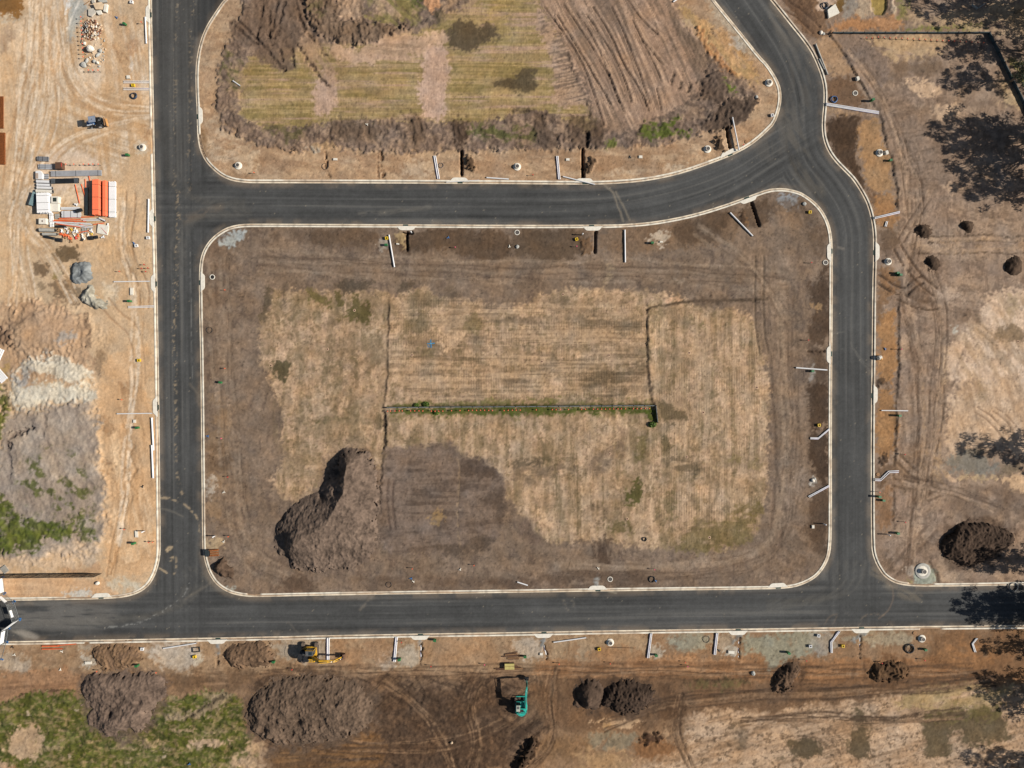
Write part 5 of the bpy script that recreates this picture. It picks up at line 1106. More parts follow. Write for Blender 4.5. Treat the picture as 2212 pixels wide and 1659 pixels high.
RP((150,138,122),t(1,3,(900,290),(960,230),(985,200)),3,.3,(6,5,0,.45,.1),6); RP((140,130,116),t(1,3,(280,400),(360,490)),2,.2,None,3); RP((130,124,116),t(1,3,(560,180),(1000,180)),5,.35,(14,8,0,.45,.1),12)
# scattered pale chips over every street
sel = speck > .87
RCOL[sel] += (alb((178,164,140)) - RCOL[sel]) * (.4 * sstep(.87,.93,speck[sel]))[:,None]

RZ = 0.0 + 0.0 * rx_
me = quad_mesh('road', np.stack([X(rx_), Y(ry_), RZ], -1), remap[Q4])
set_color(me, 'soil', np.clip(RCOL, .004, .9))
road = tag(link('road', me, None, soil_mat('asphalt', 0.10, False, 0.85, 3.5, 0.15)), 'fresh dark asphalt street network with dusty wheel streaks', None, None, 'structure')
# distant continuation of the streets beyond the modelled frame
mb = MB()
for (x0, y0, x1, y1) in ((319, -6000, 430, -414), (-12000, 1288, -419, 1402), (2632, 1246, 14000, 1360)):
    mb.add([(X(x0), Y(y1), -.004), (X(x1), Y(y1), -.004), (X(x1), Y(y0), -.004), (X(x0), Y(y0), -.004)], [(0, 1, 2, 3)])
tag(mb.build('road', mat('far_asphalt', (72, 72, 71), .9)), None, None, None, 'structure')

# ------------------------------------------------------------------ kerb and gutter
mk, N_, L_, b_ = newmat('kerb_concrete')
at_ = N_.new('ShaderNodeAttribute'); at_.attribute_name = 'soil'
ge_ = N_.new('ShaderNodeNewGeometry'); n1_ = N_.new('ShaderNodeTexNoise'); n1_.inputs['Scale'].default_value = 1.6; n1_.inputs['Detail'].default_value = 6
L_.new(ge_.outputs['Position'], n1_.inputs['Vector'])
r_ = N_.new('ShaderNodeMapRange'); r_.inputs['From Min'].default_value = .3; r_.inputs['From Max'].default_value = .7; r_.inputs['To Min'].default_value = .84; r_.inputs['To Max'].default_value = 1.1
L_.new(n1_.outputs['Fac'], r_.inputs['Value'])
v_ = N_.new('ShaderNodeVectorMath'); v_.operation = 'SCALE'
L_.new(at_.outputs['Color'], v_.inputs[0]); L_.new(r_.outputs[0], v_.inputs['Scale']); L_.new(v_.outputs[0], b_.inputs['Base Color'])
b_.inputs['Roughness'].default_value = .85
CTOP = (246, 236, 216); CPAN = (238, 222, 196); CINV = (206, 174, 138); DIRT = (176, 144, 112)
GAPS = [(327, 305, 26), (1990, 1268, 26), (170, 1290, 28), (429, 318, 26), (186, 1384, 6), (2010, 1358, 24), (548, 1288, 14), (1710, 137, 12)]

def kerb(name, pts, closed, flip, label):
    if closed:
        pts = list(pts) + [pts[0]]
    Qp, q = resample(pts, 5.0)
    d = np.gradient(Qp, axis=0)
    if closed:
        d[0] = d[-1] = Qp[1] - Qp[-2]
    n = np.stack([-d[:, 1], d[:, 0]], 1); n /= np.linalg.norm(n, axis=1)[:, None] + 1e-9
    n *= flip
    # profile across: (offset in plan units into the island, z, colour)
    prof = [(-0.3, -.02, CPAN), (0.1, .012, CPAN), (2.2, .006, CPAN), (3.4, -.002, CINV), (4.1, 0.0, CINV), (4.4, .11, CTOP), (4.8, .145, CTOP), (7.6, .15, CTOP), (7.8, -.05, CTOP)]
    V = []; C = []
    sand = fbm(Qp[:, 0] / 30, Qp[:, 1] / 30, 4, 2)
    patch = fbm(Qp[:, 0] / 60, Qp[:, 1] / 60, 3, 3)
    for i in range(len(Qp)):
        g = 0.0
        for (x_, y_, r0) in GAPS:
            g = max(g, 1.0 if math.hypot(Qp[i, 0] - x_, Qp[i, 1] - y_) < r0 else 0.0)
        for k, (o, z, c) in enumerate(prof):
            cc = alb(c)
            ds = float(sstep(.34, .66, np.array(sand[i]))) * (0.15 if k in (0, 1) else .75 if k in (2, 3, 4) else .10)
            cc = cc + (alb(DIRT) - cc) * ds
            cc = cc * (0.84 + .3 * patch[i])
            if k >= 5: cc = cc + (alb(DIRT) - cc) * .55 * float(sstep(.56, .68, np.array(patch[i])))
            if i % 7 == 3: cc = cc * .72
            if g and k >= 5:
                z = .03 if k < 8 else -.05; cc = alb(DIRT)
            V.append((X(Qp[i, 0] + n[i, 0] * o), Y(Qp[i, 1] + n[i, 1] * o), z)); C.append(cc)
    m_ = len(prof); F = []
    for i in range(len(Qp) - 1):
        for k in range(m_ - 1):
            f = (i * m_ + k, i * m_ + k + 1, (i + 1) * m_ + k + 1, (i + 1) * m_ + k)
            F.append(f if flip > 0 else f[::-1])
    me = quad_mesh(name, np.array(V), np.array(F), False)
    set_color(me, 'soil', np.array(C))
    me.materials.append(mk)
    return tag(link(name, me), label, None, None, 'structure')

def orient(P_, flip_test):
    """+1 when the left normal (-dy,dx) points into the island"""
    Qp, _ = resample(P_, 20.0)
    i = len(Qp) // 2
    d = Qp[i + 1] - Qp[i]; n = np.array([-d[1], d[0]]) / np.hypot(*d)
    c = Qp[i] + n * 4
    return 1 if inside(np.array([c[0]]), np.array([c[1]]), ISL[flip_test])[0] else -1
kerb('kerb', KA, True, orient(KA, 'A'), 'pale concrete kerb and gutter round the upper block')
kerb('kerb', KB, True, orient(KB, 'B'), 'pale concrete kerb and gutter round the central block')
kerb('kerb', KC, False, orient(KC, 'C'), 'pale concrete kerb and gutter along the outer side of the curving street')
kerb('kerb', KD, False, orient(KD, 'D'), 'pale concrete kerb and gutter along the lower side of the bottom street')
kerb('kerb', KE, False, orient(KE, 'E'), 'pale concrete kerb and gutter on the sandy yard side')
# ------------------------------------------------------------------ earth mounds
def mound(name, label, pts, ridge, H, col, rough=.15, lump=.0, group=None, cat='mound', dents=(), streak=None, step=1.55, pw=.8, warp=8.0, two=None, sharp=False):
    pts = smooth(pts, 1, True)
    xs = [p[0] for p in pts]; ys = [p[1] for p in pts]
    ax = np.arange(min(xs) - 6, max(xs) + 6, step); ay = np.arange(min(ys) - 6, max(ys) + 6, step)
    fx, fy = np.meshgrid(ax, ay)
    n1 = unit(fbm(fx / 26, fy / 26, 4, 1)); n2 = unit(fbm(fx / 8, fy / 8, 3, 2)); n3 = unit(fbm(fx / 4, fy / 4, 2, 3))
    d = sdist(fx + warp * n1 * .5 + n2 * warp * .35, fy + warp * n2 * .5, pts) + n3 * warp * .4
    ds = np.maximum(sdist(fx + 3 * n1, fy - 3 * n1, pts), 0) * (d > 0)
    dr = seg_dist(fx, fy, ridge) if len(ridge) > 1 else np.hypot(fx - ridge[0][0], fy - ridge[0][1])
    q = ds / (ds + dr + 1e-6)
    h = H * (np.clip(q, 0, 1) ** pw if sharp else sstep(0, 1, np.clip(q, 0, 1) ** (pw + .1)) ** .9)
    env = sstep(0, 14, ds)
    h = h + env * (rough * (n1 * .55 + n2 * .20) + (.012 + .05 * rough) * n3)
    if lump:
        h = h + env * lump * ((worley(fx + 2 * n2, fy + 2 * n3, 8.0, 1) * .5 - .25) * sstep(.42, .62, fbm(fx / 20, fy / 20, 3, 5)) + n2 * .10 + n3 * .13)
    if streak:
        an, am = streak
        h = h + env * am * unit(anis(fx + 3 * n1, fy + 3 * n2, 34, 7, an, 2, 3)) * .3 * sstep(.35, .6, fbm(fx / 30, fy / 30, 2, 4))
    for (x, y, r, dep) in dents:
        h = h - dep * np.exp(-((fx - x) ** 2 + (fy - y) ** 2) / (r * r))
    gi = np.clip(np.searchsorted(gx, ax), 0, NX - 1); gj = np.clip(np.searchsorted(gy, ay), 0, NY - 1)
    zb = np.clip(Z[np.ix_(gj, gi)], .0, .25)
    z = np.where(d > 0, np.maximum(zb + h, zb - .02), zb - .12)
    ii = np.arange(fx.size).reshape(fx.shape)
    F = np.stack([ii[1:, :-1], ii[1:, 1:], ii[:-1, 1:], ii[:-1, :-1]], -1).reshape(-1, 4)
    F = F[(d.ravel()[F].max(1) > 0)]
    us = np.zeros(fx.size, bool); us[F.ravel()] = True
    rm_ = np.cumsum(us) - 1
    x0, y0 = X(np.mean(xs)), Y(np.mean(ys))
    V = np.stack([X(fx) - x0, Y(fy) - y0, z], -1).reshape(-1, 3)[us]
    me = quad_mesh(name, V, rm_[F])
    c = alb(col)[None, None, :] * np.clip(1 + .10 * n2 + .09 * n3 + .08 * n1, .5, 1.6)[..., None]
    if two is not None:
        m_ = sstep(.50, .62, fbm(fx / 12, fy / 12, 3, 4))[..., None]
        c = c + (alb(two)[None, None, :] - c) * m_ * .7
    set_color(me, 'soil', np.clip(c, .004, .9).reshape(-1, 3)[us])
    me.materials.append(MATS.get('mound_earth') or soil_mat('mound_earth', .12, False, .97, 2.6, .6))
    o = link(name, me); o.location = (x0, y0, 0)
    return tag(o, label, cat, group)

def ell(cx, cy, rx, ry, n=12):
    return [(cx + rx * math.cos(2 * math.pi * k / n), cy + ry * math.sin(2 * math.pi * k / n)) for k in range(n)]

mound('soil_stockpile', 'largest grey-brown topsoil stockpile with a steep shaded side inside the central block',
      t(1, 2, (690, 640), (730, 570), (810, 535), (900, 560), (980, 620), (1030, 700), (1060, 830), (1070, 1000), (1060, 1200), (1075, 1360), (1000, 1500), (880, 1590), (600, 1620), (320, 1590), (210, 1480), (155, 1370), (175, 1230), (280, 1060), (430, 970), (560, 900), (615, 830), (640, 720)),
      t(1, 2, (815, 690), (800, 780), (790, 920), (735, 1010), (640, 1190), (490, 1280), (370, 1340)), 3.0, (112, 95, 82), .07, .07, None, 'stockpile', [(*t(1, 2, (715, 770))[0], 11, 1.1), (*t(1, 2, (240, 1370))[0], 15, 1.0), (*t(1, 2, (720, 930))[0], 8, .8), (*t(1, 2, (575, 960))[0], 8, .8)], (-60, .10), pw=.9, sharp=True)
mound('soil_mound', 'broad dark cloddy mound half in tree shade near the right edge', t(3, 2, (1480, 1390), (1510, 1310), (1600, 1225), (1720, 1180), (1850, 1175), (1960, 1200), (2060, 1260), (2130, 1320), (2100, 1400), (1960, 1480), (1860, 1560), (1720, 1582), (1600, 1555), (1520, 1490)), t(3, 2, (1620, 1340), (1800, 1280), (1960, 1320)), 1.3, (72, 57, 46), .10, .26, pw=.45)
for (c_, rx_s, ry_s, lb) in (((1345, 335), 84, 68, 'small round dark spoil heap nearest the curving street, above the wheel ruts'), ((1715, 305), 70, 62, 'small round dark spoil heap just below the big tree shadow'), ((1412, 622), 74, 74, 'small round dark spoil heap just below the wheel ruts'), ((2120, 640), 80, 88, 'small round dark spoil heap against the right edge of the lot')):
    q = t(3, 1, c_)[0]
    mound('spoil_heap', lb, ell(q[0], q[1], rx_s / 4, ry_s / 4), [(q[0] - 4, q[1])], 1.0, (80, 64, 51), .06, .08, 'four round spoil heaps on the right-hand lot', 'heap', [(q[0] - 5, q[1] + 1, 5, .3)], warp=2.5)
q = t(2, 3, (675, 1030))[0]
mound('soil_mound', 'smooth dark conical mound beside a cloddy one below the bottom street', ell(q[0], q[1], 38, 38), [(q[0] - 4, q[1])], 1.7, (84, 68, 56), .06, .03, 'twin dark mounds', dents=[(q[0] - 20, q[1] + 12, 9, .7)])
q = t(2, 3, (1000, 1040))[0]
mound('soil_mound', 'rough black cloddy mound joined to the smooth cone below the bottom street', ell(q[0], q[1], 58, 38), [(q[0] - 30, q[1]), (q[0] + 25, q[1])], 1.35, (68, 54, 44), .10, .30, 'twin dark mounds', pw=.6)
mound('soil_mound', 'low tan cloddy spoil mound against the bottom kerb near the orange conduits', t(0, 3, (785, 660), (820, 590), (960, 575), (1130, 580), (1210, 620), (1230, 700), (1180, 790), (1060, 830), (900, 820), (830, 760)), t(0, 3, (880, 680), (1080, 690)), .6, (128, 101, 76), .10, .20, pw=.6, two=(118, 94, 74))
mound('soil_mound', 'brown spoil mound between the kerb and the haul track, just left of the yellow digger', t(0, 3, (1940, 680), (1960, 610), (2060, 565), (2180, 560)) + t(1, 3, (100, 575), (175, 620), (180, 700), (110, 780), (-40, 800), (-220, 790)), t(0, 3, (2020, 690), (2212, 680)) + t(1, 3, (60, 680)), .8, (112, 89, 69), .10, .16, pw=.65)
mound('soil_stockpile', 'large lobed grey-brown dumped stockpile spilling onto the green ground', t(0, 3, (700, 930), (760, 835), (850, 820), (1100, 830), (1400, 822), (1465, 900), (1450, 1010), (1380, 1090), (1335, 1180), (1280, 1310), (1200, 1372), (1100, 1360), (1000, 1405), (900, 1390), (800, 1310), (745, 1210), (760, 1110), (785, 1075), (730, 1020)), t(0, 3, (860, 930), (1150, 960), (1180, 1150), (1050, 1260)), 1.2, (112, 94, 81), .16, .03, None, 'stockpile', [(*t(0, 3, (1040, 1340))[0], 7, .9), (*t(0, 3, (1130, 1330))[0], 7, .9), (*t(0, 3, (1215, 1080))[0], 6, .6), (*t(0, 3, (960, 1180))[0], 6, .5)], pw=.6)
mound('soil_stockpile', 'long furrowed brown stockpile below the yellow digger', t(1, 3, (-125, 1200), (-60, 1060), (40, 960), (200, 880), (400, 850), (640, 860), (860, 900), (980, 1000), (1010, 1150), (990, 1320), (880, 1380), (700, 1420), (450, 1460), (200, 1460), (60, 1400), (-70, 1330)), t(1, 3, (60, 1180), (300, 1080), (600, 1080), (800, 1140)), 1.25, (104, 86, 71), .15, .06, None, 'stockpile', [(*t(1, 3, (70, 1320))[0], 9, .8), (*t(1, 3, (370, 1240))[0], 8, .6)], (-55, .13), pw=.6)
mound('soil_mound', 'dark rooty spoil mound beside grey bedding gravel right of the pipe trench', t(3, 3, (20, 910), (60, 830), (150, 745), (285, 740), (300, 800), (250, 880), (260, 960), (180, 1005), (80, 1022), (35, 985)), t(3, 3, (110, 930), (190, 820)), 1.0, (98, 77, 60), .10, .30, pw=.6, dents=[(*t(3, 3, (90, 950))[0], 8, .7)], two=(74, 58, 46))
mound('soil_mound', 'dark orange-brown rooty mound below the manhole near the lower right', t(3, 3, (835, 845), (900, 760), (980, 720), (1140, 728), (1210, 800), (1226, 865), (1160, 912), (1050, 926), (960, 902), (890, 870)), t(3, 3, (960, 820), (1120, 830)), .75, (96, 72, 50), .08, .30, pw=.55, dents=[(*t(3, 3, (1050, 850))[0], 9, .4)], two=(78, 58, 42))
mound('spoil_heap', 'small black cloddy heap inside the lower left kerb corner of the central block', t(0, 2, (1845, 1560), (1880, 1500), (1950, 1520), (2000, 1600), (2020, 1690), (1960, 1710), (1890, 1650)), t(0, 2, (1900, 1570), (1960, 1660)), 1.0, (92, 74, 60), .12, .24, None, 'heap', pw=.6)
mound('gravel_stockpile', 'flat blue-grey crushed rock stockpile with a scooped top in the sandy yard', t(0, 1, (588, 650), (640, 608), (788, 598), (800, 680), (798, 772), (660, 808), (604, 730)), t(0, 1, (660, 670), (740, 680), (720, 730)), .95, (134, 137, 136), .05, .04, None, 'stockpile', [(*t(0, 1, (690, 690))[0], 11, .55)], pw=.6, warp=1.6)
mound('rubble_bank', 'grey-green rubble bank beside the crushed rock stockpile', t(0, 1, (705, 880), (760, 792), (815, 800), (840, 900), (990, 960), (900, 1015), (800, 1000), (725, 950)), t(0, 1, (770, 870), (850, 960)), .9, (168, 162, 146), .10, .25, None, 'rubble', two=(128, 120, 104), warp=3)
mound('soil_berm', 'black cloddy berm at the bottom edge beside curved digger tracks', t(2, 3, (10, 1640), (60, 1540), (140, 1420), (205, 1375), (220, 1450), (160, 1590), (90, 1700), (20, 1720)), t(2, 3, (60, 1650), (120, 1520), (190, 1410)), .95, (74, 57, 43), .12, .32, None, 'berm')

def gz(fx, fy):
    return max(0.02, min(ground_z(fx, fy), .5))

# ------------------------------------------------------------------ materials for the built things
M_PVC = mat('pvc_white', (232, 230, 228), .35, var=.05, scale=.8)
M_LIL = mat('lilac_stripe', (150, 132, 176), .5)
M_ORG = mat('pvc_orange', (240, 112, 62), .45, var=.08, scale=.7)
M_CONC = mat('concrete', (208, 198, 182), .85, var=.12, scale=3)
M_CONG = mat('concrete_grey', (178, 174, 164), .88, var=.12, scale=3)
M_CONW = mat('concrete_pale', (232, 224, 208), .85, var=.08, scale=3)
M_BLK = mat('black_plastic', (36, 38, 40), .5, var=.25)
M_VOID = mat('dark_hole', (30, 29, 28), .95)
M_COVER = mat('iron_cover', (88, 82, 78), .7, metal=.2, var=.15, scale=9)
M_GRATE = mat('galvanised_grate', (70, 96, 86), .6, metal=.3, var=.2, scale=6)
M_GRN = mat('green_plastic', (44, 112, 62), .5, var=.1)
M_YEL = mat('yellow_plastic', (226, 188, 44), .5, var=.1)
M_STEEL = mat('grey_steel', (112, 116, 118), .5, metal=.5, var=.15)
M_DSTEEL = mat('dark_steel', (54, 62, 64), .6, metal=.3, var=.2)
M_RUST = mat('rusty_steel', (158, 92, 44), .9, var=.3, scale=5)
M_TIM = mat('timber', (150, 112, 76), .9, var=.25, scale=6)
M_TIMD = mat('weathered_timber', (96, 66, 46), .9, var=.25, scale=6)
M_RED = mat('red_paint', (214, 58, 50), .6)
M_CAP = mat('orange_cap', (246, 112, 74), .5)
M_PINK = mat('pink_tape', (236, 96, 130), .7)
M_BLUE = mat('blue_plastic', (58, 112, 168), .5)
M_BHOSE = mat('blue_black_hose', (40, 60, 82), .5, var=.2)

def ring_pts(fx, fy, r, z, n=28):
    return [(X(fx) + r * math.cos(2 * math.pi * k / n), Y(fy) + r * math.sin(2 * math.pi * k / n), z) for k in range(n + 1)]

# ------------------------------------------------------------------ pipes lying about
def pipe(label, pts, r=.11, m=M_PVC, name='drain_pipe', cat='pipe', group='drain pipes laid across the verges', stripe=False, z=None, lift=0.0):
    P3 = []
    for (fx, fy) in pts:
        zz = (gz(fx, fy) if z is None else z) + r + lift
        P3.append((X(fx), Y(fy), zz))
    if z is None:
        top = max(p[2] for p in P3)
        P3 = [(p[0], p[1], top) for p in P3]
    c = Vector(P3[0])
    loc = [tuple(Vector(p) - c) for p in P3]
    if len(loc) > 2:      # round the elbows a little
        loc2 = [loc[0]]
        for i in range(1, len(loc) - 1):
            a, b, d = Vector(loc[i - 1]), Vector(loc[i]), Vector(loc[i + 1])
            loc2 += [tuple(b + (a - b).normalized() * r * 1.5), tuple(b), tuple(b + (d - b).normalized() * r * 1.5)]
        loc = loc2 + [loc[-1]]
    o = MB().tube(loc, r, 10, caps=False).build(name, m, None, True, loc=c)
    o.data.materials.append(M_LIL)
    tag(o, label, cat, group)
    a, b = Vector(loc[0]), Vector(loc[1]); d = (b - a).normalized()
    MB().tube([a + d * .02, a + d * .02 + (b - a).normalized() * .14], r * 1.16, 10, caps=False).build('socket', m, o, True)
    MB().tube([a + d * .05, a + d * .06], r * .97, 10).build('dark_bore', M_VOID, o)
    e0, e1 = Vector(loc[-2]), Vector(loc[-1]); d2 = (e1 - e0).normalized()
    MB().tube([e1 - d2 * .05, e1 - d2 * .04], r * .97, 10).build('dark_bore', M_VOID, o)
    if stripe:
        n = d.cross(Vector((0, 0, 1))).normalized()
        mbs = MB()
        for i in range(len(loc) - 1):
            mbs.tube([Vector(loc[i]) + n * r * .86 + Vector((0, 0, r * .52)), Vector(loc[i + 1]) + n * r * .86 + Vector((0, 0, r * .52))], r * .22, 6)
        mbs.build('lilac_stripe', M_LIL, o, True)
    return o

G1 = 'pairs of white drain pipes'
pipe('single white pipe slanting beside the yellow box in the upper verge of the central block', t(1, 1, (1150, 372), (1197, 650)), .14)
pipe('upright white pipe lying alone right of the trench, upper verge of the central block', t(2, 1, (973, 328), (977, 610)), .14)
pipe('white pipe lying diagonally near the upper right trench of the central block', t(2, 1, (1882, 180), (2078, 383)), .14)
pipe('white pipe lying crosswise at the right verge of the central block by a green pillar', t(3, 1, (238, 1518), (508, 1538)), .13)
pipe('thick white pipe against the left street kerb beside the pipe yard', t(0, 1, (1288, 62), (1283, 352)), .15)
pipe('long thin white pipe reaching the left kerb inlet above a concrete lid', t(0, 1, (988, 776), (1298, 772)), .10)
for k, yy in enumerate((988, 999)):
    pipe(('upper' if k == 0 else 'lower') + ' of two thin white pipes crossing the sandy verge below the concrete lid', t(0, 1, (1110, yy + 2), (1340, yy - 5)), .075, group=G1)
pipe('lone thin white pipe reaching the kerb inlet beside the tan haul strip', t(0, 2, (1013, 257), (1318, 253)), .10)
pipe('upper of two thick white pipes lying along the left kerb', t(0, 2, (1315, 290), (1330, 572)), .16)
pipe('lower of two thick white pipes lying along the left kerb, red stripe on one side', t(0, 2, (1315, 527), (1327, 812)), .16)
for k, yy in enumerate((703, 717, 763, 777)):
    pipe(['first', 'second', 'third', 'fourth'][k] + ' from the top of four white pipes above a small hose coil', t(0, 0, (1070, yy), (1292, yy + (2 if k > 1 else 0))), .075, group='four pipes crossing the sandy verge', stripe=(k == 2))
pipe('white strip of pipe against the top of the left street kerb', t(0, 0, (1258, 150), (1268, 380)), .13)
for k, dx in enumerate((0, 14)):
    pipe(('left' if k == 0 else 'right') + ' of two striped pipes in the upper verge beside a small wire coil', t(1, 0, (1537 + dx, 1348), (1571 + dx, 1548)), .10, group=G1, stripe=True)
pipe('short white pipe lying along the kerb of the upper block', t(1, 0, (1992, 1536), (2184, 1549)), .12)
pipe('white pipe lying along the gutter below the narrow trench', t(1, 0, (1645, 1575), (1930, 1558)), .07, z=.14)
for k, dx in enumerate((0, 12)):
    pipe(('left' if k == 0 else 'right') + ' of two striped pipes right of the manhole in the upper verge', t(2, 0, (384 + dx, 1350), (402 + dx, 1552)), .10, group=G1, stripe=True)
pipe('white pipe slanting across the kerb inlet onto the asphalt', t(2, 0, (440, 1527), (716, 1596)), .11, z=.16)
pipe('white pipe beside the deep trench at the right end of the upper block', t(2, 0, (1897, 1022), (1955, 1308)), .12)
pipe('long grey-white pipe lying behind the outer kerb of the curve', t(3, 0, (408, 385), (512, 648)), .14, M_CONG)
pipe('short pipe beside the long one behind the outer kerb', t(3, 0, (440, 512), (484, 602)), .11, M_CONG)
for k, dy in enumerate((0, 9, 18)):
    pipe(['top', 'middle', 'bottom'][k] + ' of three long pipes crossing the outer verge of the curve', t(3, 0, (500, 894 + dy), (955, 967 + dy)), .085, group='three pipes crossing the outer verge', stripe=(k != 1))
for k, dy in enumerate((0, 11)):
    pipe(('upper' if k == 0 else 'lower') + ' of two pipes slanting up from the outer kerb below the curve', t(3, 1, (915, 222 + dy), (1132, 170 + dy)), .09, group=G1, stripe=True)
for k, dx in enumerate((0, 12)):
    pipe(('left' if k == 0 else 'right') + ' short offcut of white pipe beside an orange lid at the outer verge', t(3, 1, (1018 + dx, 255), (1006 + dx, 300)), .08, group=G1)
pipe('single white pipe crossing the dark cut bank by a green pillar', t(3, 2, (975, 228), (1205, 231)), .10)
for k, dy in enumerate((0, 9)):
    pipe(('upper' if k == 0 else 'lower') + ' of two cranked pipes meeting the right kerb of the central block', t(3, 2, (362, 464 + dy), (431, 465 + dy), (527, 384 + dy)), .09, group=G1, stripe=True)
    pipe(('upper' if k == 0 else 'lower') + ' of two straight slanting pipes meeting the right kerb of the central block', t(3, 2, (345 + 8 * k, 970 + 8 * k), (525, 873 + 10 * k)), .09, group=G1, stripe=True)
    pipe(('upper' if k == 0 else 'lower') + ' of two double-cranked pipes leaving the outer kerb by a timber disc', t(3, 2, (920, 820 + 13 * k), (966 + 5 * k, 820 + 14 * k), (1036 + 9 * k, 752 + 13 * k), (1125, 748 + 14 * k)), .09, group=G1, stripe=True)
for k in (0, 1):
    pipe(('left' if k == 0 else 'right') + ' of two striped pipes under the yellow digger boom', t(1, 3, (618 + 14 * k, 533), (617 + 13 * k, 730)), .11, group=G1, stripe=True)
    pipe(('left' if k == 0 else 'right') + ' of two striped pipes leaning in the verge right of the yellow digger', t(1, 3, (1209 + 12 * k, 525), (1190 + 13 * k, 738)), .11, group=G1, stripe=True)
    pipe(('left' if k == 0 else 'right') + ' of two striped pipes in the verge right of the lower manhole', t(2, 3, (1196 + 11 * k, 492), (1168 + 12 * k, 706)), .10, group=G1, stripe=True)
    pipe(('left' if k == 0 else 'right') + ' of two striped pipes between the grey-green gravel patch and the white lid', t(2, 3, (1764 + 12 * k, 490), (1743 + 13 * k, 677)), .11, group=G1, stripe=True)
    pipe(('left' if k == 0 else 'right') + ' of two bent striped pipes left of the yellow meter box, lower right verge', t(3, 3, (607 + 12 * k, 475), (537 + 11 * k, 570), (541 + 11 * k, 662)), .10, group=G1, stripe=True)
    pipe(('left' if k == 0 else 'right') + ' of two short bent pipes at the shaded end of the lower verge', t(3, 3, (1796 + 10 * k, 535), (1758 + 9 * k, 583), (1780 + 12 * k, 655)), .09, group=G1)
for q, lb in ((t(1, 3, (1423, 600), (1424, 760)), 'pipe set in a narrow gravel-backed trench right of the yellow digger'), (t(2, 3, (276, 604), (300, 710)), 'pipe in the short slanting trench near the timber stacks'), (t(2, 3, (1961, 550), (1958, 706)), 'pipe in the narrow trench beside the white square lid'), (t(3, 3, (797, 534), (795, 700)), 'pipe in the narrow trench of the lower right verge')):
    pipe(lb, q, .11, group='pipes set in open trenches', z=-.28, stripe=True)
pipe('white pipe lying along the lower verge between trench and manhole', t(2, 3, (358, 570), (640, 530)), .12)
pipe('white pipe lying along the bottom kerb behind the grey scraped pad', t(0, 3, (1413, 623), (1700, 578)), .12)
pipe('short white pipe at the lower edge of the central block', t(2, 3, (46, 50), (136, 79)), .12)
pipe('short white offcut lying at the fringe of the upper field', t(0, 0, (2016, 702), (2080, 746)), .10)
pipe('thin rusty rod lying in the verge right of the lower manhole', t(2, 3, (830, 615), (1056, 622)), .04, M_TIMD, 'steel_rod', 'rod', None)
pipe('short white pipe lying at the top edge beside the orange bank', t(2, 0, (1390, 22), (1424, 0)), .12)
for k, (a_, b_, r_) in enumerate((((368, 604), (522, 602), .12), ((368, 630), (546, 626), .09), ((500, 598), (664, 585), .09))):
    pipe(['thick orange conduit of three lying along the bottom kerb', 'lowest thin orange conduit lying along the bottom kerb', 'thin orange conduit overlapping the kerb edge at the bottom street'][k], t(0, 3, a_, b_), r_, M_ORG, 'conduit', 'conduit', 'orange conduits by the bottom kerb')

# ------------------------------------------------------------------ manholes
def manhole(fx, fy, label, rb=.70, rs=.40, h=.55, apron=0.0, group='raised concrete manholes'):
    z0 = gz(fx, fy) - .06
    e = empty('manhole', (X(fx), Y(fy), z0), 0, label, 'manhole', group)
    if apron:
        MB().lathe([(apron, 0), (apron, .16), (apron - .12, .20), (rb - .02, .20)], 28).build('apron', M_CONG, e, True)
    MB().lathe([(rb, 0), (rb, .14), (rb - .06, .18), (rs + .04, .24), (rs - .02, .24)], 28).build('base_ring', M_CONW, e, False)
    MB().lathe([(rs, .2), (rs, h), (rs - .02, h + .02), (rs - .09, h + .02), (rs - .09, h - .10)], 24).build('shaft', M_CONC, e, False)
    MB().lathe([(rs - .08, h - .03), (.14, h - .025), (.01, h - .025)], 20).build('cover', M_COVER, e, False)
    return e
for (q, lb, kw) in ((t(0, 0, (1232, 1275)), 'raised concrete manhole in the sandy verge above the pipe yard', {}), (t(0, 0, (2060, 1432)), 'raised manhole in the lower left corner of the upper block', {}), (t(2, 0, (45, 1442)), 'raised manhole midway along the lower verge of the upper block', {}), (t(2, 0, (1688, 1290)), 'raised manhole near the deep trench at the right of the upper block', {}), (t(3, 0, (6, 718)), 'raised manhole behind the kerb at the right tip of the upper block', {}),
                    (t(3, 0, (962, 1322)), 'raised manhole beside a concrete block on the outer verge', {}), (t(3, 1, (1036, 602)), 'raised manhole at the outer verge near the wheel ruts', dict(rb=.66)), (t(2, 3, (848, 573)), 'raised manhole in the verge below the middle of the bottom street', {}), (t(3, 3, (1328, 540)), 'raised manhole beside the black hose coil below the bottom street', {}), (t(3, 2, (1335, 1615)), 'widest manhole, on a grey-green concrete apron at the lower right junction', dict(rb=1.0, rs=.44, h=.7, apron=1.45))):
    manhole(q[0][0], q[0][1], lb, **kw)

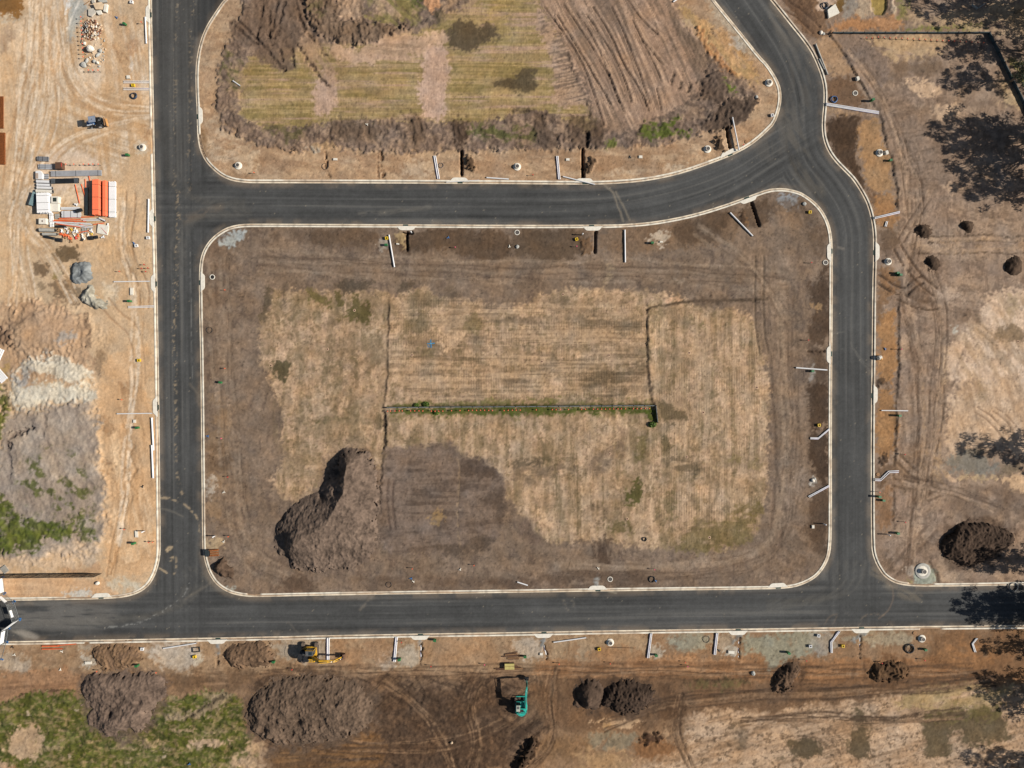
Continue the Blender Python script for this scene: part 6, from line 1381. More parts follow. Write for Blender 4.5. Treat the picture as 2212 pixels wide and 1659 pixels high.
def flat_ring(fx, fy, label, r=.42, dark=True):
    e = empty('access_ring', (X(fx), Y(fy), gz(fx, fy) - .05), 0, label, 'access ring', 'flat concrete access rings')
    MB().lathe([(r, 0), (r, .13), (r - .11, .13), (r - .11, .02)], 24).build('rim', M_CONW, e)
    MB().lathe([(r - .10, .06), (.1, .065), (.01, .065)], 20).build('lid', M_VOID if dark else M_COVER, e)
    return e
for q, lb, dk in ((t(0, 1, (1836, 735)), 'flat black-lidded ring inside the upper left corner of the central block', True), (t(2, 1, (45, 350)), 'flat pale ring in the middle of the upper verge of the central block', False), (t(3, 1, (496, 610)), 'flat grey-lidded ring against the right kerb of the central block', False), (t(2, 3, (848, 27)), 'flat pale ring inside the lower kerb of the central block', False), (t(3, 0, (753, 806)), 'flat pale ring on dark soil of the outer verge', False)):
    flat_ring(q[0][0], q[0][1], lb, .48, dk)
for q, lb in ((t(3, 1, (945, 265)), 'orange timber disc at the outer verge below the curve'), (t(3, 2, (948, 782)), 'tan timber disc beside the double-cranked pipes'), (t(3, 3, (1265, 492)), 'orange-tan disc beside the lower right manhole'), (t(2, 0, (2025, 1225)), 'tan disc at the right tip verge of the upper block')):
    fx, fy = q[0]
    tag(MB().lathe([(.33, 0), (.33, .08), (.30, .10), (.01, .10)], 20).build('cable_drum_end', M_TIM, None, loc=(X(fx), Y(fy), gz(fx, fy) - .02)), lb, 'disc', 'timber discs')

# ------------------------------------------------------------------ kerb inlets
KALL = {}
for nm, kp, cl_ in (('A', KA, True), ('B', KB, True), ('C', KC, False), ('D', KD, False), ('E', KE, False)):
    Qp, _q = resample(list(kp) + ([kp[0]] if cl_ else []), 3.0)
    KALL[nm] = (Qp, orient(kp, nm))

def inlet(fx, fy, label, green=True):
    best = None
    for nm, (Qp, fl) in KALL.items():
        d = np.hypot(Qp[:, 0] - fx, Qp[:, 1] - fy); i = int(d.argmin())
        if best is None or d[i] < best[0]: best = (d[i], nm, i)
    Qp, fl = KALL[best[1]]; i = min(max(best[2], 2), len(Qp) - 3)
    d = Qp[i + 2] - Qp[i - 2]; d = d / np.hypot(*d); n = np.array([-d[1], d[0]]) * fl
    ang = math.atan2(-d[1], d[0])
    o = empty('kerb_inlet', (X(Qp[i, 0]), Y(Qp[i, 1]), 0), ang, label, 'kerb inlet', 'stormwater inlets set into the kerbs')
    s = 1.0 if Vector((math.sin(-ang), math.cos(ang))).dot(Vector((n[0], -n[1]))) > 0 else -1.0
    # local x runs along the kerb, local y*s into the land
    out = [(-1.9, .34), (-1.15, .34), (1.15, .34), (1.9, .34), (1.25, 1.02), (.9, 1.12), (-.9, 1.12), (-1.25, 1.02)]
    MB().prism([(x, y * s) for x, y in out], -.05, .165).build('lintel', M_CONW, o, bevel=.03)
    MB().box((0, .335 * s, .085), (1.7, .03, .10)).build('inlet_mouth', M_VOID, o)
    mb = MB()
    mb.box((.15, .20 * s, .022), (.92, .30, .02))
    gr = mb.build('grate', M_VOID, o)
    for k in range(9):
        MB().box((.15 - .40 + k * .10, .20 * s, .040), (.055, .29, .02)).build('grate_bar', M_GRATE, gr)
    return o
for q, lb in ((t(0, 0, (1300, 120)), 'kerb inlet at the top of the left street beside debris'), (t(0, 0, (1700, 1000)), 'kerb inlet at the left side of the upper block'), (t(0, 1, (1345, 220)), 'kerb inlet opposite the top left corner of the central block'), (t(0, 1, (1358, 790)), 'kerb inlet with a green grate below the red pegs, left street'), (t(0, 1, (1718, 770)), 'kerb inlet facing the black-lidded ring, left street'), (t(0, 2, (1376, 190)), 'kerb inlet at the end of the lone thin pipe, left street'),
              (t(1, 0, (1760, 1587)), 'kerb inlet below the narrow trench, upper street'), (t(2, 0, (620, 1594)), 'kerb inlet under the slanting white pipe, upper street'), (t(2, 0, (1890, 1350)), 'kerb inlet on the inside bend below the deep trench'), (t(1, 1, (1300, 277)), 'kerb inlet above the T-shaped trench, upper street'), (t(2, 1, (700, 280)), 'kerb inlet above the straight trench, upper street'), (t(2, 1, (2030, 35)), 'kerb inlet above the slanting trench, upper street'),
              (t(3, 1, (562, 520)), 'kerb inlet beside the grey-lidded ring, right street'), (t(3, 1, (911, 520)), 'kerb inlet beside the raised manhole, outer side of the right street'), (t(3, 1, (561, 1400)), 'kerb inlet near the short dark trench, right street'), (t(3, 2, (892, 90)), 'kerb inlet with crossed debris, outer side of the right street'), (t(0, 3, (880, 200)), 'kerb inlet near the gate, upper side of the bottom street'), (t(0, 3, (1870, 533)), 'kerb inlet left of the yellow digger, bottom street'),
              (t(1, 3, (1420, 498)), 'kerb inlet above the gravel-backed trench, bottom street'), (t(2, 3, (735, 134)), 'kerb inlet above the flat pale ring, bottom street'), (t(2, 3, (265, 477)), 'kerb inlet above the timber stacks, bottom street'), (t(2, 3, (1950, 457)), 'kerb inlet above the white square lid, bottom street'), (t(3, 3, (80, 112)), 'kerb inlet at the lower right corner of the central block'), (t(3, 3, (800, 440)), 'kerb inlet in the lower right of the bottom street')):
    inlet(q[0][0], q[0][1], lb)
# ------------------------------------------------------------------ service boxes, lids, posts
def pillar(fx, fy, label, m=M_GRN, rz=0.0, h=.75, w=.5, d=.36):
    e = empty('service_pillar', (X(fx), Y(fy), gz(fx, fy) - .05), rz, label, 'service pillar', 'green service pillars on the verges')
    MB().box((0, 0, h / 2), (w, d, h)).build('body', m, e, bevel=.03)
    MB().box((0, 0, h + .03), (w + .06, d + .06, .07), taper=.9).build('cap', m, e, bevel=.015)
    MB().box((0, -d / 2 - .008, h * .5), (w * .7, .012, h * .6)).build('door', MATS['green_plastic'], e)
    return e
for k, (q, lb) in enumerate(((t(0, 0, (1085, 215)), 'green pillar in the sandy verge beside the rubble heap'), (t(0, 0, (1112, 1345)), 'green pillar just above the pipe yard'), (t(0, 1, (1130, 945)), 'green pillar above two thin pipes, sandy verge'), (t(0, 1, (1912, 1645)), 'green pillar inside the left kerb of the central block'), (t(0, 2, (1197, 377)), 'largest green pillar, on the tan haul strip below a small lid'), (t(0, 2, (1166, 1372)), 'green pillar beside red pegs low on the tan haul strip'),
                               (t(1, 1, (1127, 460)), 'green pillar under the yellow box, upper verge of the central block'), (t(2, 1, (1207, 443)), 'green pillar on pale splashed concrete, upper verge of the central block'), (t(3, 0, (887, 875)), 'green pillar by the top of the dark cut bank on the outer verge'), (t(3, 0, (1048, 1390)), 'green pillar below the manhole with the concrete block'), (t(3, 1, (1108, 703)), 'upper of two green pillars close together on the outer verge'), (t(3, 1, (1128, 720)), 'lower of two green pillars close together on the outer verge'),
                               (t(3, 1, (375, 1548)), 'green pillar under the crosswise pipe at the right verge of the central block'), (t(3, 2, (1118, 272)), 'green pillar below the single pipe at the dark cut bank'), (t(3, 2, (947, 970)), 'upper of two green pillars touching the outer kerb'), (t(3, 2, (987, 1003)), 'lower of two green pillars touching the outer kerb'), (t(3, 2, (1107, 1285)), 'green pillar beside a white post near the lower right junction'), (t(0, 3, (1195, 765)), 'green pillar at the right foot of the low tan mound'),
                               (t(1, 3, (157, 735)), 'green pillar left of the yellow digger'), (t(1, 3, (1547, 548)), 'green pillar against the bottom kerb right of the gravel-backed trench'), (t(1, 3, (1242, 712)), 'green pillar between two striped pipes and the gravel-backed trench'), (t(2, 3, (112, 690)), 'green pillar at the end of the timber stack'), (t(2, 3, (1240, 677)), 'green pillar right of the striped pipes, lower verge'), (t(3, 3, (168, 656)), 'green pillar on the grey-green gravel patch'), (t(3, 3, (1348, 630)), 'green pillar beside the black hose coil'))):
    pillar(q[0][0], q[0][1], lb, rz=(k * 0.37) % .5 - .25, h=.62 + .12 * (k % 3))

def meter_box(fx, fy, label, m, rz=0.0, w=.52, group='small square meter boxes'):
    e = empty('meter_box', (X(fx), Y(fy), gz(fx, fy) - .03), rz, label, 'meter box', group)
    mb = MB()
    for (cx_, cy_, sx_, sy_) in ((-w / 2 + .06, 0, .12, w), (w / 2 - .06, 0, .12, w), (0, -w / 2 + .06, w - .24, .12), (0, w / 2 - .06, w - .24, .12)):
        mb.box((cx_, cy_, .2), (sx_, sy_, .4))
    mb.build('frame', m, e)
    MB().box((0, 0, .12), (w - .22, w - .22, .1)).build('dark_well', M_VOID, e)
    return e
YB = [(t(0, 0, (1156, 741)), 'yellow meter box between four thin pipes, sandy verge'), (t(0, 1, (1206, 1455)), 'yellow meter box on the tan strip beside a loose hose'), (t(1, 1, (1131, 402)), 'yellow meter box beside the slanting pipe, upper verge of the central block'), (t(2, 1, (558, 410)), 'yellow meter box below the white post, upper verge of the central block'), (t(3, 1, (358, 177)), 'yellow meter box in the upper right corner of the central block'), (t(3, 2, (436, 355)), 'yellow meter box above the cranked pipes, right verge of the central block'), (t(0, 3, (1686, 694)), 'yellow meter box on the pale scraped pad below the bottom street'), (t(2, 3, (752, 628)), 'yellow meter box left of the lower manhole'), (t(3, 3, (643, 601)), 'yellow meter box right of the bent pipes, lower right verge')]
for k, (q, lb) in enumerate(YB): meter_box(q[0][0], q[0][1], lb, M_YEL, .1 * (k % 4))
WB = [(t(0, 0, (1142, 23)), 'white square box at the top of the sandy verge'), (t(0, 1, (1285, 398)), 'white square box against the left kerb below the thick pipe'), (t(0, 1, (1183, 466)), 'white square box beside a blue fitting in the sandy verge'), (t(3, 3, (432, 511)), 'upper white square box on grey gravel, lower right verge'), (t(3, 3, (362, 603)), 'lower white square box on grey gravel, lower right verge'), (t(3, 0, (33, 1000)), 'white square box inside the tip kerb of the upper block'), (t(0, 3, (1234, 627)), 'white square box right of the low tan mound')]
for k, (q, lb) in enumerate(WB): meter_box(q[0][0], q[0][1], lb, M_PVC, .15 * (k % 3) - .1)

def lid(fx, fy, label, w, d, m=M_CONW, rz=0.0, h=.22):
    e = empty('pit_lid', (X(fx), Y(fy), gz(fx, fy) - .04), rz, label, 'pit lid', 'rectangular concrete pit lids')
    MB().box((0, 0, h / 2), (w, d, h)).build('surround', M_CONC, e, bevel=.015)
    MB().box((0, 0, h + .012), (w * .8, d * .74, .03)).build('plate', m, e, bevel=.01)
    return e
for (q, lb, w, d, rz) in ((t(0, 1, (1141, 860)), 'tall rectangular concrete lid in the sandy verge between thin pipes', .62, 1.4, 0), (t(0, 0, (1111, 668)), 'small grey lid above four thin pipes', .66, .62, .1), (t(1, 0, (686, 1378)), 'small pale lid right of the coiled wire, upper block verge', .8, .42, 0), (t(2, 0, (481, 1380)), 'pale lid right of the two striped pipes, upper block verge', .7, .46, 0), (t(2, 0, (1110, 1357)), 'pale lid on splashed concrete, upper block verge', .7, .52, 0),
                          (t(0, 2, (1165, 322)), 'small lid above the largest green pillar', .5, .6, 0), (t(0, 2, (1182, 1295)), 'tall pale lid low on the tan haul strip', .55, 1.25, .05), (t(3, 2, (386, 1232)), 'white square lid near a white post at the right verge of the central block', .5, .62, 0), (t(2, 3, (1893, 656)), 'white rectangular lid on pale concrete, lower verge', 1.2, .6, -.05), (t(2, 3, (252, 672)), 'white square lid beside the short slanting trench', .6, .5, 0), (t(0, 3, (765, 748)), 'pale slab lid left of the low tan mound', 1.2, .55, .05),
                          (t(2, 1, (1288, 432)), 'small white lid right of the green pillar on splashed concrete', .6, .3, 0), (t(1, 1, (1225, 450)), 'small white lid between the slanting pipe and the T-shaped trench', .55, .26, -.1)):
    lid(q[0][0], q[0][1], lb, w, d, rz=rz)
for (q, lb, s_) in ((t(3, 0, (1018, 1322)), 'pale concrete block beside the outer verge manhole', .62), (t(3, 0, (768, 684)), 'rounded pale concrete block on the cut bank', .6)):
    fx, fy = q[0]
    e = tag(MB().box((0, 0, .25), (s_, s_ * 1.2, .5), .3, taper=.9).build('concrete_block', M_CONW, None, bevel=.05, loc=(X(fx), Y(fy), gz(fx, fy) - .05)), lb, 'block')

def post(fx, fy, label, lean=0.0):
    e = empty('marker_post', (X(fx), Y(fy), gz(fx, fy) - .05), 0, label, 'marker post', 'white round marker posts')
    MB().tube([(0, 0, 0), (lean, 0, 1.15)], .10, 12).build('shaft', M_PVC, e, True)
    MB().lathe([(.125, 1.10), (.125, 1.17), (.08, 1.22), (.01, 1.24)], 14, (lean, 0, 0)).build('cap', M_PVC, e, True)
for q, lb in ((t(2, 1, (606, 372)), 'white post left of the straight trench, upper verge of the central block'), (t(3, 2, (476, 1206)), 'white post at the lower right verge of the central block'), (t(3, 2, (1028, 1298)), 'white post beside a green pillar near the lower right junction'), (t(0, 2, (1252, 1270)), 'white post low on the tan haul strip beside a tall lid'), (t(0, 2, (1860, 1312)), 'white post inside the lower left kerb of the central block'), (t(1, 1, (1345, 352)), 'white post at the head of the T-shaped trench')):
    post(q[0][0], q[0][1], lb)

# ------------------------------------------------------------------ hose coils
def coil(fx, fy, label, r, turns=3, wr=.035, m=M_BHOSE):
    rr = np.random.default_rng(int(fx * 7 + fy))
    e = empty('hose_coil', (X(fx), Y(fy), gz(fx, fy)), 0, label, 'hose coil', 'coils of hose left on the verges')
    for k in range(turns):
        dx, dy = rr.normal(0, .03, 2); rk = r * (1 - .05 * k)
        pts = [(dx + rk * math.cos(a), dy + rk * (1 + .06 * math.sin(3 * a)) * math.sin(a), .03 + wr * (1 + 1.6 * k)) for a in np.linspace(0, 2 * math.pi, 25)]
        MB().tube(pts, wr, 6, caps=False).build('hose_loop', m, e, True)
    return e
for (q, lb, r, n_, m_) in ((t(0, 0, (1160, 830)), 'blue-black hose ring below four thin pipes', .56, 4, M_BHOSE), (t(1, 0, (598, 1438)), 'black wire ring at the shallow left trench, upper block', .55, 1, M_BLK), (t(1, 0, (1598, 1430)), 'thin dark hose loop right of the two striped pipes, upper block', .42, 1, M_BHOSE), (t(3, 0, (568, 860)), 'blue hose coil against the outer kerb of the curve', .6, 3, M_BLUE), (t(0, 1, (1812, 1195)), 'loose black hose loop inside the left kerb of the central block', .55, 1, M_BLK),
                           (t(2, 3, (1680, 545)), 'thin black hose loop on the grey-green gravel below the bottom street', .6, 1, M_BLK), (t(3, 3, (1220, 625)), 'thick black hose coil beside a green pillar, lower right', .86, 4, M_BLK), (t(3, 3, (2118, 92)), 'pale hose coil on the shaded kerb at the right edge', .85, 3, M_STEEL), (t(1, 3, (1148, 76)), 'thin black hose loop above the yellow digger, inside the central block', .5, 1, M_BLK), (t(2, 3, (1208, 30)), 'black hose loop with a blue end inside the lower kerb of the central block', .56, 2, M_BLK), (t(2, 2, (1146, 1340)), 'small discarded black hose ring in the lower field', .36, 2, M_BLK), (t(3, 0, (490, 50)), 'dark hose coil beside the square concrete slab, top right', .6, 3, M_BHOSE)):
    coil(q[0][0], q[0][1], lb, r, n_, .05 if n_ > 1 else .035, m_)

# ------------------------------------------------------------------ survey pegs
def peg(fx, fy, label, col=M_CAP, group='survey pegs with bright tops', h=.8, lean=0.0):
    e = empty('survey_peg', (X(fx), Y(fy), gz(fx, fy) - .1), random.uniform(0, 3), label, 'survey peg', group)
    MB().box((lean * .5, 0, h / 2), (.07, .05, h), ry=lean).build('stake', M_TIM, e)
    MB().box((lean, 0, h), (.17, .15, .2), ry=lean, rz=.4).build('flag_top', col, e)
    return e
PEG = [((0, 1, 1262, 632), 'red', 'upper red'), ((0, 1, 1240, 665), 'red', 'left red'), ((0, 1, 1295, 662), 'red', 'right red'), ((0, 1, 1275, 692), 'red', 'lower red')]
for (c, r, x, y), _c, w in PEG:
    q = t(c, r, (x, y))[0]; peg(q[0], q[1], w + ' peg of the cluster against the left kerb above a green grate', M_RED, 'red pegs by the left kerb')
for c, r, x, y, m_, lb in ((0, 1, 1048, 690, M_CAP, 'lone orange peg in the sandy verge left of the red pegs'), (0, 1, 1955, 850, M_CAP, 'orange peg inside the central block facing the left kerb inlet'), (0, 1, 1955, 1525, M_CAP, 'orange peg above the green pillar inside the left kerb'), (0, 2, 1070, 135, M_CAP, 'orange peg at the top of the tan haul strip'), (0, 2, 1980, 800, M_RED, 'red peg inside the left kerb of the central block'), (0, 2, 1925, 468, M_PINK, 'pink peg beside splashed concrete inside the left kerb'),
                          (0, 2, 1090, 1250, M_CAP, 'orange peg left of the tall pale lid'), (0, 2, 1300, 1362, M_RED, 'left red peg low on the tan haul strip'), (0, 2, 1335, 1360, M_CAP, 'right orange peg touching the left kerb low on the haul strip'), (0, 2, 1985, 1312, M_CAP, 'orange peg right of the white post, lower left of the central block'), (1, 2, 1355, 1588, M_CAP, 'orange peg below the packed dark pad'), (1, 2, 1885, 1560, M_CAP, 'orange peg at the lower edge of the central block near debris'), (1, 3, 320, 797, M_RED, 'red and white peg below the yellow digger'),
                          (1, 3, 1262, 562, M_RED, 'red peg at the bottom kerb right of the striped pipes'), (1, 3, 1515, 768, M_RED, 'red peg right of the gravel-backed trench foot'), (1, 3, 1975, 755, M_PINK, 'pink peg left of the timber stack'), (2, 3, 405, 748, M_CAP, 'orange peg right of the timber stack on orange ground'), (2, 3, 845, 745, M_CAP, 'orange peg below the lower manhole'), (2, 3, 1490, 735, M_CAP, 'orange peg amid twigs in the lower orange strip'), (2, 3, 1510, 768, M_PINK, 'pink peg beside the twigs in the lower orange strip'), (3, 3, 318, 720, M_RED, 'red peg above the dark rooty mound'),
                          (3, 3, 968, 740, M_RED, 'red peg on the rim of the orange-brown rooty mound'), (3, 3, 1335, 716, M_RED, 'red peg below the green pillar and hose coil'), (3, 2, 1163, 605, M_RED, 'red peg beside the vertical ruts, right land'), (3, 2, 1168, 1188, M_RED, 'red peg above the lower right junction'), (3, 1, 362, 615, M_RED, 'red peg in the upper right of the central block'), (3, 1, 335, 1282, M_RED, 'red peg left of the right street near the short trench'), (3, 2, 948, 930, M_CAP, 'orange peg above two green pillars at the outer kerb'),
                          (1, 1, 1725, 483, M_PINK, 'pink peg in the dark verge of the central block'), (2, 1, 557, 475, M_PINK, 'pink peg below the yellow box, upper verge of the central block'), (2, 2, 1225, 1595, M_PINK, 'pink peg at the lower edge of the main field'), (3, 1, 1130, 1360, M_PINK, 'pink peg on the dark cut bank of the right land'), (0, 0, 1238, 208, M_CAP, 'orange peg at the top of the left kerb'), (0, 3, 855, 812, M_CAP, 'orange peg at the foot of the low tan mound'), (0, 3, 1365, 822, M_CAP, 'orange peg at the top of the lobed stockpile'),
                          (2, 0, 1990, 1262, M_RED, 'red pegs end marker by the white pipe at the right of the upper block'), (2, 0, 180, 1520, M_RED, 'red peg on the upper block kerb right of a manhole'), (0, 0, 2205, 1500, M_CAP, 'orange peg on the upper block corner verge right of the manhole')):
    q = t(c, r, (x, y))[0]; peg(q[0], q[1], lb, m_)

def picket(fx, fy, label, group, h=.9):
    e = empty('star_picket', (X(fx), Y(fy), gz(fx, fy) - .1), 0, label, 'star picket', group)
    MB().box((0, 0, h / 2), (.05, .05, h)).build('stake', M_DSTEEL, e)
    MB().lathe([(.10, h - .06), (.125, h), (.09, h + .07), (.01, h + .09)], 10).build('safety_cap', M_CAP, e, True)
PKX = [(1140, 235), (1165, 233), (1203, 232), (1240, 231), (1266, 231), (1338, 231), (1373, 231), (1410, 231), (1443, 232), (1516, 233), (1548, 234), (1580, 234), (1615, 233), (1690, 230), (1763, 228), (1837, 228), (1870, 226), (1905, 226), (1940, 226), (1975, 226), (2010, 227), (2042, 228), (2143, 228), (2178, 226)]
for (x, y) in PKX:
    q = t(1, 2, (x, y))[0]; picket(q[0], q[1], 'orange-capped star picket in the row just below the long sleeper wall of the central block', 'orange-capped pickets below the central wall', .55)
for x in (2, 35, 70, 208, 345, 378, 415, 485, 598, 632, 700, 736, 770, 803, 840, 874, 911, 940, 976, 1044, 1076, 1110, 1146, 1182):
    q = t(2, 2, (x, 225 - x * .012))[0]; picket(q[0], q[1], 'orange-capped star picket in the row just below the long sleeper wall of the central block', 'orange-capped pickets below the central wall', .55)
for k in range(21):
    x = 838 + k * 50.5
    q = t(3, 0, (x, 327 + k * 2.6 + (10 if k in (0, 1) else 0)))[0]; picket(q[0], q[1], 'orange-capped star picket in the row below the dark top right wall', 'orange-capped pickets below the top right wall', .6)
for k in range(10):
    picket(138.2 + (345 + 6 * k) * .0972 + 9, (400 + 98 * k) * .0972 + 3, 'orange-capped star picket in the row along the left of the rubble', 'orange-capped pickets beside the rubble', 1.0)
for x in (525, 622, 735):
    picket(138.2 + x * .0972 + 8, 1555 * .0972 + 5, 'orange-capped star picket in the short row at the foot of the rubble', 'orange-capped pickets at the foot of the rubble', 1.0)
for x in (880, 1060, 1280, 1400, 1500, 1620):
    picket(57.6 + x * .09375 + 8, 322.6 + 330 * .09375 + 4, 'orange-capped star picket in the row above the grey plank stack', 'orange-capped pickets above the pipe yard', .9)

# ------------------------------------------------------------------ sleeper walls and fence
def sleeper_wall(label, pts, h, m_panel, m_post, span=1.96, z0=None, th=.13, group=None):
    """each sleeper a panel, each steel upright a post"""
    a = Vector((X(pts[0][0]), Y(pts[0][1]), 0)); b = Vector((X(pts[1][0]), Y(pts[1][1]), 0))
    zb = (gz(*pts[0]) if z0 is None else z0) - .12
    n = max(1, round((b - a).length / span)); ang = math.atan2((b - a).y, (b - a).x)
    e = empty('retaining_wall', (a.x, a.y, zb), ang, label, 'retaining wall', group)
    e['kind'] = 'thing'
    L_ = (b - a).length / n; rows = max(1, round(h / .24)); hh = h / rows
    me_p = MB().box((L_ / 2, 0, hh / 2), (L_ - .06, th, hh - .012)).mesh('sleeper', bevel=.012); me_p.materials.append(m_panel)
    mb = MB()
    for s in (-1, 1): mb.box((0, s * (th / 2 + .02), (h + .06) / 2), (.16, .02, h + .06))
    mb.box((0, 0, (h + .06) / 2), (.02, th + .02, h + .06))
    me_q = mb.mesh('post'); me_q.materials.append(m_post)
    for i in range(n):
        for k in range(rows):
            o = bpy.data.objects.new('sleeper', me_p); COL.objects.link(o); o.parent = e; o.location = (i * L_, random.uniform(-.012, .012), k * hh)
    for i in range(n + 1):
        o = bpy.data.objects.new('post', me_q); COL.objects.link(o); o.parent = e; o.location = (i * L_, 0, 0)
    return e
M_SLP = mat('sleeper_concrete', (98, 102, 100), .85, var=.16, scale=1.2)
M_SLPG = mat('sleeper_dark_green', (66, 78, 80), .85, var=.16, scale=1.2)
sleeper_wall('long thin grey sleeper wall across the middle of the central block', [(836, 880.3), (1414.5, 876)], .6, M_SLP, M_DSTEEL, th=.17)
sleeper_wall('short grey sleeper return at the right end of the central wall', [(1416, 876), (1420, 912)], .48, M_SLP, M_DSTEEL)
sleeper_wall('long dark green sleeper wall along the top right lot', [(1796, 73.5), (2134, 73)], .5, M_SLPG, M_DSTEEL, th=.13)
sleeper_wall('slanting dark green sleeper wall running off the top right edge', [(2134, 73), (2262, 330)], .75, M_SLPG, M_DSTEEL, th=.15)
sleeper_wall('short pale concrete V-shaped wall piece in tree shade at the top, left leg', [(2098, 12), (2110, 20)], .5, M_CONG, M_CONG, 1.0)
sleeper_wall('short pale concrete V-shaped wall piece in tree shade at the top, right leg', [(2110, 20), (2126, 9)], .5, M_CONG, M_CONG, 1.0)

def panel_fence(label, p0, p1, h, m_panel, m_post, span=2.4):
    a = Vector((X(p0[0]), Y(p0[1]), 0)); b = Vector((X(p1[0]), Y(p1[1]), 0))
    n = round((b - a).length / span); ang = math.atan2((b - a).y, (b - a).x); L_ = (b - a).length / n
    e = empty('panel_fence', (a.x, a.y, .05), ang, label, 'fence')
    e['kind'] = 'thing'
    mb = MB()
    k = int(L_ / .15)
    for i in range(k):
        x0 = .04 + (L_ - .08) * i / k; w = (L_ - .08) / k
        mb.box((x0 + w * .3, .012, h / 2), (w * .6, .012, h)); mb.box((x0 + w * .8, -.012, h / 2), (w * .4, .012, h))
    me_p = mb.mesh('panel'); me_p.materials.append(m_panel)
    mb = MB(); mb.box((0, 0, h / 2), (.07, .07, h)); me_q = mb.mesh('post'); me_q.materials.append(m_post)
    mb = MB(); mb.box((L_ / 2, 0, h - .02), (L_ - .08, .06, .05)); me_r = mb.mesh('rail'); me_r.materials.append(m_post)
    for i in range(n + 1):
        for nm_, mm in (('post', me_q), ('panel', me_p), ('rail', me_r)):
            if i == n and nm_ != 'post': continue
            o = bpy.data.objects.new(nm_, mm); COL.objects.link(o); o.parent = e; o.location = (i * L_, 0, 0)
    return e
M_FEN = mat('fence_charcoal', (34, 33, 33), .7, var=.1); M_FENR = mat('fence_rail', (60, 58, 56), .6)
panel_fence('charcoal sheet fence along the bottom of the overgrown bank, left edge', (-80, 1242.5), (219, 1239), 2.4, M_FEN, M_FENR)

# ------------------------------------------------------------------ site gate at the left end of the bottom street
M_WSIGN = mat('white_sheet', (244, 243, 240), .6, var=.04)
M_MESH = mat('galvanised_wire', (150, 152, 150), .5, metal=.5)
def gate_panel(label, p0, p1, h=2.0, sheet=None):
    a = Vector((X(p0[0]), Y(p0[1]), 0)); b = Vector((X(p1[0]), Y(p1[1]), 0))
    L_ = (b - a).length
    e = empty('site_gate', (a.x, a.y, .02), math.atan2((b - a).y, (b - a).x), label, 'gate panel', 'temporary gate panels')
    mb = MB()
    for x in (0, L_): mb.tube([(x, 0, 0), (x, 0, h)], .035, 6)
    for z in (.15, h): mb.tube([(0, 0, z), (L_, 0, z)], .03, 6)
    mb.build('frame', M_MESH, e)
    mb = MB()
    k = int(L_ / .18)
    for i in range(1, k): mb.tube([(L_ * i / k, 0, .15), (L_ * i / k, 0, h)], .008, 4, False)
    for z in np.arange(.4, h, .3): mb.tube([(0, 0, z), (L_, 0, z)], .008, 4, False)
    mb.build('wire_mesh', M_MESH, e)
    for x in (0, L_): MB().box((x, 0, .08), (.28, .62, .16)).build('foot', M_BLUE, e, bevel=.02)
    if sheet:
        x0, x1, z0, z1 = sheet
        MB().box(((x0 + x1) * L_ / 2, .045, (z0 + z1) / 2), ((x1 - x0) * L_, .02, z1 - z0)).build('white_sheet', M_WSIGN, e)
    return e
gate_panel('upper gate panel leaning toward the kerb at the left end of the bottom street', (10, 1282), (30, 1300), 1.9, (.1, .75, 1.2, 1.85))
gate_panel('middle gate panel facing the street at the left end of the bottom street', (30, 1300), (42, 1337), 1.9, (.35, .75, 1.25, 1.8))
gate_panel('slanting white-sheeted gate panel at the left end of the bottom street', (42, 1338), (18, 1356), 1.9, (.02, .98, .2, 1.85))
gate_panel('lower gate panel with a white sheet at the left end of the bottom street', (18, 1357), (14, 1386), 1.9, (.05, .95, .9, 1.85))
gate_panel('gate side panel with a white sheet above the kerb at the left edge', (6, 1246), (10, 1281), 1.9, (.05, .9, .3, 1.85))
gate_panel('last gate side panel below the kerb at the left edge', (14, 1387), (4, 1424), 1.9, None)

# ------------------------------------------------------------------ blue ground survey cross
e = empty('survey_cross', (X(931), Y(742), gz(931, 742) + .012), 0, 'bright blue painted survey cross on the tan field', 'survey mark')
M_BCR = mat('blue_paint', (18, 128, 176), .8, var=.15, scale=4)
for k, (dx, dy, L_, an) in enumerate(((-.33, -.03, .72, .0), (.40, .04, .62, .06), (-.04, .42, .56, 1.57), (.03, -.46, .68, 1.60))):
    MB().box((dx, dy, 0), (L_, .17, .012), an).build('arm', M_BCR, e)
MB().box((0, 0, .010), (.16, .16, .012), .7).build('centre_plate', mat('pale_blue', (130, 200, 226), .6), e)
for (dx, dy, L_, an) in ((-.62, -.45, .22, 1.5), (-.44, -.40, .3, .1), (-.42, -.52, .2, .0), (-.30, -.60, .16, 1.5), (-.45, -.70, .28, .05)):
    MB().box((dx, dy, 0), (L_, .06, .012), an).build('painted_figure', M_BCR, e)

# small round test bores in the field
M_BORE = mat('bore_soil', (82, 48, 34), .95)
for (c, r, x, y) in ((1, 1, 1347, 1408), (1, 1, 850, 1022), (1, 1, 127, 1500), (1, 1, 618, 1358), (2, 1, 440, 884), (2, 1, 838, 1410), (2, 1, 1530, 1390), (2, 1, 258, 1466), (2, 2, 1652, 246), (2, 2, 845, 604), (2, 2, 1510, 630), (2, 2, 995, 1165), (2, 2, 1706, 1326), (2, 2, 2115, 30), (1, 2, 975, 600), (3, 1, 2160, 1292)):
    q = t(c, r, (x, y))[0]
    e = empty('test_bore', (X(q[0]), Y(q[1]), gz(*q) - .01), 0, 'small round test bore with a pale spoil ring in the fields', 'test bore', 'test bores dotted over the fields')
    MB().lathe([(.27, 0), (.22, .03), (.16, .04), (.14, .02)], 14).build('spoil_ring', mat('bore_spoil', (196, 164, 134), .95), e, True)
    MB().lathe([(.15, .025), (.05, .02), (.005, .02)], 12).build('hole', M_BORE, e)
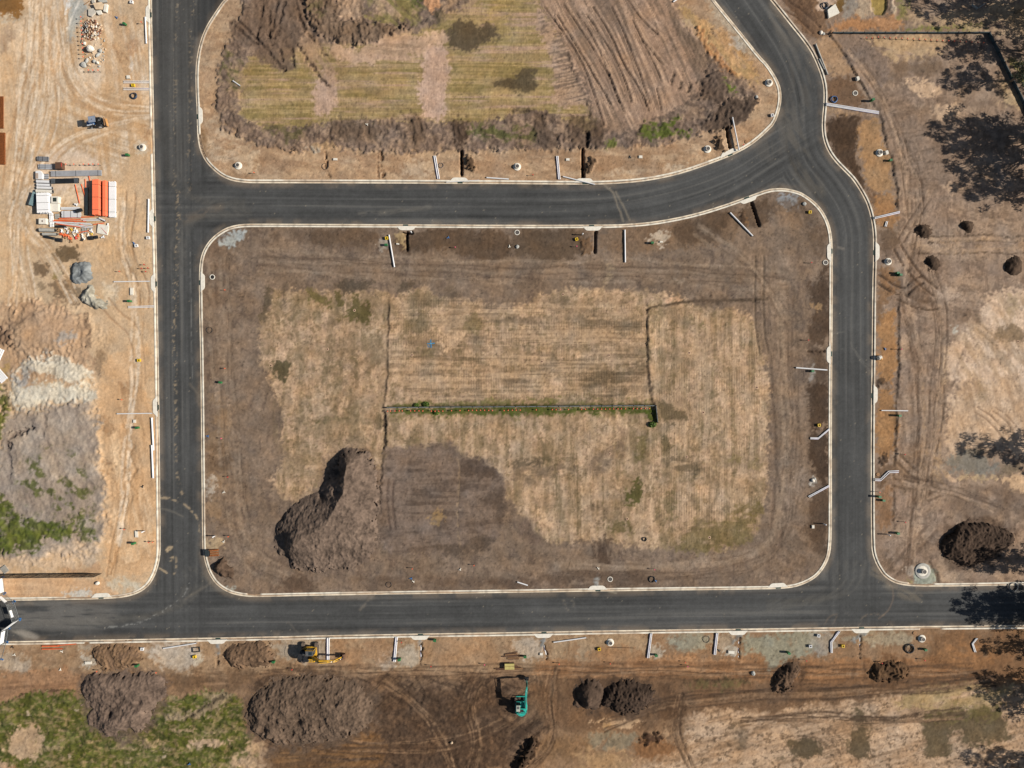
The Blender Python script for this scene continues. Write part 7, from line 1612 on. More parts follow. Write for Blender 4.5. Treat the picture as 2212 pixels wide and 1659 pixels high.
# ------------------------------------------------------------------ pipe yard
def Y3(cx_, cy_, h=0.0):
    """point read on the first yard view; h = height of what was read, brought back to the ground"""
    return un(57.6 + cx_ * .09375, 322.6 + cy_ * .09375, h)
def Y4(cx_, cy_, h=0.0):
    return un(57.6 + cx_ * .08854, 414.7 + cy_ * .08854, h)
def un(fx, fy, h):
    k = 1.0 - h / CAM_H
    return (CX + (fx - CX) * k, CY + (fy - CY) * k)

def bundle(label, fx, fy, length, rz, r, cols, rows, m, m2=M_BLK, straps=3, name='pipe_bundle', cat='pipe bundle', taper=False):
    """stacked pipes, each pipe a part, held by straps; local x along the pipes"""
    e = empty(name, (X(fx), Y(fy), gz(fx, fy) - .02), rz, label, cat)
    me = MB().tube([(-length / 2, 0, 0), (length / 2, 0, 0)], r, 10, caps=False).mesh('pipe', True); me.materials.append(m)
    for j in range(rows):
        nc = cols - (j if taper else 0)
        for i in range(nc):
            o = bpy.data.objects.new('pipe', me); COL.objects.link(o); o.parent = e
            o.location = (random.uniform(-.06, .06), (i - (nc - 1) / 2) * 2 * r, .06 + r + j * 2 * r)
    w = cols * 2 * r; h = .06 + rows * 2 * r
    for k in range(straps):
        x = (-.36 + .72 * k / max(1, straps - 1)) * length
        mb = MB(); mb.box((x, 0, h + .01), (.05, w + .04, .012)); mb.box((x, w / 2 + .02, h / 2), (.05, .012, h)); mb.box((x, -w / 2 - .02, h / 2), (.05, .012, h))
        mb.build('strap', m2, e)
    for x in (-.35, 0, .35): MB().box((x * length, 0, .03), (.1, w, .06)).build('bearer', M_TIM, e)
    return e
HP = math.pi / 2
q = (214.7, 429.5); bundle('large orange conduit bundle strapped in the pipe yard', q[0], q[1], 6.4, HP, .075, 8, 8, M_ORG)
q = (231.0, 430.5); bundle('narrow orange conduit bundle beside the large one', q[0], q[1], 6.4, HP, .075, 4, 6, M_ORG, M_ORG)
q = Y3(1962, 1148, .5); bundle('long white pipe bundle at the right of the pipe yard', q[0], q[1], 6.5, HP, .075, 8, 3, M_PVC)
q = Y3(350, 1225, 1.2); bundle('broad white pipe stack at the left of the pipe yard', q[0], q[1], 3.6, HP + .04, .09, 12, 6, M_PVC)
q = Y3(1010, 1490, .5); bundle('short white pipe bundle with black straps in the middle of the pipe yard', q[0], q[1], 3.4, 0.0, .1, 6, 2, M_PVC)
q = Y3(1000, 1358, .3); bundle('pair of white pipes above the short bundle in the pipe yard', q[0], q[1], 3.4, 0, .13, 2, 1, M_PVC, straps=0)
q = Y4(585, 680, .4); bundle('three upright white pipes beside the boxed pit, lower pipe yard', q[0], q[1], 2.5, HP + .07, .13, 3, 1, M_PVC, straps=2)
for k, (y, x0, x1, r, lb) in enumerate(((738, 240, 540, .28, 'uppermost'), (812, 240, 548, .24, 'second'), (880, 245, 590, .26, 'third'), (965, 240, 612, .34, 'lowest and thickest'))):
    a = Y3(x0, y, .3); b = Y3(x1, y + 12, .3)
    pipe(lb + ' of four thick white pipes stacked at the left of the pipe yard', [a, b], r, M_CONW if k == 3 else M_PVC, 'large_pipe', 'pipe', 'thick white pipes in the yard')
for k, (x0, y0, x1, y1, r, lb) in enumerate(((330, 925, 700, 935, .34, 'thick grey-white pipe near the bottom of the pipe yard'), (395, 1025, 740, 1030, .26, 'thinner grey-white pipe under the thick one, bottom of the pipe yard'))):
    pipe(lb, [Y4(x0, y0, .3), Y4(x1, y1, .3)], r, M_CONG, 'large_pipe', 'pipe', 'thick white pipes in the yard')
for k, (x0, y0, x1, y1) in enumerate(((1125, 812, 1225, 1245), (1265, 805, 1352, 1100), (1355, 690, 1364, 900), (1440, 622, 1462, 726), (1368, 1120, 1385, 1232))):
    pipe(['longest loose orange conduit slanting in the bare middle of the yard', 'loose orange conduit next to the dark rack', 'straight loose orange conduit at the top of the dark rack', 'short loose orange conduit above the big bundle', 'short loose orange conduit end beside the dark rack foot'][k], [Y3(x0, y0), Y3(x1, y1)], .075, M_ORG, 'conduit', 'conduit', 'loose orange conduits in the yard')
for k, (x0, y0, x1, y1, m_) in enumerate(((610, 690, 1420, 665, M_ORG), (780, 650, 1640, 595, M_ORG), (640, 705, 1450, 720, M_ORG), (545, 722, 1580, 775, M_PVC), (700, 720, 1600, 800, M_PVC), (620, 735, 1620, 850, M_PVC), (720, 770, 1610, 885, M_PVC), (720, 775, 1320, 862, M_ORG), (1130, 712, 1460, 850, M_ORG), (1320, 660, 1780, 660, M_PVC), (1380, 700, 1800, 690, M_PVC), (1780, 640, 1935, 710, M_PVC), (1620, 790, 1890, 752, M_ORG), (1280, 985, 1510, 945, M_ORG))):
    pipe(['%s pipe number %s from the top of the tangled pipe fan, lower pipe yard' % ('orange' if m_ is M_ORG else 'white', ['one', 'two', 'three', 'four', 'five', 'six', 'seven', 'eight', 'nine', 'ten', 'eleven', 'twelve', 'thirteen', 'fourteen'][k])][0], [Y4(x0, y0, .2), Y4(x1, y1, .2)], .09 if k != 11 else .15, m_, 'loose_pipe', 'pipe', 'tangled pipe fan in the yard', z=.10 + .055 * (k % 4))

def planks(label, fx, fy, L_, W_, rz, n, layers, m, name='plank_stack', cat='stack', th=.06):
    e = empty(name, (X(fx), Y(fy), gz(fx, fy) - .02), rz, label, cat)
    for k in range(layers):
        for i in range(n):
            MB().box((random.uniform(-.05, .05), (i - (n - 1) / 2) * W_ / n, .08 + th / 2 + k * (th + .005)), (L_, W_ / n - .03, th)).build('plank', m, e)
    for x in (-.42, .42): MB().box((x * L_, 0, .04), (.1, W_, .08)).build('bearer', M_TIM, e)
    for x in (-.40, .0, .44): MB().box((x * L_, 0, .09 + layers * (th + .005)), (.06, W_ + .03, .012)).build('strap', M_BLK, e)
    return e
M_GPL = mat('grey_planks', (168, 168, 170), .6, var=.12, scale=1.5)
M_GPD = mat('grey_lintels', (126, 126, 128), .7, var=.12, scale=1.5)
q = Y3(1130, 548, .4); planks('long pale grey plank stack across the top of the pipe yard', q[0], q[1], 9.2, 1.0, .02, 5, 5, M_GPL)
q = Y3(870, 722, .4); e = planks('black tube stack with pale ends below the long plank stack', q[0], q[1], 5.0, .9, .03, 4, 4, M_BLK)
for x in (-2.15, 2.1): MB().box((x, 0, .37), (.75, .92, .06)).build('pale_cap', M_STEEL, e)
q = Y3(368, 215, .4); planks('dark grey slab stack at the top left of the pipe yard', q[0], q[1], 2.0, .85, -.05, 3, 5, M_GPD)
q = Y3(415, 395, .4); planks('lighter grey slab stack below the dark one, top left of the pipe yard', q[0], q[1], 2.5, .95, -.02, 3, 3, M_GPL)
q = Y3(445, 625, .1); planks('short timber slat pallet beside the white tub in the pipe yard', q[0], q[1], .95, 1.0, HP, 4, 1, M_GPL, 'pallet', 'pallet')
q = Y3(1385, 1200, .2); e = planks('narrow dark steel rack left of the large orange bundle', q[0], q[1], 5.0, .45, HP, 2, 4, M_DSTEEL, 'steel_rack', 'rack')
q = Y3(735, 372, .9)
e = empty('crate', (X(q[0]), Y(q[1]), gz(*q) - .02), .03, 'brown timber crate with a red edge above the long plank stack', 'crate')
for k in range(6): MB().box((0, -.5 + .2 * k, .97), (1.15, .185, .03)).build('lid_board', M_TIMD, e)
for sx_, sy_, w_, d_ in ((0, -.56, 1.15, .04), (0, .56, 1.15, .04), (-.56, 0, .04, 1.08), (.56, 0, .04, 1.08)): MB().box((sx_, sy_, .48), (w_, d_, .95)).build('side_board', M_TIMD, e)
MB().box((.55, .1, .985), (.1, .7, .03)).build('red_edge', M_RED, e)
q = Y3(285, 592, .4)
e = empty('plastic_tub', (X(q[0]), Y(q[1]), gz(*q) - .02), 0, 'white moulded tub with a brown slatted tray at the left of the pipe yard', 'tub')
MB().prism([(-.6, -.75), (.65, -.75), (.7, .2), (.35, .75), (-.6, .75)], 0, .55).build('shell', M_PVC, e, bevel=.05)
for k in range(5): MB().box((-.3, -.6 + .2 * k, .575), (.5, .13, .03)).build('slat', M_TIM, e)
q = Y3(140, 1135, .6)
e = empty('leaning_mesh', (X(q[0]), Y(q[1]), gz(*q)), 1.25, 'dark teal mesh panel leaning on the broad white pipe stack', 'panel')
MB().box((0, 0, .42), (2.5, .9, .05), rx=.7).build('mesh_sheet', mat('teal_mesh', (62, 92, 96), .6, var=.3, scale=8), e)
for s in (-1, 1): MB().box((0, s * .34, .42 + s * .29), (2.5, .06, .08), rx=.7).build('frame_bar', M_DSTEEL, e)
def pit(label, q, w, d, h, dark=True, tilt=0.0, rz=0.0):
    e = empty('concrete_pit', (X(q[0]), Y(q[1]), gz(*q) - .02), rz, label, 'concrete pit', 'precast concrete pits in the yard')
    MB().box((0, 0, h / 2), (w, d, h), rx=tilt).build('box', M_CONW, e, bevel=.03)
    if dark:
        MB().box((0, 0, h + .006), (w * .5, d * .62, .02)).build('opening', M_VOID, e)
        for k in range(4): MB().box((0, (-.22 + .147 * k) * d, h + .025), (w * .5, .05, .03)).build('grate_bar', M_GRATE, e)
    return e
pit('precast pit with a dark grate in the middle of the pipe yard', Y3(650, 1160, .7), 1.35, 1.2, .75)
pit('square precast pit lid standing below the grated pit', Y3(628, 1335, .6), 1.65, 1.45, .65, False, .06)
e = pit('square pale pit with a round red-brown hole, lower left of the pipe yard', Y4(388, 712, .6), 1.35, 1.05, .7, False)
MB().lathe([(.15, .706), (.02, .708)], 16).build('hole', M_BORE, e)
e = pit('tilted pale slab with a red diagonal line, lower right of the pipe yard', Y4(1835, 905, .5), 2.0, 1.7, .28, False, .10, -.2)
MB().box((0, 0, .30), (2.3, .05, .02), rz=-.62, rx=.10).build('red_line', M_RED, e)
# loose fittings at the foot of the yard
for k, (x, y, w, d, h, m_, lb) in enumerate(((545, 1108, 2.2, .5, .35, M_BLK, 'black crate tray below the thinner grey-white pipe'), (790, 1170, 1.1, .75, .4, M_BLK, 'square black box at the foot of the pipe yard'), (820, 840, 2.0, .5, .4, M_BLK, 'black bag beside the white pipe fan'), (1565, 1120, .85, .75, .45, M_BLK, 'left black bag at the lower right of the yard'), (1690, 1100, .65, .6, .4, M_BLK, 'right black bag at the lower right of the yard'), (1250, 1435, 1.3, .6, .5, M_BLK, None))):
    q = Y4(x, y, .25) if lb else Y3(1200, 1412, .6)
    lb = lb or 'black bag lying on the short white bundle'
    e = empty('black_box', (X(q[0]), Y(q[1]), gz(*q) - .02 + (.42 if k == 5 else 0)), .1 * k - .2, lb, 'box', 'black boxes and bags in the yard')
    MB().box((0, 0, h / 2), (w, d, h), taper=.86).build('body', m_, e, bevel=.06); MB().box((0, 0, h + .01), (w * .7, d * .6, .04)).build('lid', M_BLK, e, bevel=.01)
fit = [(960, 890, M_PVC), (1010, 980, M_PVC), (1180, 900, M_CONW), (1160, 970, M_PVC), (1230, 960, M_PVC), (1090, 910, M_YEL), (1060, 1000, M_TIM), (830, 1020, M_ORG), (900, 1050, M_ORG), (960, 1050, M_ORG), (1020, 1080, M_ORG), (1065, 1140, M_ORG), (930, 1110, M_TIM), (1080, 1200, M_TIM), (1160, 1050, M_CONW), (1250, 1060, M_ORG), (1205, 1120, M_RED), (1370, 1060, M_CONW), (1400, 1130, M_CONW), (1350, 1160, M_BLK), (1570, 930, M_PVC), (1600, 980, M_PVC), (1590, 1015, M_YEL), (1500, 1050, M_CONW), (1860, 1100, M_PVC), (1980, 800, M_PVC), (780, 930, M_TIM), (860, 950, M_PVC), (1210, 305, M_PVC)]
CN = {id(M_PVC): 'white', id(M_CONW): 'off-white', id(M_YEL): 'yellow', id(M_TIM): 'tan', id(M_ORG): 'orange', id(M_RED): 'red', id(M_BLK): 'black'}
for k, (x, y, m_) in enumerate(fit):
    q = Y4(x, y, .15); a = random.uniform(0, 3)
    lb = CN[id(m_)] + ' plastic pipe fitting or offcut in the jumble at the foot of the pipe yard'
    e = empty('pipe_fitting', (X(q[0]), Y(q[1]), gz(*q)), a, lb, 'fitting', CN[id(m_)] + ' fittings in the pipe yard')
    r = random.uniform(.10, .17)
    MB().tube([(-.28, 0, r), (0, 0, r), (.22, .2, r + .04)], r, 8, False).build('elbow', m_, e, True)
    MB().tube([(0, 0, r), (-.05, -.3, r)], r * .8, 8, False).build('branch', m_, e, True)
for k, (x, y) in enumerate(((1360, 900), (1390, 960), (1400, 1010))):
    pass
q = Y4(1410, 945, .1); planks('grey wire-slat pallet in the jumble at the foot of the pipe yard', q[0], q[1], 1.1, 1.0, .1, 6, 1, M_CONG, 'pallet', 'pallet')
q = Y4(745, 590, .1); planks('small slatted pallet left of the short white bundle', q[0], q[1], .9, .8, HP, 4, 1, M_CONG, 'pallet', 'pallet')

# rusty mesh stacks and white pipes at the left edge
def mesh_stack(label, p0, p1):
    e = empty('mesh_stack', (X((p0[0] + p1[0]) / 2), Y((p0[1] + p1[1]) / 2), .08), 0, label, 'mesh stack', 'rusty reinforcing mesh stacks')
    w = (p1[0] - p0[0]) * S; h = (p1[1] - p0[1]) * S
    for lay in range(5):
        mb = MB()
        for i in range(int(w / .2) + 1): mb.box((-w / 2 + i * .2 + .03 * lay, 0, .08 + .05 * lay), (.035, h, .02))
        for i in range(int(h / .2) + 1): mb.box((0, -h / 2 + i * .2, .10 + .05 * lay), (w, .035, .02))
        mb.build('mesh_sheet', M_RUST, e)
    for y in (-.4, .4): MB().box((0, y * h, .03), (w, .12, .06)).build('bearer', M_TIM, e)
    MB().box((0, 0, .035), (w * .97, h * .97, .02)).build('bottom_sheet', M_RUST, e)
mesh_stack('upper rusty mesh stack cut by the left edge of the yard', (-20, 209), (8.5, 278)); mesh_stack('lower rusty mesh stack cut by the left edge of the yard', (-20, 287), (12.5, 356))
for k, (a_, b_, n_) in enumerate((((-14, 762), (7, 768), 5), ((-14, 790), (16, 812), 5))):
    an = math.atan2(-(b_[1] - a_[1]), b_[0] - a_[0])
    bundle(['upper small white pipe bundle at the left edge above the pale mound', 'lower slanting white pipe bundle at the left edge above the pale mound'][k], (a_[0] + b_[0]) / 2 - 2, (a_[1] + b_[1]) / 2 + 6, 3.4, [1.15, -.85][k], .16, n_, 1, M_PVC, straps=0)

# ------------------------------------------------------------------ rubble by the top of the yard
def rock_mesh(seed, n=2, flat=.6, rough=.25):
    bm = bmesh.new(); bmesh.ops.create_icosphere(bm, subdivisions=n, radius=1.0)
    r = np.random.default_rng(seed); a = r.normal(0, 1, (5, 3)); w = r.uniform(.2, 1, 5)
    for v in bm.verts:
        d = np.array(v.co); k = 1 + rough * sum(w[i] * math.tanh(2 * float(d @ a[i])) for i in range(5)) / 2.5 + r.normal(0, .04)
        v.co = Vector((d[0] * k, d[1] * k * .85, d[2] * k * flat))
    me = bpy.data.meshes.new('rock'); bm.to_mesh(me); bm.free()
    return me
ROCKS = [rock_mesh(i) for i in range(6)]
M_RK = [mat('rock_tan', (206, 180, 148), .9, var=.15), mat('rock_grey', (176, 174, 166), .9, var=.15), mat('rock_brown', (150, 106, 80), .9, var=.2), mat('rock_white', (236, 226, 210), .9, var=.08)]
RM = {}
def rock(fx, fy, s, mi, label, group, parent=None, z=None, name='rock'):
    k = random.randrange(6)
    if (k, mi) not in RM:
        me = ROCKS[k].copy(); me.materials.clear(); me.materials.append(M_RK[mi]); RM[(k, mi)] = me
    o = bpy.data.objects.new(name, RM[(k, mi)]); COL.objects.link(o)
    o.scale = (s * random.uniform(.8, 1.2), s * random.uniform(.8, 1.2), s); o.rotation_euler = (random.uniform(-.3, .3), random.uniform(-.3, .3), random.uniform(0, 6))
    if parent is not None:
        o.parent = parent; o.location = (X(fx) - parent.location.x, Y(fy) - parent.location.y, z)
    else:
        o.location = (X(fx), Y(fy), gz(fx, fy) + s * .3 if z is None else z); tag(o, label, 'rock', group)
    return o
def R6(x, y): return (138.2 + x * .0972, y * .0972)
q = un(*R6(575, 1085), .6); b = rock(q[0], q[1], .72, 3, 'largest smooth pinkish-white boulder in the rubble row', None); b.scale = (.62, .78, .95); b.location.z = .6
for k, (x, y, w_, d_, mi, lb) in enumerate(((515, 1352, .58, .36, 1, 'grey flat slab below the white boulder'), (445, 1455, .52, .62, 1, 'grey slab at the lower left of the rubble'), (770, 1228, .6, .32, 1, 'blue-grey slab at the right of the rubble'), (820, 1135, .42, .45, 1, 'pale round slab right of the white boulder'), (560, 1450, .4, .3, 0, 'tan slab at the foot of the rubble'), (690, 1365, .34, .4, 1, 'grey slab in the middle foot of the rubble'), (760, 1405, .32, .28, 3, 'small bright stone at the foot of the rubble'), (470, 980, .3, .4, 3, 'bright stone above left of the white boulder'))):
    q = R6(x, y)
    o = rock(q[0], q[1], .5, mi, lb, 'slabs in the rubble row'); o.scale = (w_, d_, .42)
for k in range(46):
    x = random.uniform(640, 930); y = random.uniform(840, 1420)
    if k > 30: x, y = random.uniform(420, 800), random.uniform(1180, 1480)
    rock(*R6(x, y), random.uniform(.07, .20), random.choice((0, 0, 0, 1, 3)), 'small loose stone scattered at the right of the rubble row', 'loose stones in the rubble row')
hx, hy = R6(625, 665)
e = empty('debris_heap', (X(hx), Y(hy), gz(hx, hy)), 0, 'heap of rusty brown and white broken brick below the concrete slabs', 'debris heap')
MB().lathe([(1.6, -.05), (1.2, .2), (.6, .55), (.1, .7)], 20).build('core', M_TIMD, e)
for k in range(230):
    a = random.uniform(0, 6.28); r_ = 1.9 * math.sqrt(random.random())
    zz = max(.03, 1.0 - r_ * .58) + random.uniform(-.02, .12)
    rock(hx + r_ * math.cos(a) / S, hy + r_ * math.sin(a) / S, random.uniform(.09, .22), random.choice((2, 2, 0, 3, 0, 1)), None, None, e, zz, 'brick_piece')
def slab(label, pts, z0, z1, tilt, m):
    c = (sum(p[0] for p in pts) / len(pts), sum(p[1] for p in pts) / len(pts))
    o = MB().prism([(X(p[0]) - X(c[0]), Y(p[1]) - Y(c[1])) for p in pts], 0, z1 - z0).build('broken_slab', m, None, bevel=.03, loc=(X(c[0]), Y(c[1]), gz(*c) + z0))
    o.rotation_euler = tilt
    return tag(o, label, 'slab', 'broken concrete slabs')
slab('largest tan broken slab at the top of the rubble', [R6(690, 120), R6(870, 80), R6(915, 130), R6(880, 240), R6(740, 245)], .35, .6, (.10, .12, 0), M_RK[0])
slab('pale slab left of the largest one, top of the rubble', [R6(560, 215), R6(690, 200), R6(740, 300), R6(640, 390), R6(560, 360)], .1, .35, (.0, -.08, 0), M_CONC)
slab('white beam piece at the right of the broken slabs', [R6(930, 115), R6(1000, 120), R6(975, 300), R6(905, 280)], .05, .5, (0, 0, 0), M_CONW)
slab('white curved slab below the largest one', [R6(730, 265), R6(850, 250), R6(870, 330), R6(790, 350)], .1, .4, (.1, 0, 0), M_CONW)
slab('grey slab at the very top of the rubble', [R6(800, -30), R6(960, 0), R6(990, 70), R6(860, 90), R6(790, 60)], .2, .45, (-.08, .06, 0), M_CONG)
slab('narrow pale slab at the top left of the rubble', [R6(640, 30), R6(720, -20), R6(720, 80), R6(650, 95)], .15, .4, (0, -.15, 0), M_CONC)
for k, (x0, y0, x1, y1) in enumerate(((450, 110, 580, 20), (560, 120, 640, 10), (430, 740, 380, 960))):
    pipe(['left pale timber batten at the top of the rubble', 'right pale timber batten at the top of the rubble', 'thin rod lying left of the brick heap'][k], [R6(x0, y0), R6(x1, y1)], .06, M_TIM if k < 2 else M_DSTEEL, 'batten', 'batten', 'battens at the rubble')
# stones lying about elsewhere
for (c, r, x, y, s_, mi, lb) in ((0, 3, 845, 62, .45, 3, 'pale stone at the corner of the sandy yard below the fence'), (3, 0, 455, 285, .4, 3, 'pale rubble piece at the left end of the top right wall'), (3, 0, 475, 295, .3, 1, 'grey rubble piece at the left end of the top right wall'), (3, 2, 388, 832, .42, 3, 'pale plaster lump at the right verge of the central block'), (3, 2, 400, 822, .3, 1, 'grey plaster lump at the right verge of the central block'), (2, 0, 2112, 840, .35, 1, 'grey stone at the right tip of the upper field'), (1, 3, 1690, 1440, .35, 0, 'tan stone on the dark stripped ground'), (2, 1, 46, 474, .36, 1, 'grey-white lump below the flat pale ring'), (2, 3, 2085, 838, .45, 1, 'dark-rimmed grey boulder in the lower orange strip'), (3, 1, 315, 102, .4, 1, 'grey stone inside the upper right corner of the central block')):
    rock(*t(c, r, (x, y))[0], s_, mi, lb, None)
# blue and white fittings dropped about the verges
for (c, r, x, y, m_, lb) in ((0, 0, 1010, 152, M_BLUE, 'blue and white fitting beside the broken slabs'), (0, 1, 1160, 442, M_BLUE, 'blue fitting above a white square box'), (0, 2, 1795, 450, M_BLUE, 'blue fitting at the left kerb of the central block'), (0, 2, 1235, 885, M_BLK, 'dark fitting on the tan haul strip'), (0, 2, 1935, 935, M_CONW, 'white cross-shaped fitting inside the left kerb'), (0, 2, 1935, 1360, M_CONW, 'white offcuts below the white post, central block'), (1, 3, 1360, 45, M_CONW, 'white and black debris at the lower edge of the central block'), (1, 3, 1340, 20, M_BLUE, 'blue debris at the lower edge of the central block'), (2, 2, 745, 1590, M_CONW, 'grey cone-like fitting at the foot of the dark trail'), (1, 2, 1765, 1600, M_CONW, 'white fitting below the packed pad'), (1, 1, 1660, 395, M_BLUE, 'blue fitting in the dark verge of the central block'), (1, 1, 2190, 470, M_CONW, 'white fitting left of the pale ring, upper verge'), (2, 3, 1240, 40, M_BLUE, 'blue fitting end beside the black hose loop'), (3, 1, 1010, 1355, M_BLUE, 'blue fitting at the outer verge above the white sack'), (2, 3, 1790, 640, M_BLK, 'dark fittings left of the white rectangular lid'), (0, 3, 1640, 1620, M_BLUE, 'blue scrap on the green ground'), (0, 3, 125, 680, M_CONW, 'white offcut near the gate'), (0, 3, 105, 612, M_BLK, 'black scrap near the gate'), (0, 3, 535, 650, M_CONW, 'white offcut below the orange conduits'), (0, 3, 525, 805, M_CONW, 'white offcut left of the lobed stockpile'), (2, 0, 1020, 1357, M_BLK, 'dark fitting beside a pale lid, upper block verge'), (1, 0, 960, 1078, M_CONW, 'white scrap in the cloddy rim of the upper block')):
    q = t(c, r, (x, y))[0]
    e = empty('pipe_fitting', (X(q[0]), Y(q[1]), gz(*q)), random.uniform(0, 3), lb, 'fitting', 'fittings dropped about the verges')
    MB().tube([(-.28, 0, .09), (0, 0, .09), (.2, .16, .12)], .08, 8, False).build('elbow', m_, e, True); MB().tube([(0, 0, .09), (-.04, -.26, .09)], .065, 8, False).build('branch', m_, e, True)
q = t(3, 1, (955, 1432))[0]
e = empty('bulk_bag', (X(q[0]), Y(q[1]), .1), .3, 'white and orange bulk bag on the outer kerb', 'bulk bag')
MB().box((0, 0, .4), (.85, .8, .8), taper=.8).build('bag', M_CONW, e, bevel=.12); MB().box((.15, -.3, .5), (.6, .5, .5), .4, taper=.7).build('orange_flap', mat('orange_cloth', (236, 180, 110), .9), e, bevel=.1)
# square slab and shallow basin at the top right
slab('square pale concrete slab at the top right above the green wall', t(3, 0, (505, 95), (572, 42), (610, 120), (515, 165)), .0, .4, (0, 0, 0), M_CONW)
# timber stacks near the teal digger
def timbers(label, rows, m, group=None):
    cxm = sum((a[0] + b[0]) / 2 for a, b in rows) / len(rows); cym = sum((a[1] + b[1]) / 2 for a, b in rows) / len(rows)
    e = empty('timber_stack', (X(cxm), Y(cym), gz(cxm, cym)), 0, label, 'timber stack', group)
    for k, (a, b) in enumerate(rows):
        dx, dy = X(b[0]) - X(a[0]), Y(b[1]) - Y(a[1])
        MB().box((X((a[0] + b[0]) / 2) - X(cxm), Y((a[1] + b[1]) / 2) - Y(cym), .1 + .04 * (k % 3)), (math.hypot(dx, dy), .15, .09), math.atan2(dy, dx)).build('beam', m[k % len(m)], e)
    return e
def TS(x, y): return (1071.4 + x * .04687, 1393.9 + y * .04687)
timbers('upper stack of weathered timber beams above the teal digger', [(TS(400, 405), TS(1000, 300)), (TS(420, 440), TS(990, 380)), (TS(300, 515), TS(990, 415)), (TS(540, 520), TS(1180, 470)), (TS(530, 580), TS(1100, 560)), (TS(560, 625), TS(1060, 610)), (TS(850, 470), TS(1250, 460))], [M_TIMD, M_TIM, M_TIMD])
timbers('long dark timbers below the yellow pallet', [(TS(-60, 1075), TS(820, 1030)), (TS(60, 1110), TS(1060, 1095)), (TS(820, 1060), TS(1230, 1060)), (TS(840, 1000), TS(1140, 1000)), (TS(850, 965), TS(1020, 955))], [M_TIMD, M_TIMD, M_TIM])
q = TS(625, 920)
e = empty('yellow_pallet', (X(q[0]), Y(q[1]), gz(*q)), .02, 'pale yellow formwork pallet between the timber stacks', 'pallet')
for k in range(6): MB().box((0, -.45 + .18 * k, .62), (1.75, .155, .05)).build('board', mat('pale_yellow_ply', (206, 190, 116), .8, var=.12), e)
for x in (-.8, 0, .8): MB().box((x, 0, .3), (.12, 1.0, .58)).build('bearer', M_TIM, e)
MB().box((0, .02, .66), (2.3, .06, .04), .03).build('loose_bar', M_TIMD, e)
# rusty pallet collar on the lower-left kerb
q = t(0, 2, (1838, 1455))[0]
e = empty('trench_box', (X(q[0]), Y(q[1]), .12), .05, 'rust-brown skip of timber with dark end at the lower left kerb of the central block', 'skip')
for s in (-1, 1): MB().box((.25, s * .55, .28), (1.9, .08, .5)).build('side', M_RUST, e)
for k in range(5): MB().box((.5, -.4 + .2 * k, .42), (1.6, .15, .08), random.uniform(-.06, .06)).build('board', M_TIM if k % 2 else M_RUST, e)
MB().box((-.85, 0, .35), (.75, 1.2, .6)).build('dark_end', M_DSTEEL, e, bevel=.04)
# reinforcing mesh square lying on the kerb at bottom left and small grid near green bank
q = t(0, 3, (1698, 634))[0]
e = empty('steel_square', (X(q[0]), Y(q[1]), gz(*q)), .1, 'open dark steel square frame on the pale scraped pad', 'frame')
for (x, y, w_, d_) in ((0, .4, 1.4, .09), (0, -.4, 1.4, .09), (-.65, 0, .09, .7), (.65, 0, .09, .7)): MB().box((x, y, .12), (w_, d_, .16)).build('bar', M_DSTEEL, e)
q = t(0, 2, (48, 1600))[0]
e = empty('drain_grate', (X(q[0]), Y(q[1]), .2), .65, 'grey slatted grate lying on the overgrown bank at the left edge', 'grate')
for k in range(7): MB().box((-.5 + .165 * k, 0, .1), (.06, 1.2, .06)).build('bar', M_CONG, e)
for s in (-1, 1): MB().box((0, s * .6, .1), (1.15, .07, .08)).build('rail', M_CONG, e)
# ------------------------------------------------------------------ machines
M_CATY = mat('digger_yellow', (232, 178, 46), .45, var=.10, scale=1.5, dirt=(190, 148, 60)); M_TEAL = mat('digger_teal', (48, 178, 160), .4, var=.10, scale=1.5, dirt=(60, 140, 128))
M_TRK = mat('muddy_track', (112, 96, 82), .95, var=.25, scale=4); M_GLASS = mat('cab_glass', (44, 58, 64), .1, var=.1); M_CABR = mat('cab_roof_dark', (92, 90, 88), .6, var=.2, scale=3)
M_MAC = mat('machine_black', (34, 34, 36), .6, var=.25, scale=4); M_ROD = mat('chrome_rod', (190, 192, 192), .25, metal=.8)
M_ROOFP = mat('cab_roof_pale', (176, 184, 168), .6, var=.12, scale=3)

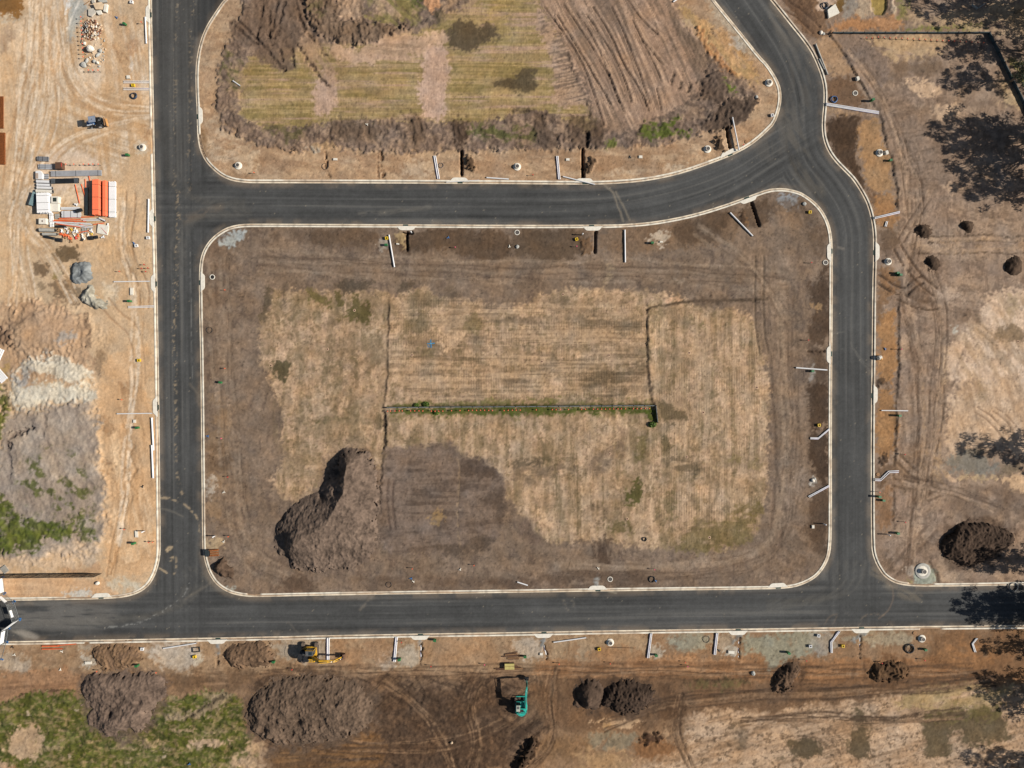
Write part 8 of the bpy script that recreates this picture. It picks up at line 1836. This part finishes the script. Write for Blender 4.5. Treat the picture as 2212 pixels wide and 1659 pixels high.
def digger(label, fx, fy, k, m, track_rz, house_rz, boom, roof, blade=False, cab_side=1, boom_y=-.3, boom_yaw=0.0):
    """k scales the machine; boom = [(x,z) pivot, elbow, tip, bucket pin] in metres in front of the slew centre"""
    e = empty('excavator', (X(fx), Y(fy), gz(fx, fy) - .06), track_rz, label, 'excavator', 'tracked diggers')
    tl, tw, th, tg = 3.9 * k, .58 * k, .72 * k, 1.2 * k
    for s in (-1, 1):
        prof = [(-tl / 2 + .3 * k, 0), (tl / 2 - .3 * k, 0), (tl / 2 - .06 * k, .2 * k), (tl / 2, .38 * k), (tl / 2 - .1 * k, .6 * k), (tl / 2 - .34 * k, th), (-tl / 2 + .34 * k, th), (-tl / 2 + .1 * k, .6 * k), (-tl / 2, .38 * k), (-tl / 2 + .06 * k, .2 * k)]
        V = [(x, s * tg - tw / 2, z) for x, z in prof] + [(x, s * tg + tw / 2, z) for x, z in prof]; n = len(prof)
        F = [tuple(range(n)), tuple(range(2 * n - 1, n - 1, -1))] + [(i, i + n, (i + 1) % n + n, (i + 1) % n) for i in range(n)]
        tr = MB().add(V, F).build('track', M_TRK, e)
        for i in range(22):
            x = -tl / 2 + .3 * k + (tl - .6 * k) * i / 21
            MB().box((x, s * tg, th + .012), (.10 * k, tw + .03, .05)).build('grouser', M_TRK, tr)
        MB().box((0, s * (tg + tw / 2 + .02), .38 * k), (tl * .72, .05, .3 * k)).build('track_frame', M_MAC, tr)
    MB().box((0, 0, .5 * k), (1.7 * k, 1.9 * k, .4 * k)).build('undercarriage', M_MAC, e, bevel=.05)
    MB().lathe([(.62 * k, .68 * k), (.62 * k, .88 * k), (.1, .88 * k)], 24).build('slew_ring', M_MAC, e)
    if blade:
        b = MB().box((2.25 * k, 0, .38 * k), (.12, 2.5 * k, .6 * k), ry=.1).build('dozer_blade', m, e, bevel=.02)
        for s in (-1, 1): MB().box((1.7 * k, s * .5 * k, .42 * k), (1.2 * k, .16, .16)).build('blade_arm', M_MAC, e)
    dz = house_rz - track_rz
    R_ = Matrix.Rotation(dz, 4, 'Z')
    def part(mb, name, mm, bev=.0, par=None, sm=False):
        o = mb.build(name, mm, par if par is not None else e, sm, bevel=bev)
        if par is None: o.rotation_euler = (0, 0, dz)
        return o
    r = 1.72 * k; z0, z1 = .88 * k, 1.18 * k
    plan = [(1.35 * k, -1.2 * k), (1.45 * k, 0), (1.35 * k, 1.2 * k), (.4 * k, 1.38 * k)] + [(r * math.cos(a) * 1.02, r * math.sin(a) * .80) for a in np.linspace(math.radians(105), math.radians(255), 12)] + [(.4 * k, -1.38 * k)]
    part(MB().prism(plan, z0, z1), 'deck', m, .04)
    cw = [(r * math.cos(a) * 1.0, r * math.sin(a) * .80) for a in np.linspace(math.radians(112), math.radians(248), 12)] + [(-1.0 * k, -1.1 * k), (-1.0 * k, 1.1 * k)]
    part(MB().prism(cw, z1 - .3 * k, z1 + .62 * k), 'counterweight', M_MAC if m is M_CATY else m, .08)
    s = cab_side
    hood = part(MB().box((-.45 * k, -s * .15 * k, z1 + .34 * k), (1.05 * k, 2.0 * k, .66 * k)), 'engine_hood', M_MAC if m is M_CATY else m, .06)
    part(MB().box((-.42 * k, -s * .1 * k, z1 + .70 * k), (.62 * k, .8 * k, .06)), 'hood_vent', M_MAC, 0)
    part(MB().box((-.75 * k, s * .35 * k, z1 + .70 * k), (.42 * k, .46 * k, .10)), 'air_filter_box', M_CABR, .02)
    part(MB().tube([(-.6 * k, -s * .75 * k, z1 + .6 * k), (-.6 * k, -s * .75 * k, z1 + 1.0 * k)], .06, 8), 'exhaust', M_MAC)
    part(MB().box((.55 * k, -s * .95 * k, z1 + .28 * k), (1.35 * k, .55 * k, .55 * k)), 'side_tank', m, .05)
    for i in range(4): part(MB().box((.15 * k + i * .27 * k, -s * .95 * k, z1 + .565 * k), (.13 * k, .32 * k, .03)), 'step_plate', M_MAC if i % 2 else M_CABR)
    # cab
    cx_, cy_, cl, cwid, ch = .52 * k, s * .74 * k, 1.45 * k, .92 * k, 1.5 * k
    cab = part(MB().box((cx_, cy_, z1 + ch / 2), (cl, cwid, ch), taper=.93), 'cab', M_GLASS, .06)
    part(MB().box((cx_, cy_, z1 + ch + .03), (cl * .95, cwid * .97, .07)), 'cab_roof', roof, .03)
    part(MB().box((cx_ + cl * .12, cy_, z1 + ch + .072), (cl * .42, cwid * .62, .02)), 'roof_hatch', M_CABR if roof is not M_CABR else M_GLASS)
    part(MB().box((cx_, cy_ + s * cwid * .50, z1 + ch * .93), (cl * .9, .05, .09)), 'cab_rail', m)
    for dx in (-.48, .48):
        for dy in (-.48, .48): part(MB().box((cx_ + dx * cl, cy_ + dy * cwid, z1 + ch * .5), (.07, .07, ch), taper=.95), 'cab_pillar', m if m is M_CATY else M_MAC)
    hr = MB(); hr.tube([(-r * .8 + .1, -s * 1.0 * k, z1 + .7 * k), (-r * .85, -s * 1.05 * k, z1 + 1.05 * k), (-r * .95, 0, z1 + 1.08 * k), (-r * .8, s * .9 * k, z1 + 1.05 * k), (-r * .75, s * .9 * k, z1 + .65 * k)], .022, 6)
    part(hr, 'hand_rail', M_MAC)
    # boom, stick, bucket in the plane y = boom_y
    Bm = Matrix.Rotation(dz + boom_yaw, 4, 'Z')
    def beam(name, pts, ws, hs, mm):
        V = []; F = []
        P3 = [Vector((p[0], 0, p[1])) for p in pts]
        for i, p in enumerate(P3):
            d = (P3[min(i + 1, len(P3) - 1)] - P3[max(i - 1, 0)]).normalized(); nn = Vector((-d.z, 0, d.x))
            for sy, sn in ((-1, -1), (1, -1), (1, 1), (-1, 1)): V.append(p + Vector((0, sy * ws[i] / 2, 0)) + nn * sn * hs[i] / 2)
        for i in range(len(P3) - 1):
            for q in range(4): F.append((i * 4 + q, i * 4 + (q + 1) % 4, (i + 1) * 4 + (q + 1) % 4, (i + 1) * 4 + q))
        F += [(0, 3, 2, 1), tuple(len(V) - 4 + q for q in range(4))]
        o = MB().add(V, F).build(name, mm, e, bevel=.025)
        o.location = (Matrix.Rotation(dz, 4, 'Z') @ Vector((0, boom_y, 0))); o.rotation_euler = (0, 0, dz + boom_yaw)
        return o
    (p0, p1, p2, p3) = boom
    mid = ((p1[0] + p2[0]) / 2, (p1[1] + p2[1]) / 2 + .08)
    bo = beam('boom', [p0, ((p0[0] + p1[0]) / 2, (p0[1] + p1[1]) / 2), p1, mid, p2], [.5 * k, .5 * k, .52 * k, .46 * k, .38 * k], [.32 * k, .42 * k, .52 * k, .42 * k, .28 * k], m)
    ext = (p2[0] + (p2[0] - p3[0]) * .18, p2[1] + (p2[1] - p3[1]) * .18)
    st = beam('stick', [ext, p2, ((p2[0] + p3[0]) / 2, (p2[1] + p3[1]) / 2), p3], [.34 * k, .4 * k, .38 * k, .3 * k], [.18 * k, .4 * k, .34 * k, .2 * k], m)
    def ram(a, b, par):
        a3, b3 = Vector((a[0], 0, a[1])), Vector((b[0], 0, b[1])); c3 = a3 + (b3 - a3) * .6
        MB().tube([a3, c3], .085 * k, 8).build('ram_barrel', M_MAC, par, True); MB().tube([c3, b3], .045 * k, 8).build('ram_rod', M_ROD, par, True)
    ram((p1[0] - .2, p1[1] + .36 * k), (ext[0], ext[1] + .1), bo)
    ram((p0[0] + .55, p0[1] - .25), (p1[0] + .1, p1[1] - .22 * k), bo)
    ram((p2[0] + .1, p2[1] + .12), (p3[0] + .22 * k, p3[1] + .38 * k), st)
    # bucket: curved shell with teeth
    bw = .95 * k; arc = [(p3[0] + .1 * k, p3[1] + .1 * k), (p3[0] + .42 * k, p3[1] - .12 * k), (p3[0] + .52 * k, p3[1] - .5 * k), (p3[0] + .26 * k, p3[1] - .82 * k), (p3[0] - .22 * k, p3[1] - .82 * k), (p3[0] - .42 * k, p3[1] - .55 * k)]
    n = len(arc); V = [(x, -bw / 2, z) for x, z in arc] + [(x, bw / 2, z) for x, z in arc]
    F = [(i, i + 1, i + 1 + n, i + n) for i in range(n - 1)] + [tuple(range(n)), tuple(range(2 * n - 1, n - 1, -1))]
    bk = MB().add(V, F).build('bucket', M_TIMD if m is M_CATY else M_MAC, e)
    bk.location = (Matrix.Rotation(dz, 4, 'Z') @ Vector((0, boom_y, 0))); bk.rotation_euler = (0, 0, dz + boom_yaw)
    for i in range(5): MB().box((arc[-1][0] - .06, -bw * .42 + bw * .21 * i, arc[-1][1] + .04), (.22 * k, .08 * k, .06), ry=.5).build('tooth', M_ROD, bk)
    MB().box((p3[0] + .12 * k, 0, p3[1] + .16 * k), (.3 * k, .3 * k, .26 * k)).build('quick_hitch', M_MAC, bk)
    return e
digger('yellow tracked excavator with its boom reaching right over striped pipes', 671, 1408.5, 1.0, M_CATY, HP, 0.0, [(.55, 1.35), (2.5, 3.15), (5.05, 2.75), (6.0, 1.05)], M_CABR, cab_side=1, boom_y=-.45, boom_yaw=-.02)
digger('teal tracked excavator with a raised boom and a long shadow', 1126, 1524, .80, M_TEAL, HP, HP, [(.5, 1.4), (1.35, 3.15), (4.85, 3.55), (5.2, 1.15)], M_ROOFP, True, 1, -.5, -.09)

# compact tractor in the sandy yard (nose to the left)
e = empty('compact_tractor', (X(213), Y(268.5), gz(213, 268.5) - .02), math.pi + .14, 'small blue and white tractor with a grey canopy in the sandy yard', 'tractor')
M_TBLU = mat('tractor_blue', (46, 96, 150), .4); M_TWHT = mat('tractor_white', (226, 232, 238), .4, var=.05); M_CANO = mat('canopy_grey', (142, 150, 164), .5, var=.08)
MB().box((.95, 0, .78), (1.35, .62, .5), taper=.92).build('bonnet', M_TBLU, e, bevel=.08)
for s in (-1, 1): MB().box((.95, s * .30, 1.0), (1.3, .24, .14)).build('bonnet_side', M_TWHT, e, bevel=.04)
MB().box((0, 0, .55), (2.5, .45, .3)).build('chassis', M_MAC, e, bevel=.03)
for (x, y, r_, w_) in ((1.15, .56, .34, .22), (1.15, -.56, .34, .22), (-.55, .66, .55, .34), (-.55, -.66, .55, .34)):
    w = MB().tube([(x, y - w_ / 2, r_), (x, y + w_ / 2, r_)], r_, 18).build('wheel', M_BLK, e); MB().tube([(x, y - w_ / 2 - .01, r_), (x, y + w_ / 2 + .01, r_)], r_ * .5, 14).build('rim', M_TWHT, w)
for s in (-1, 1): MB().box((-.5, s * .62, 1.14), (.9, .38, .06)).build('mudguard', M_MAC, e, bevel=.02)
MB().box((-.35, 0, .95), (.45, .46, .12)).build('seat', M_BLK, e, bevel=.04); MB().box((-.58, 0, 1.2), (.1, .46, .42)).build('seat_back', M_BLK, e, bevel=.04)
MB().lathe([(.17, 0), (.2, .02), (.17, .04)], 16, (.2, 0, 1.2)).build('steering_wheel', M_BLK, e)
for (x, y) in ((.38, .45), (.38, -.45), (-.72, .5), (-.72, -.5)): MB().tube([(x, y, .7), (x, y, 2.3)], .035, 6).build('canopy_post', M_MAC, e)
MB().box((-.17, 0, 2.34), (1.35, 1.2, .1)).build('canopy', M_CANO, e, bevel=.06); MB().box((-.17, 0, 2.41), (.14, .12, .05)).build('beacon', M_BLK, e)
MB().box((-1.25, 0, .62), (.5, 1.2, .35)).build('rear_hitch', M_MAC, e, bevel=.03)
MB().box((-1.55, 0, .95), (.10, 1.5, .16)).build('tool_bar', M_TIM, e); MB().box((-1.8, .1, .55), (.12, 1.5, .5), ry=.3, rz=.12).build('box_blade', mat('blade_orange', (190, 140, 84), .7), e, bevel=.02)
for s in (-1, 1): MB().tube([(-1.2, s * .3, .9), (-1.75, s * .5, .7)], .05, 6).build('lift_arm', M_STEEL, e)

# ------------------------------------------------------------------ eucalypts beyond the right edge (their shadows fall into view)
M_BARK = mat('gum_bark', (150, 132, 112), .9, var=.25, scale=3, bump=.3)
ml, N_, L_, b_ = newmat('gum_leaves')
oi = N_.new('ShaderNodeObjectInfo'); ge_ = N_.new('ShaderNodeNewGeometry'); nz_ = N_.new('ShaderNodeTexNoise'); nz_.inputs['Scale'].default_value = .6
L_.new(ge_.outputs['Position'], nz_.inputs['Vector'])
rp = N_.new('ShaderNodeValToRGB'); rp.color_ramp.elements[0].color = (.030, .048, .022, 1); rp.color_ramp.elements[1].color = (.085, .105, .05, 1); rp.color_ramp.elements[0].position = .35; rp.color_ramp.elements[1].position = .65
L_.new(nz_.outputs['Fac'], rp.inputs['Fac']); L_.new(rp.outputs['Color'], b_.inputs['Base Color']); b_.inputs['Roughness'].default_value = .6
def gum(seed, H=13.0, R_=4.6, clumps=74, per=48, spread=1.0):
    r = np.random.default_rng(seed)
    tm = MB()
    top = (r.normal(0, .5), r.normal(0, .5))
    tm.tube([(0, 0, 0), (top[0] * .2, top[1] * .2, H * .25), (top[0] * .6, top[1] * .6, H * .5), (top[0], top[1], H * .82)], .34, 10, True, .08)
    V = []; F = []
    for c in range(clumps):
        a = r.uniform(0, 6.28); hh = r.uniform(.42, 1.0); rr = R_ * math.sqrt(r.uniform(.05, 1)) * (1 - .55 * abs(hh - .68) / .32 * .8)
        cz = H * hh; cx_, cy_ = rr * math.cos(a), rr * math.sin(a) * spread
        base = (top[0] * hh * .6, top[1] * hh * .6, max(H * .3, cz - rr * .75 - 1.0))
        tm.tube([base, ((base[0] + cx_) / 2, (base[1] + cy_) / 2, (base[2] + cz) / 2 - .25), (cx_, cy_, cz)], .085, 5, False, .02)
        cr = r.uniform(.45, 1.05)
        for q in range(per):
            d = r.normal(0, 1, 3); d /= np.linalg.norm(d); d *= cr * r.uniform(.2, 1) ** .5 * np.array([1, 1, .6])
            p = np.array([cx_, cy_, cz]) + d
            u = r.normal(0, 1, 3); u /= np.linalg.norm(u); v = np.cross(u, r.normal(0, 1, 3)); v /= np.linalg.norm(v)
            l, w = r.uniform(.20, .36), r.uniform(.06, .11); n0 = len(V)
            V += [p - u * l, p + v * w, p + u * l, p - v * w]; F.append((n0, n0 + 1, n0 + 2, n0 + 3))
    me = quad_mesh('crown', np.array(V), np.array(F), False); me.materials.append(ml)
    mt = tm.mesh('trunk', True); mt.materials.append(M_BARK)
    return mt, me
GUM = [gum(1), gum(2, 12, 5.2, 84, 46), gum(3, 14, 4.0, 50, 46, 1.2)]
SH = 1.0 / math.tan(SUN_EL) / S
def tree_for_shadow(sx, sy, kind, sc, rz, label):
    """stand a gum so that its crown (about 9.4 m up at scale 1) shades plan point (sx, sy)"""
    hc = (13, 12, 14)[kind] * .70 * sc
    fx = sx + hc * SH * math.cos(SUN_AZ); fy = sy - hc * SH * math.sin(SUN_AZ)
    e = empty('gum_tree', (X(fx), Y(fy), 0), rz, label, 'tree', 'gum trees beyond the right edge casting shade')
    e.scale = (sc, sc, sc)
    for nm_, me in zip(('trunk', 'crown'), GUM[kind]): link(nm_, me, e)
    return e
for k, a in enumerate(((2090, 105, 0, .72, .3), (2085, 172, 1, .66, 1.2), (2090, 285, 1, 1.0, .2), (2120, 345, 1, 1.0, 2.0), (2150, 405, 0, 1.0, 4.0), (2175, 300, 0, 1.05, 1.0), (2040, 20, 2, .9, .5), (2130, 5, 1, .95, 1.4), (2195, 45, 0, .85, 2.6), (2190, 110, 2, .8, .1), (2205, 175, 2, .8, 3.0), (2165, 965, 2, 1.0, 1.57), (2222, 985, 2, .8, .6), (2135, 1205, 0, .75, .9), (2200, 1215, 2, .8, 2.2), (2125, 1310, 1, .78, .4), (2170, 1320, 0, .85, 1.9), (2215, 1300, 1, .8, 3.3), (2185, 1395, 2, .7, 2.0), (2165, 1480, 0, .82, .7), (2205, 1515, 1, .75, 2.8), (2140, 1650, 2, .75, .2), (2205, 1640, 2, .75, 1.1))):
    words = ['first', 'second', 'third', 'fourth', 'fifth', 'sixth', 'seventh', 'eighth', 'ninth', 'tenth', 'eleventh', 'twelfth', 'thirteenth', 'fourteenth', 'fifteenth', 'sixteenth', 'seventeenth', 'eighteenth', 'nineteenth', 'twentieth', 'twenty-first', 'twenty-second', 'twenty-third']
    tree_for_shadow(*a, 'tall gum tree beyond the right edge, known here by its dappled shadow')
# low bushes at the central wall
def bush(fx, fy, r_, label, m=None):
    rr = np.random.default_rng(int(fx)); V = []; F = []
    for q in range(420):
        d = rr.normal(0, 1, 3); d /= np.linalg.norm(d); d[2] = abs(d[2]); p = d * r_ * rr.uniform(.4, 1) ** .5 * np.array([1.2, .9, .8])
        u = rr.normal(0, 1, 3); u /= np.linalg.norm(u); v = np.cross(u, rr.normal(0, 1, 3)); v /= np.linalg.norm(v); n0 = len(V)
        V += [p - u * .16, p + v * .06, p + u * .16, p - v * .06]; F.append((n0, n0 + 1, n0 + 2, n0 + 3))
    e = empty('bush', (X(fx), Y(fy), gz(fx, fy) - .03), 0, label, 'bush', 'small bushes')
    me = quad_mesh('foliage', np.array(V), np.array(F), False); me.materials.append(MATS['bush_leaf']); link('foliage', me, e)
    MB().tube([(0, 0, 0), (.05, 0, r_ * .6)], .03, 5).build('stem', M_BARK, e)
mat('bush_leaf', (98, 122, 44), .7, var=.3, scale=3)
for q, r_, lb in ((t(1, 2, (1470, 175)), .55, 'bright green bush touching the upper side of the central wall'), (t(1, 2, (1385, 182)), .42, 'darker small bush left of the bright one at the central wall'), (t(2, 2, (1212, 350)), .6, 'green bush at the foot of the short wall return'), (t(1, 2, (1560, 250)), .4, 'low green tuft below the central wall')):
    bush(q[0][0], q[0][1], r_, lb)
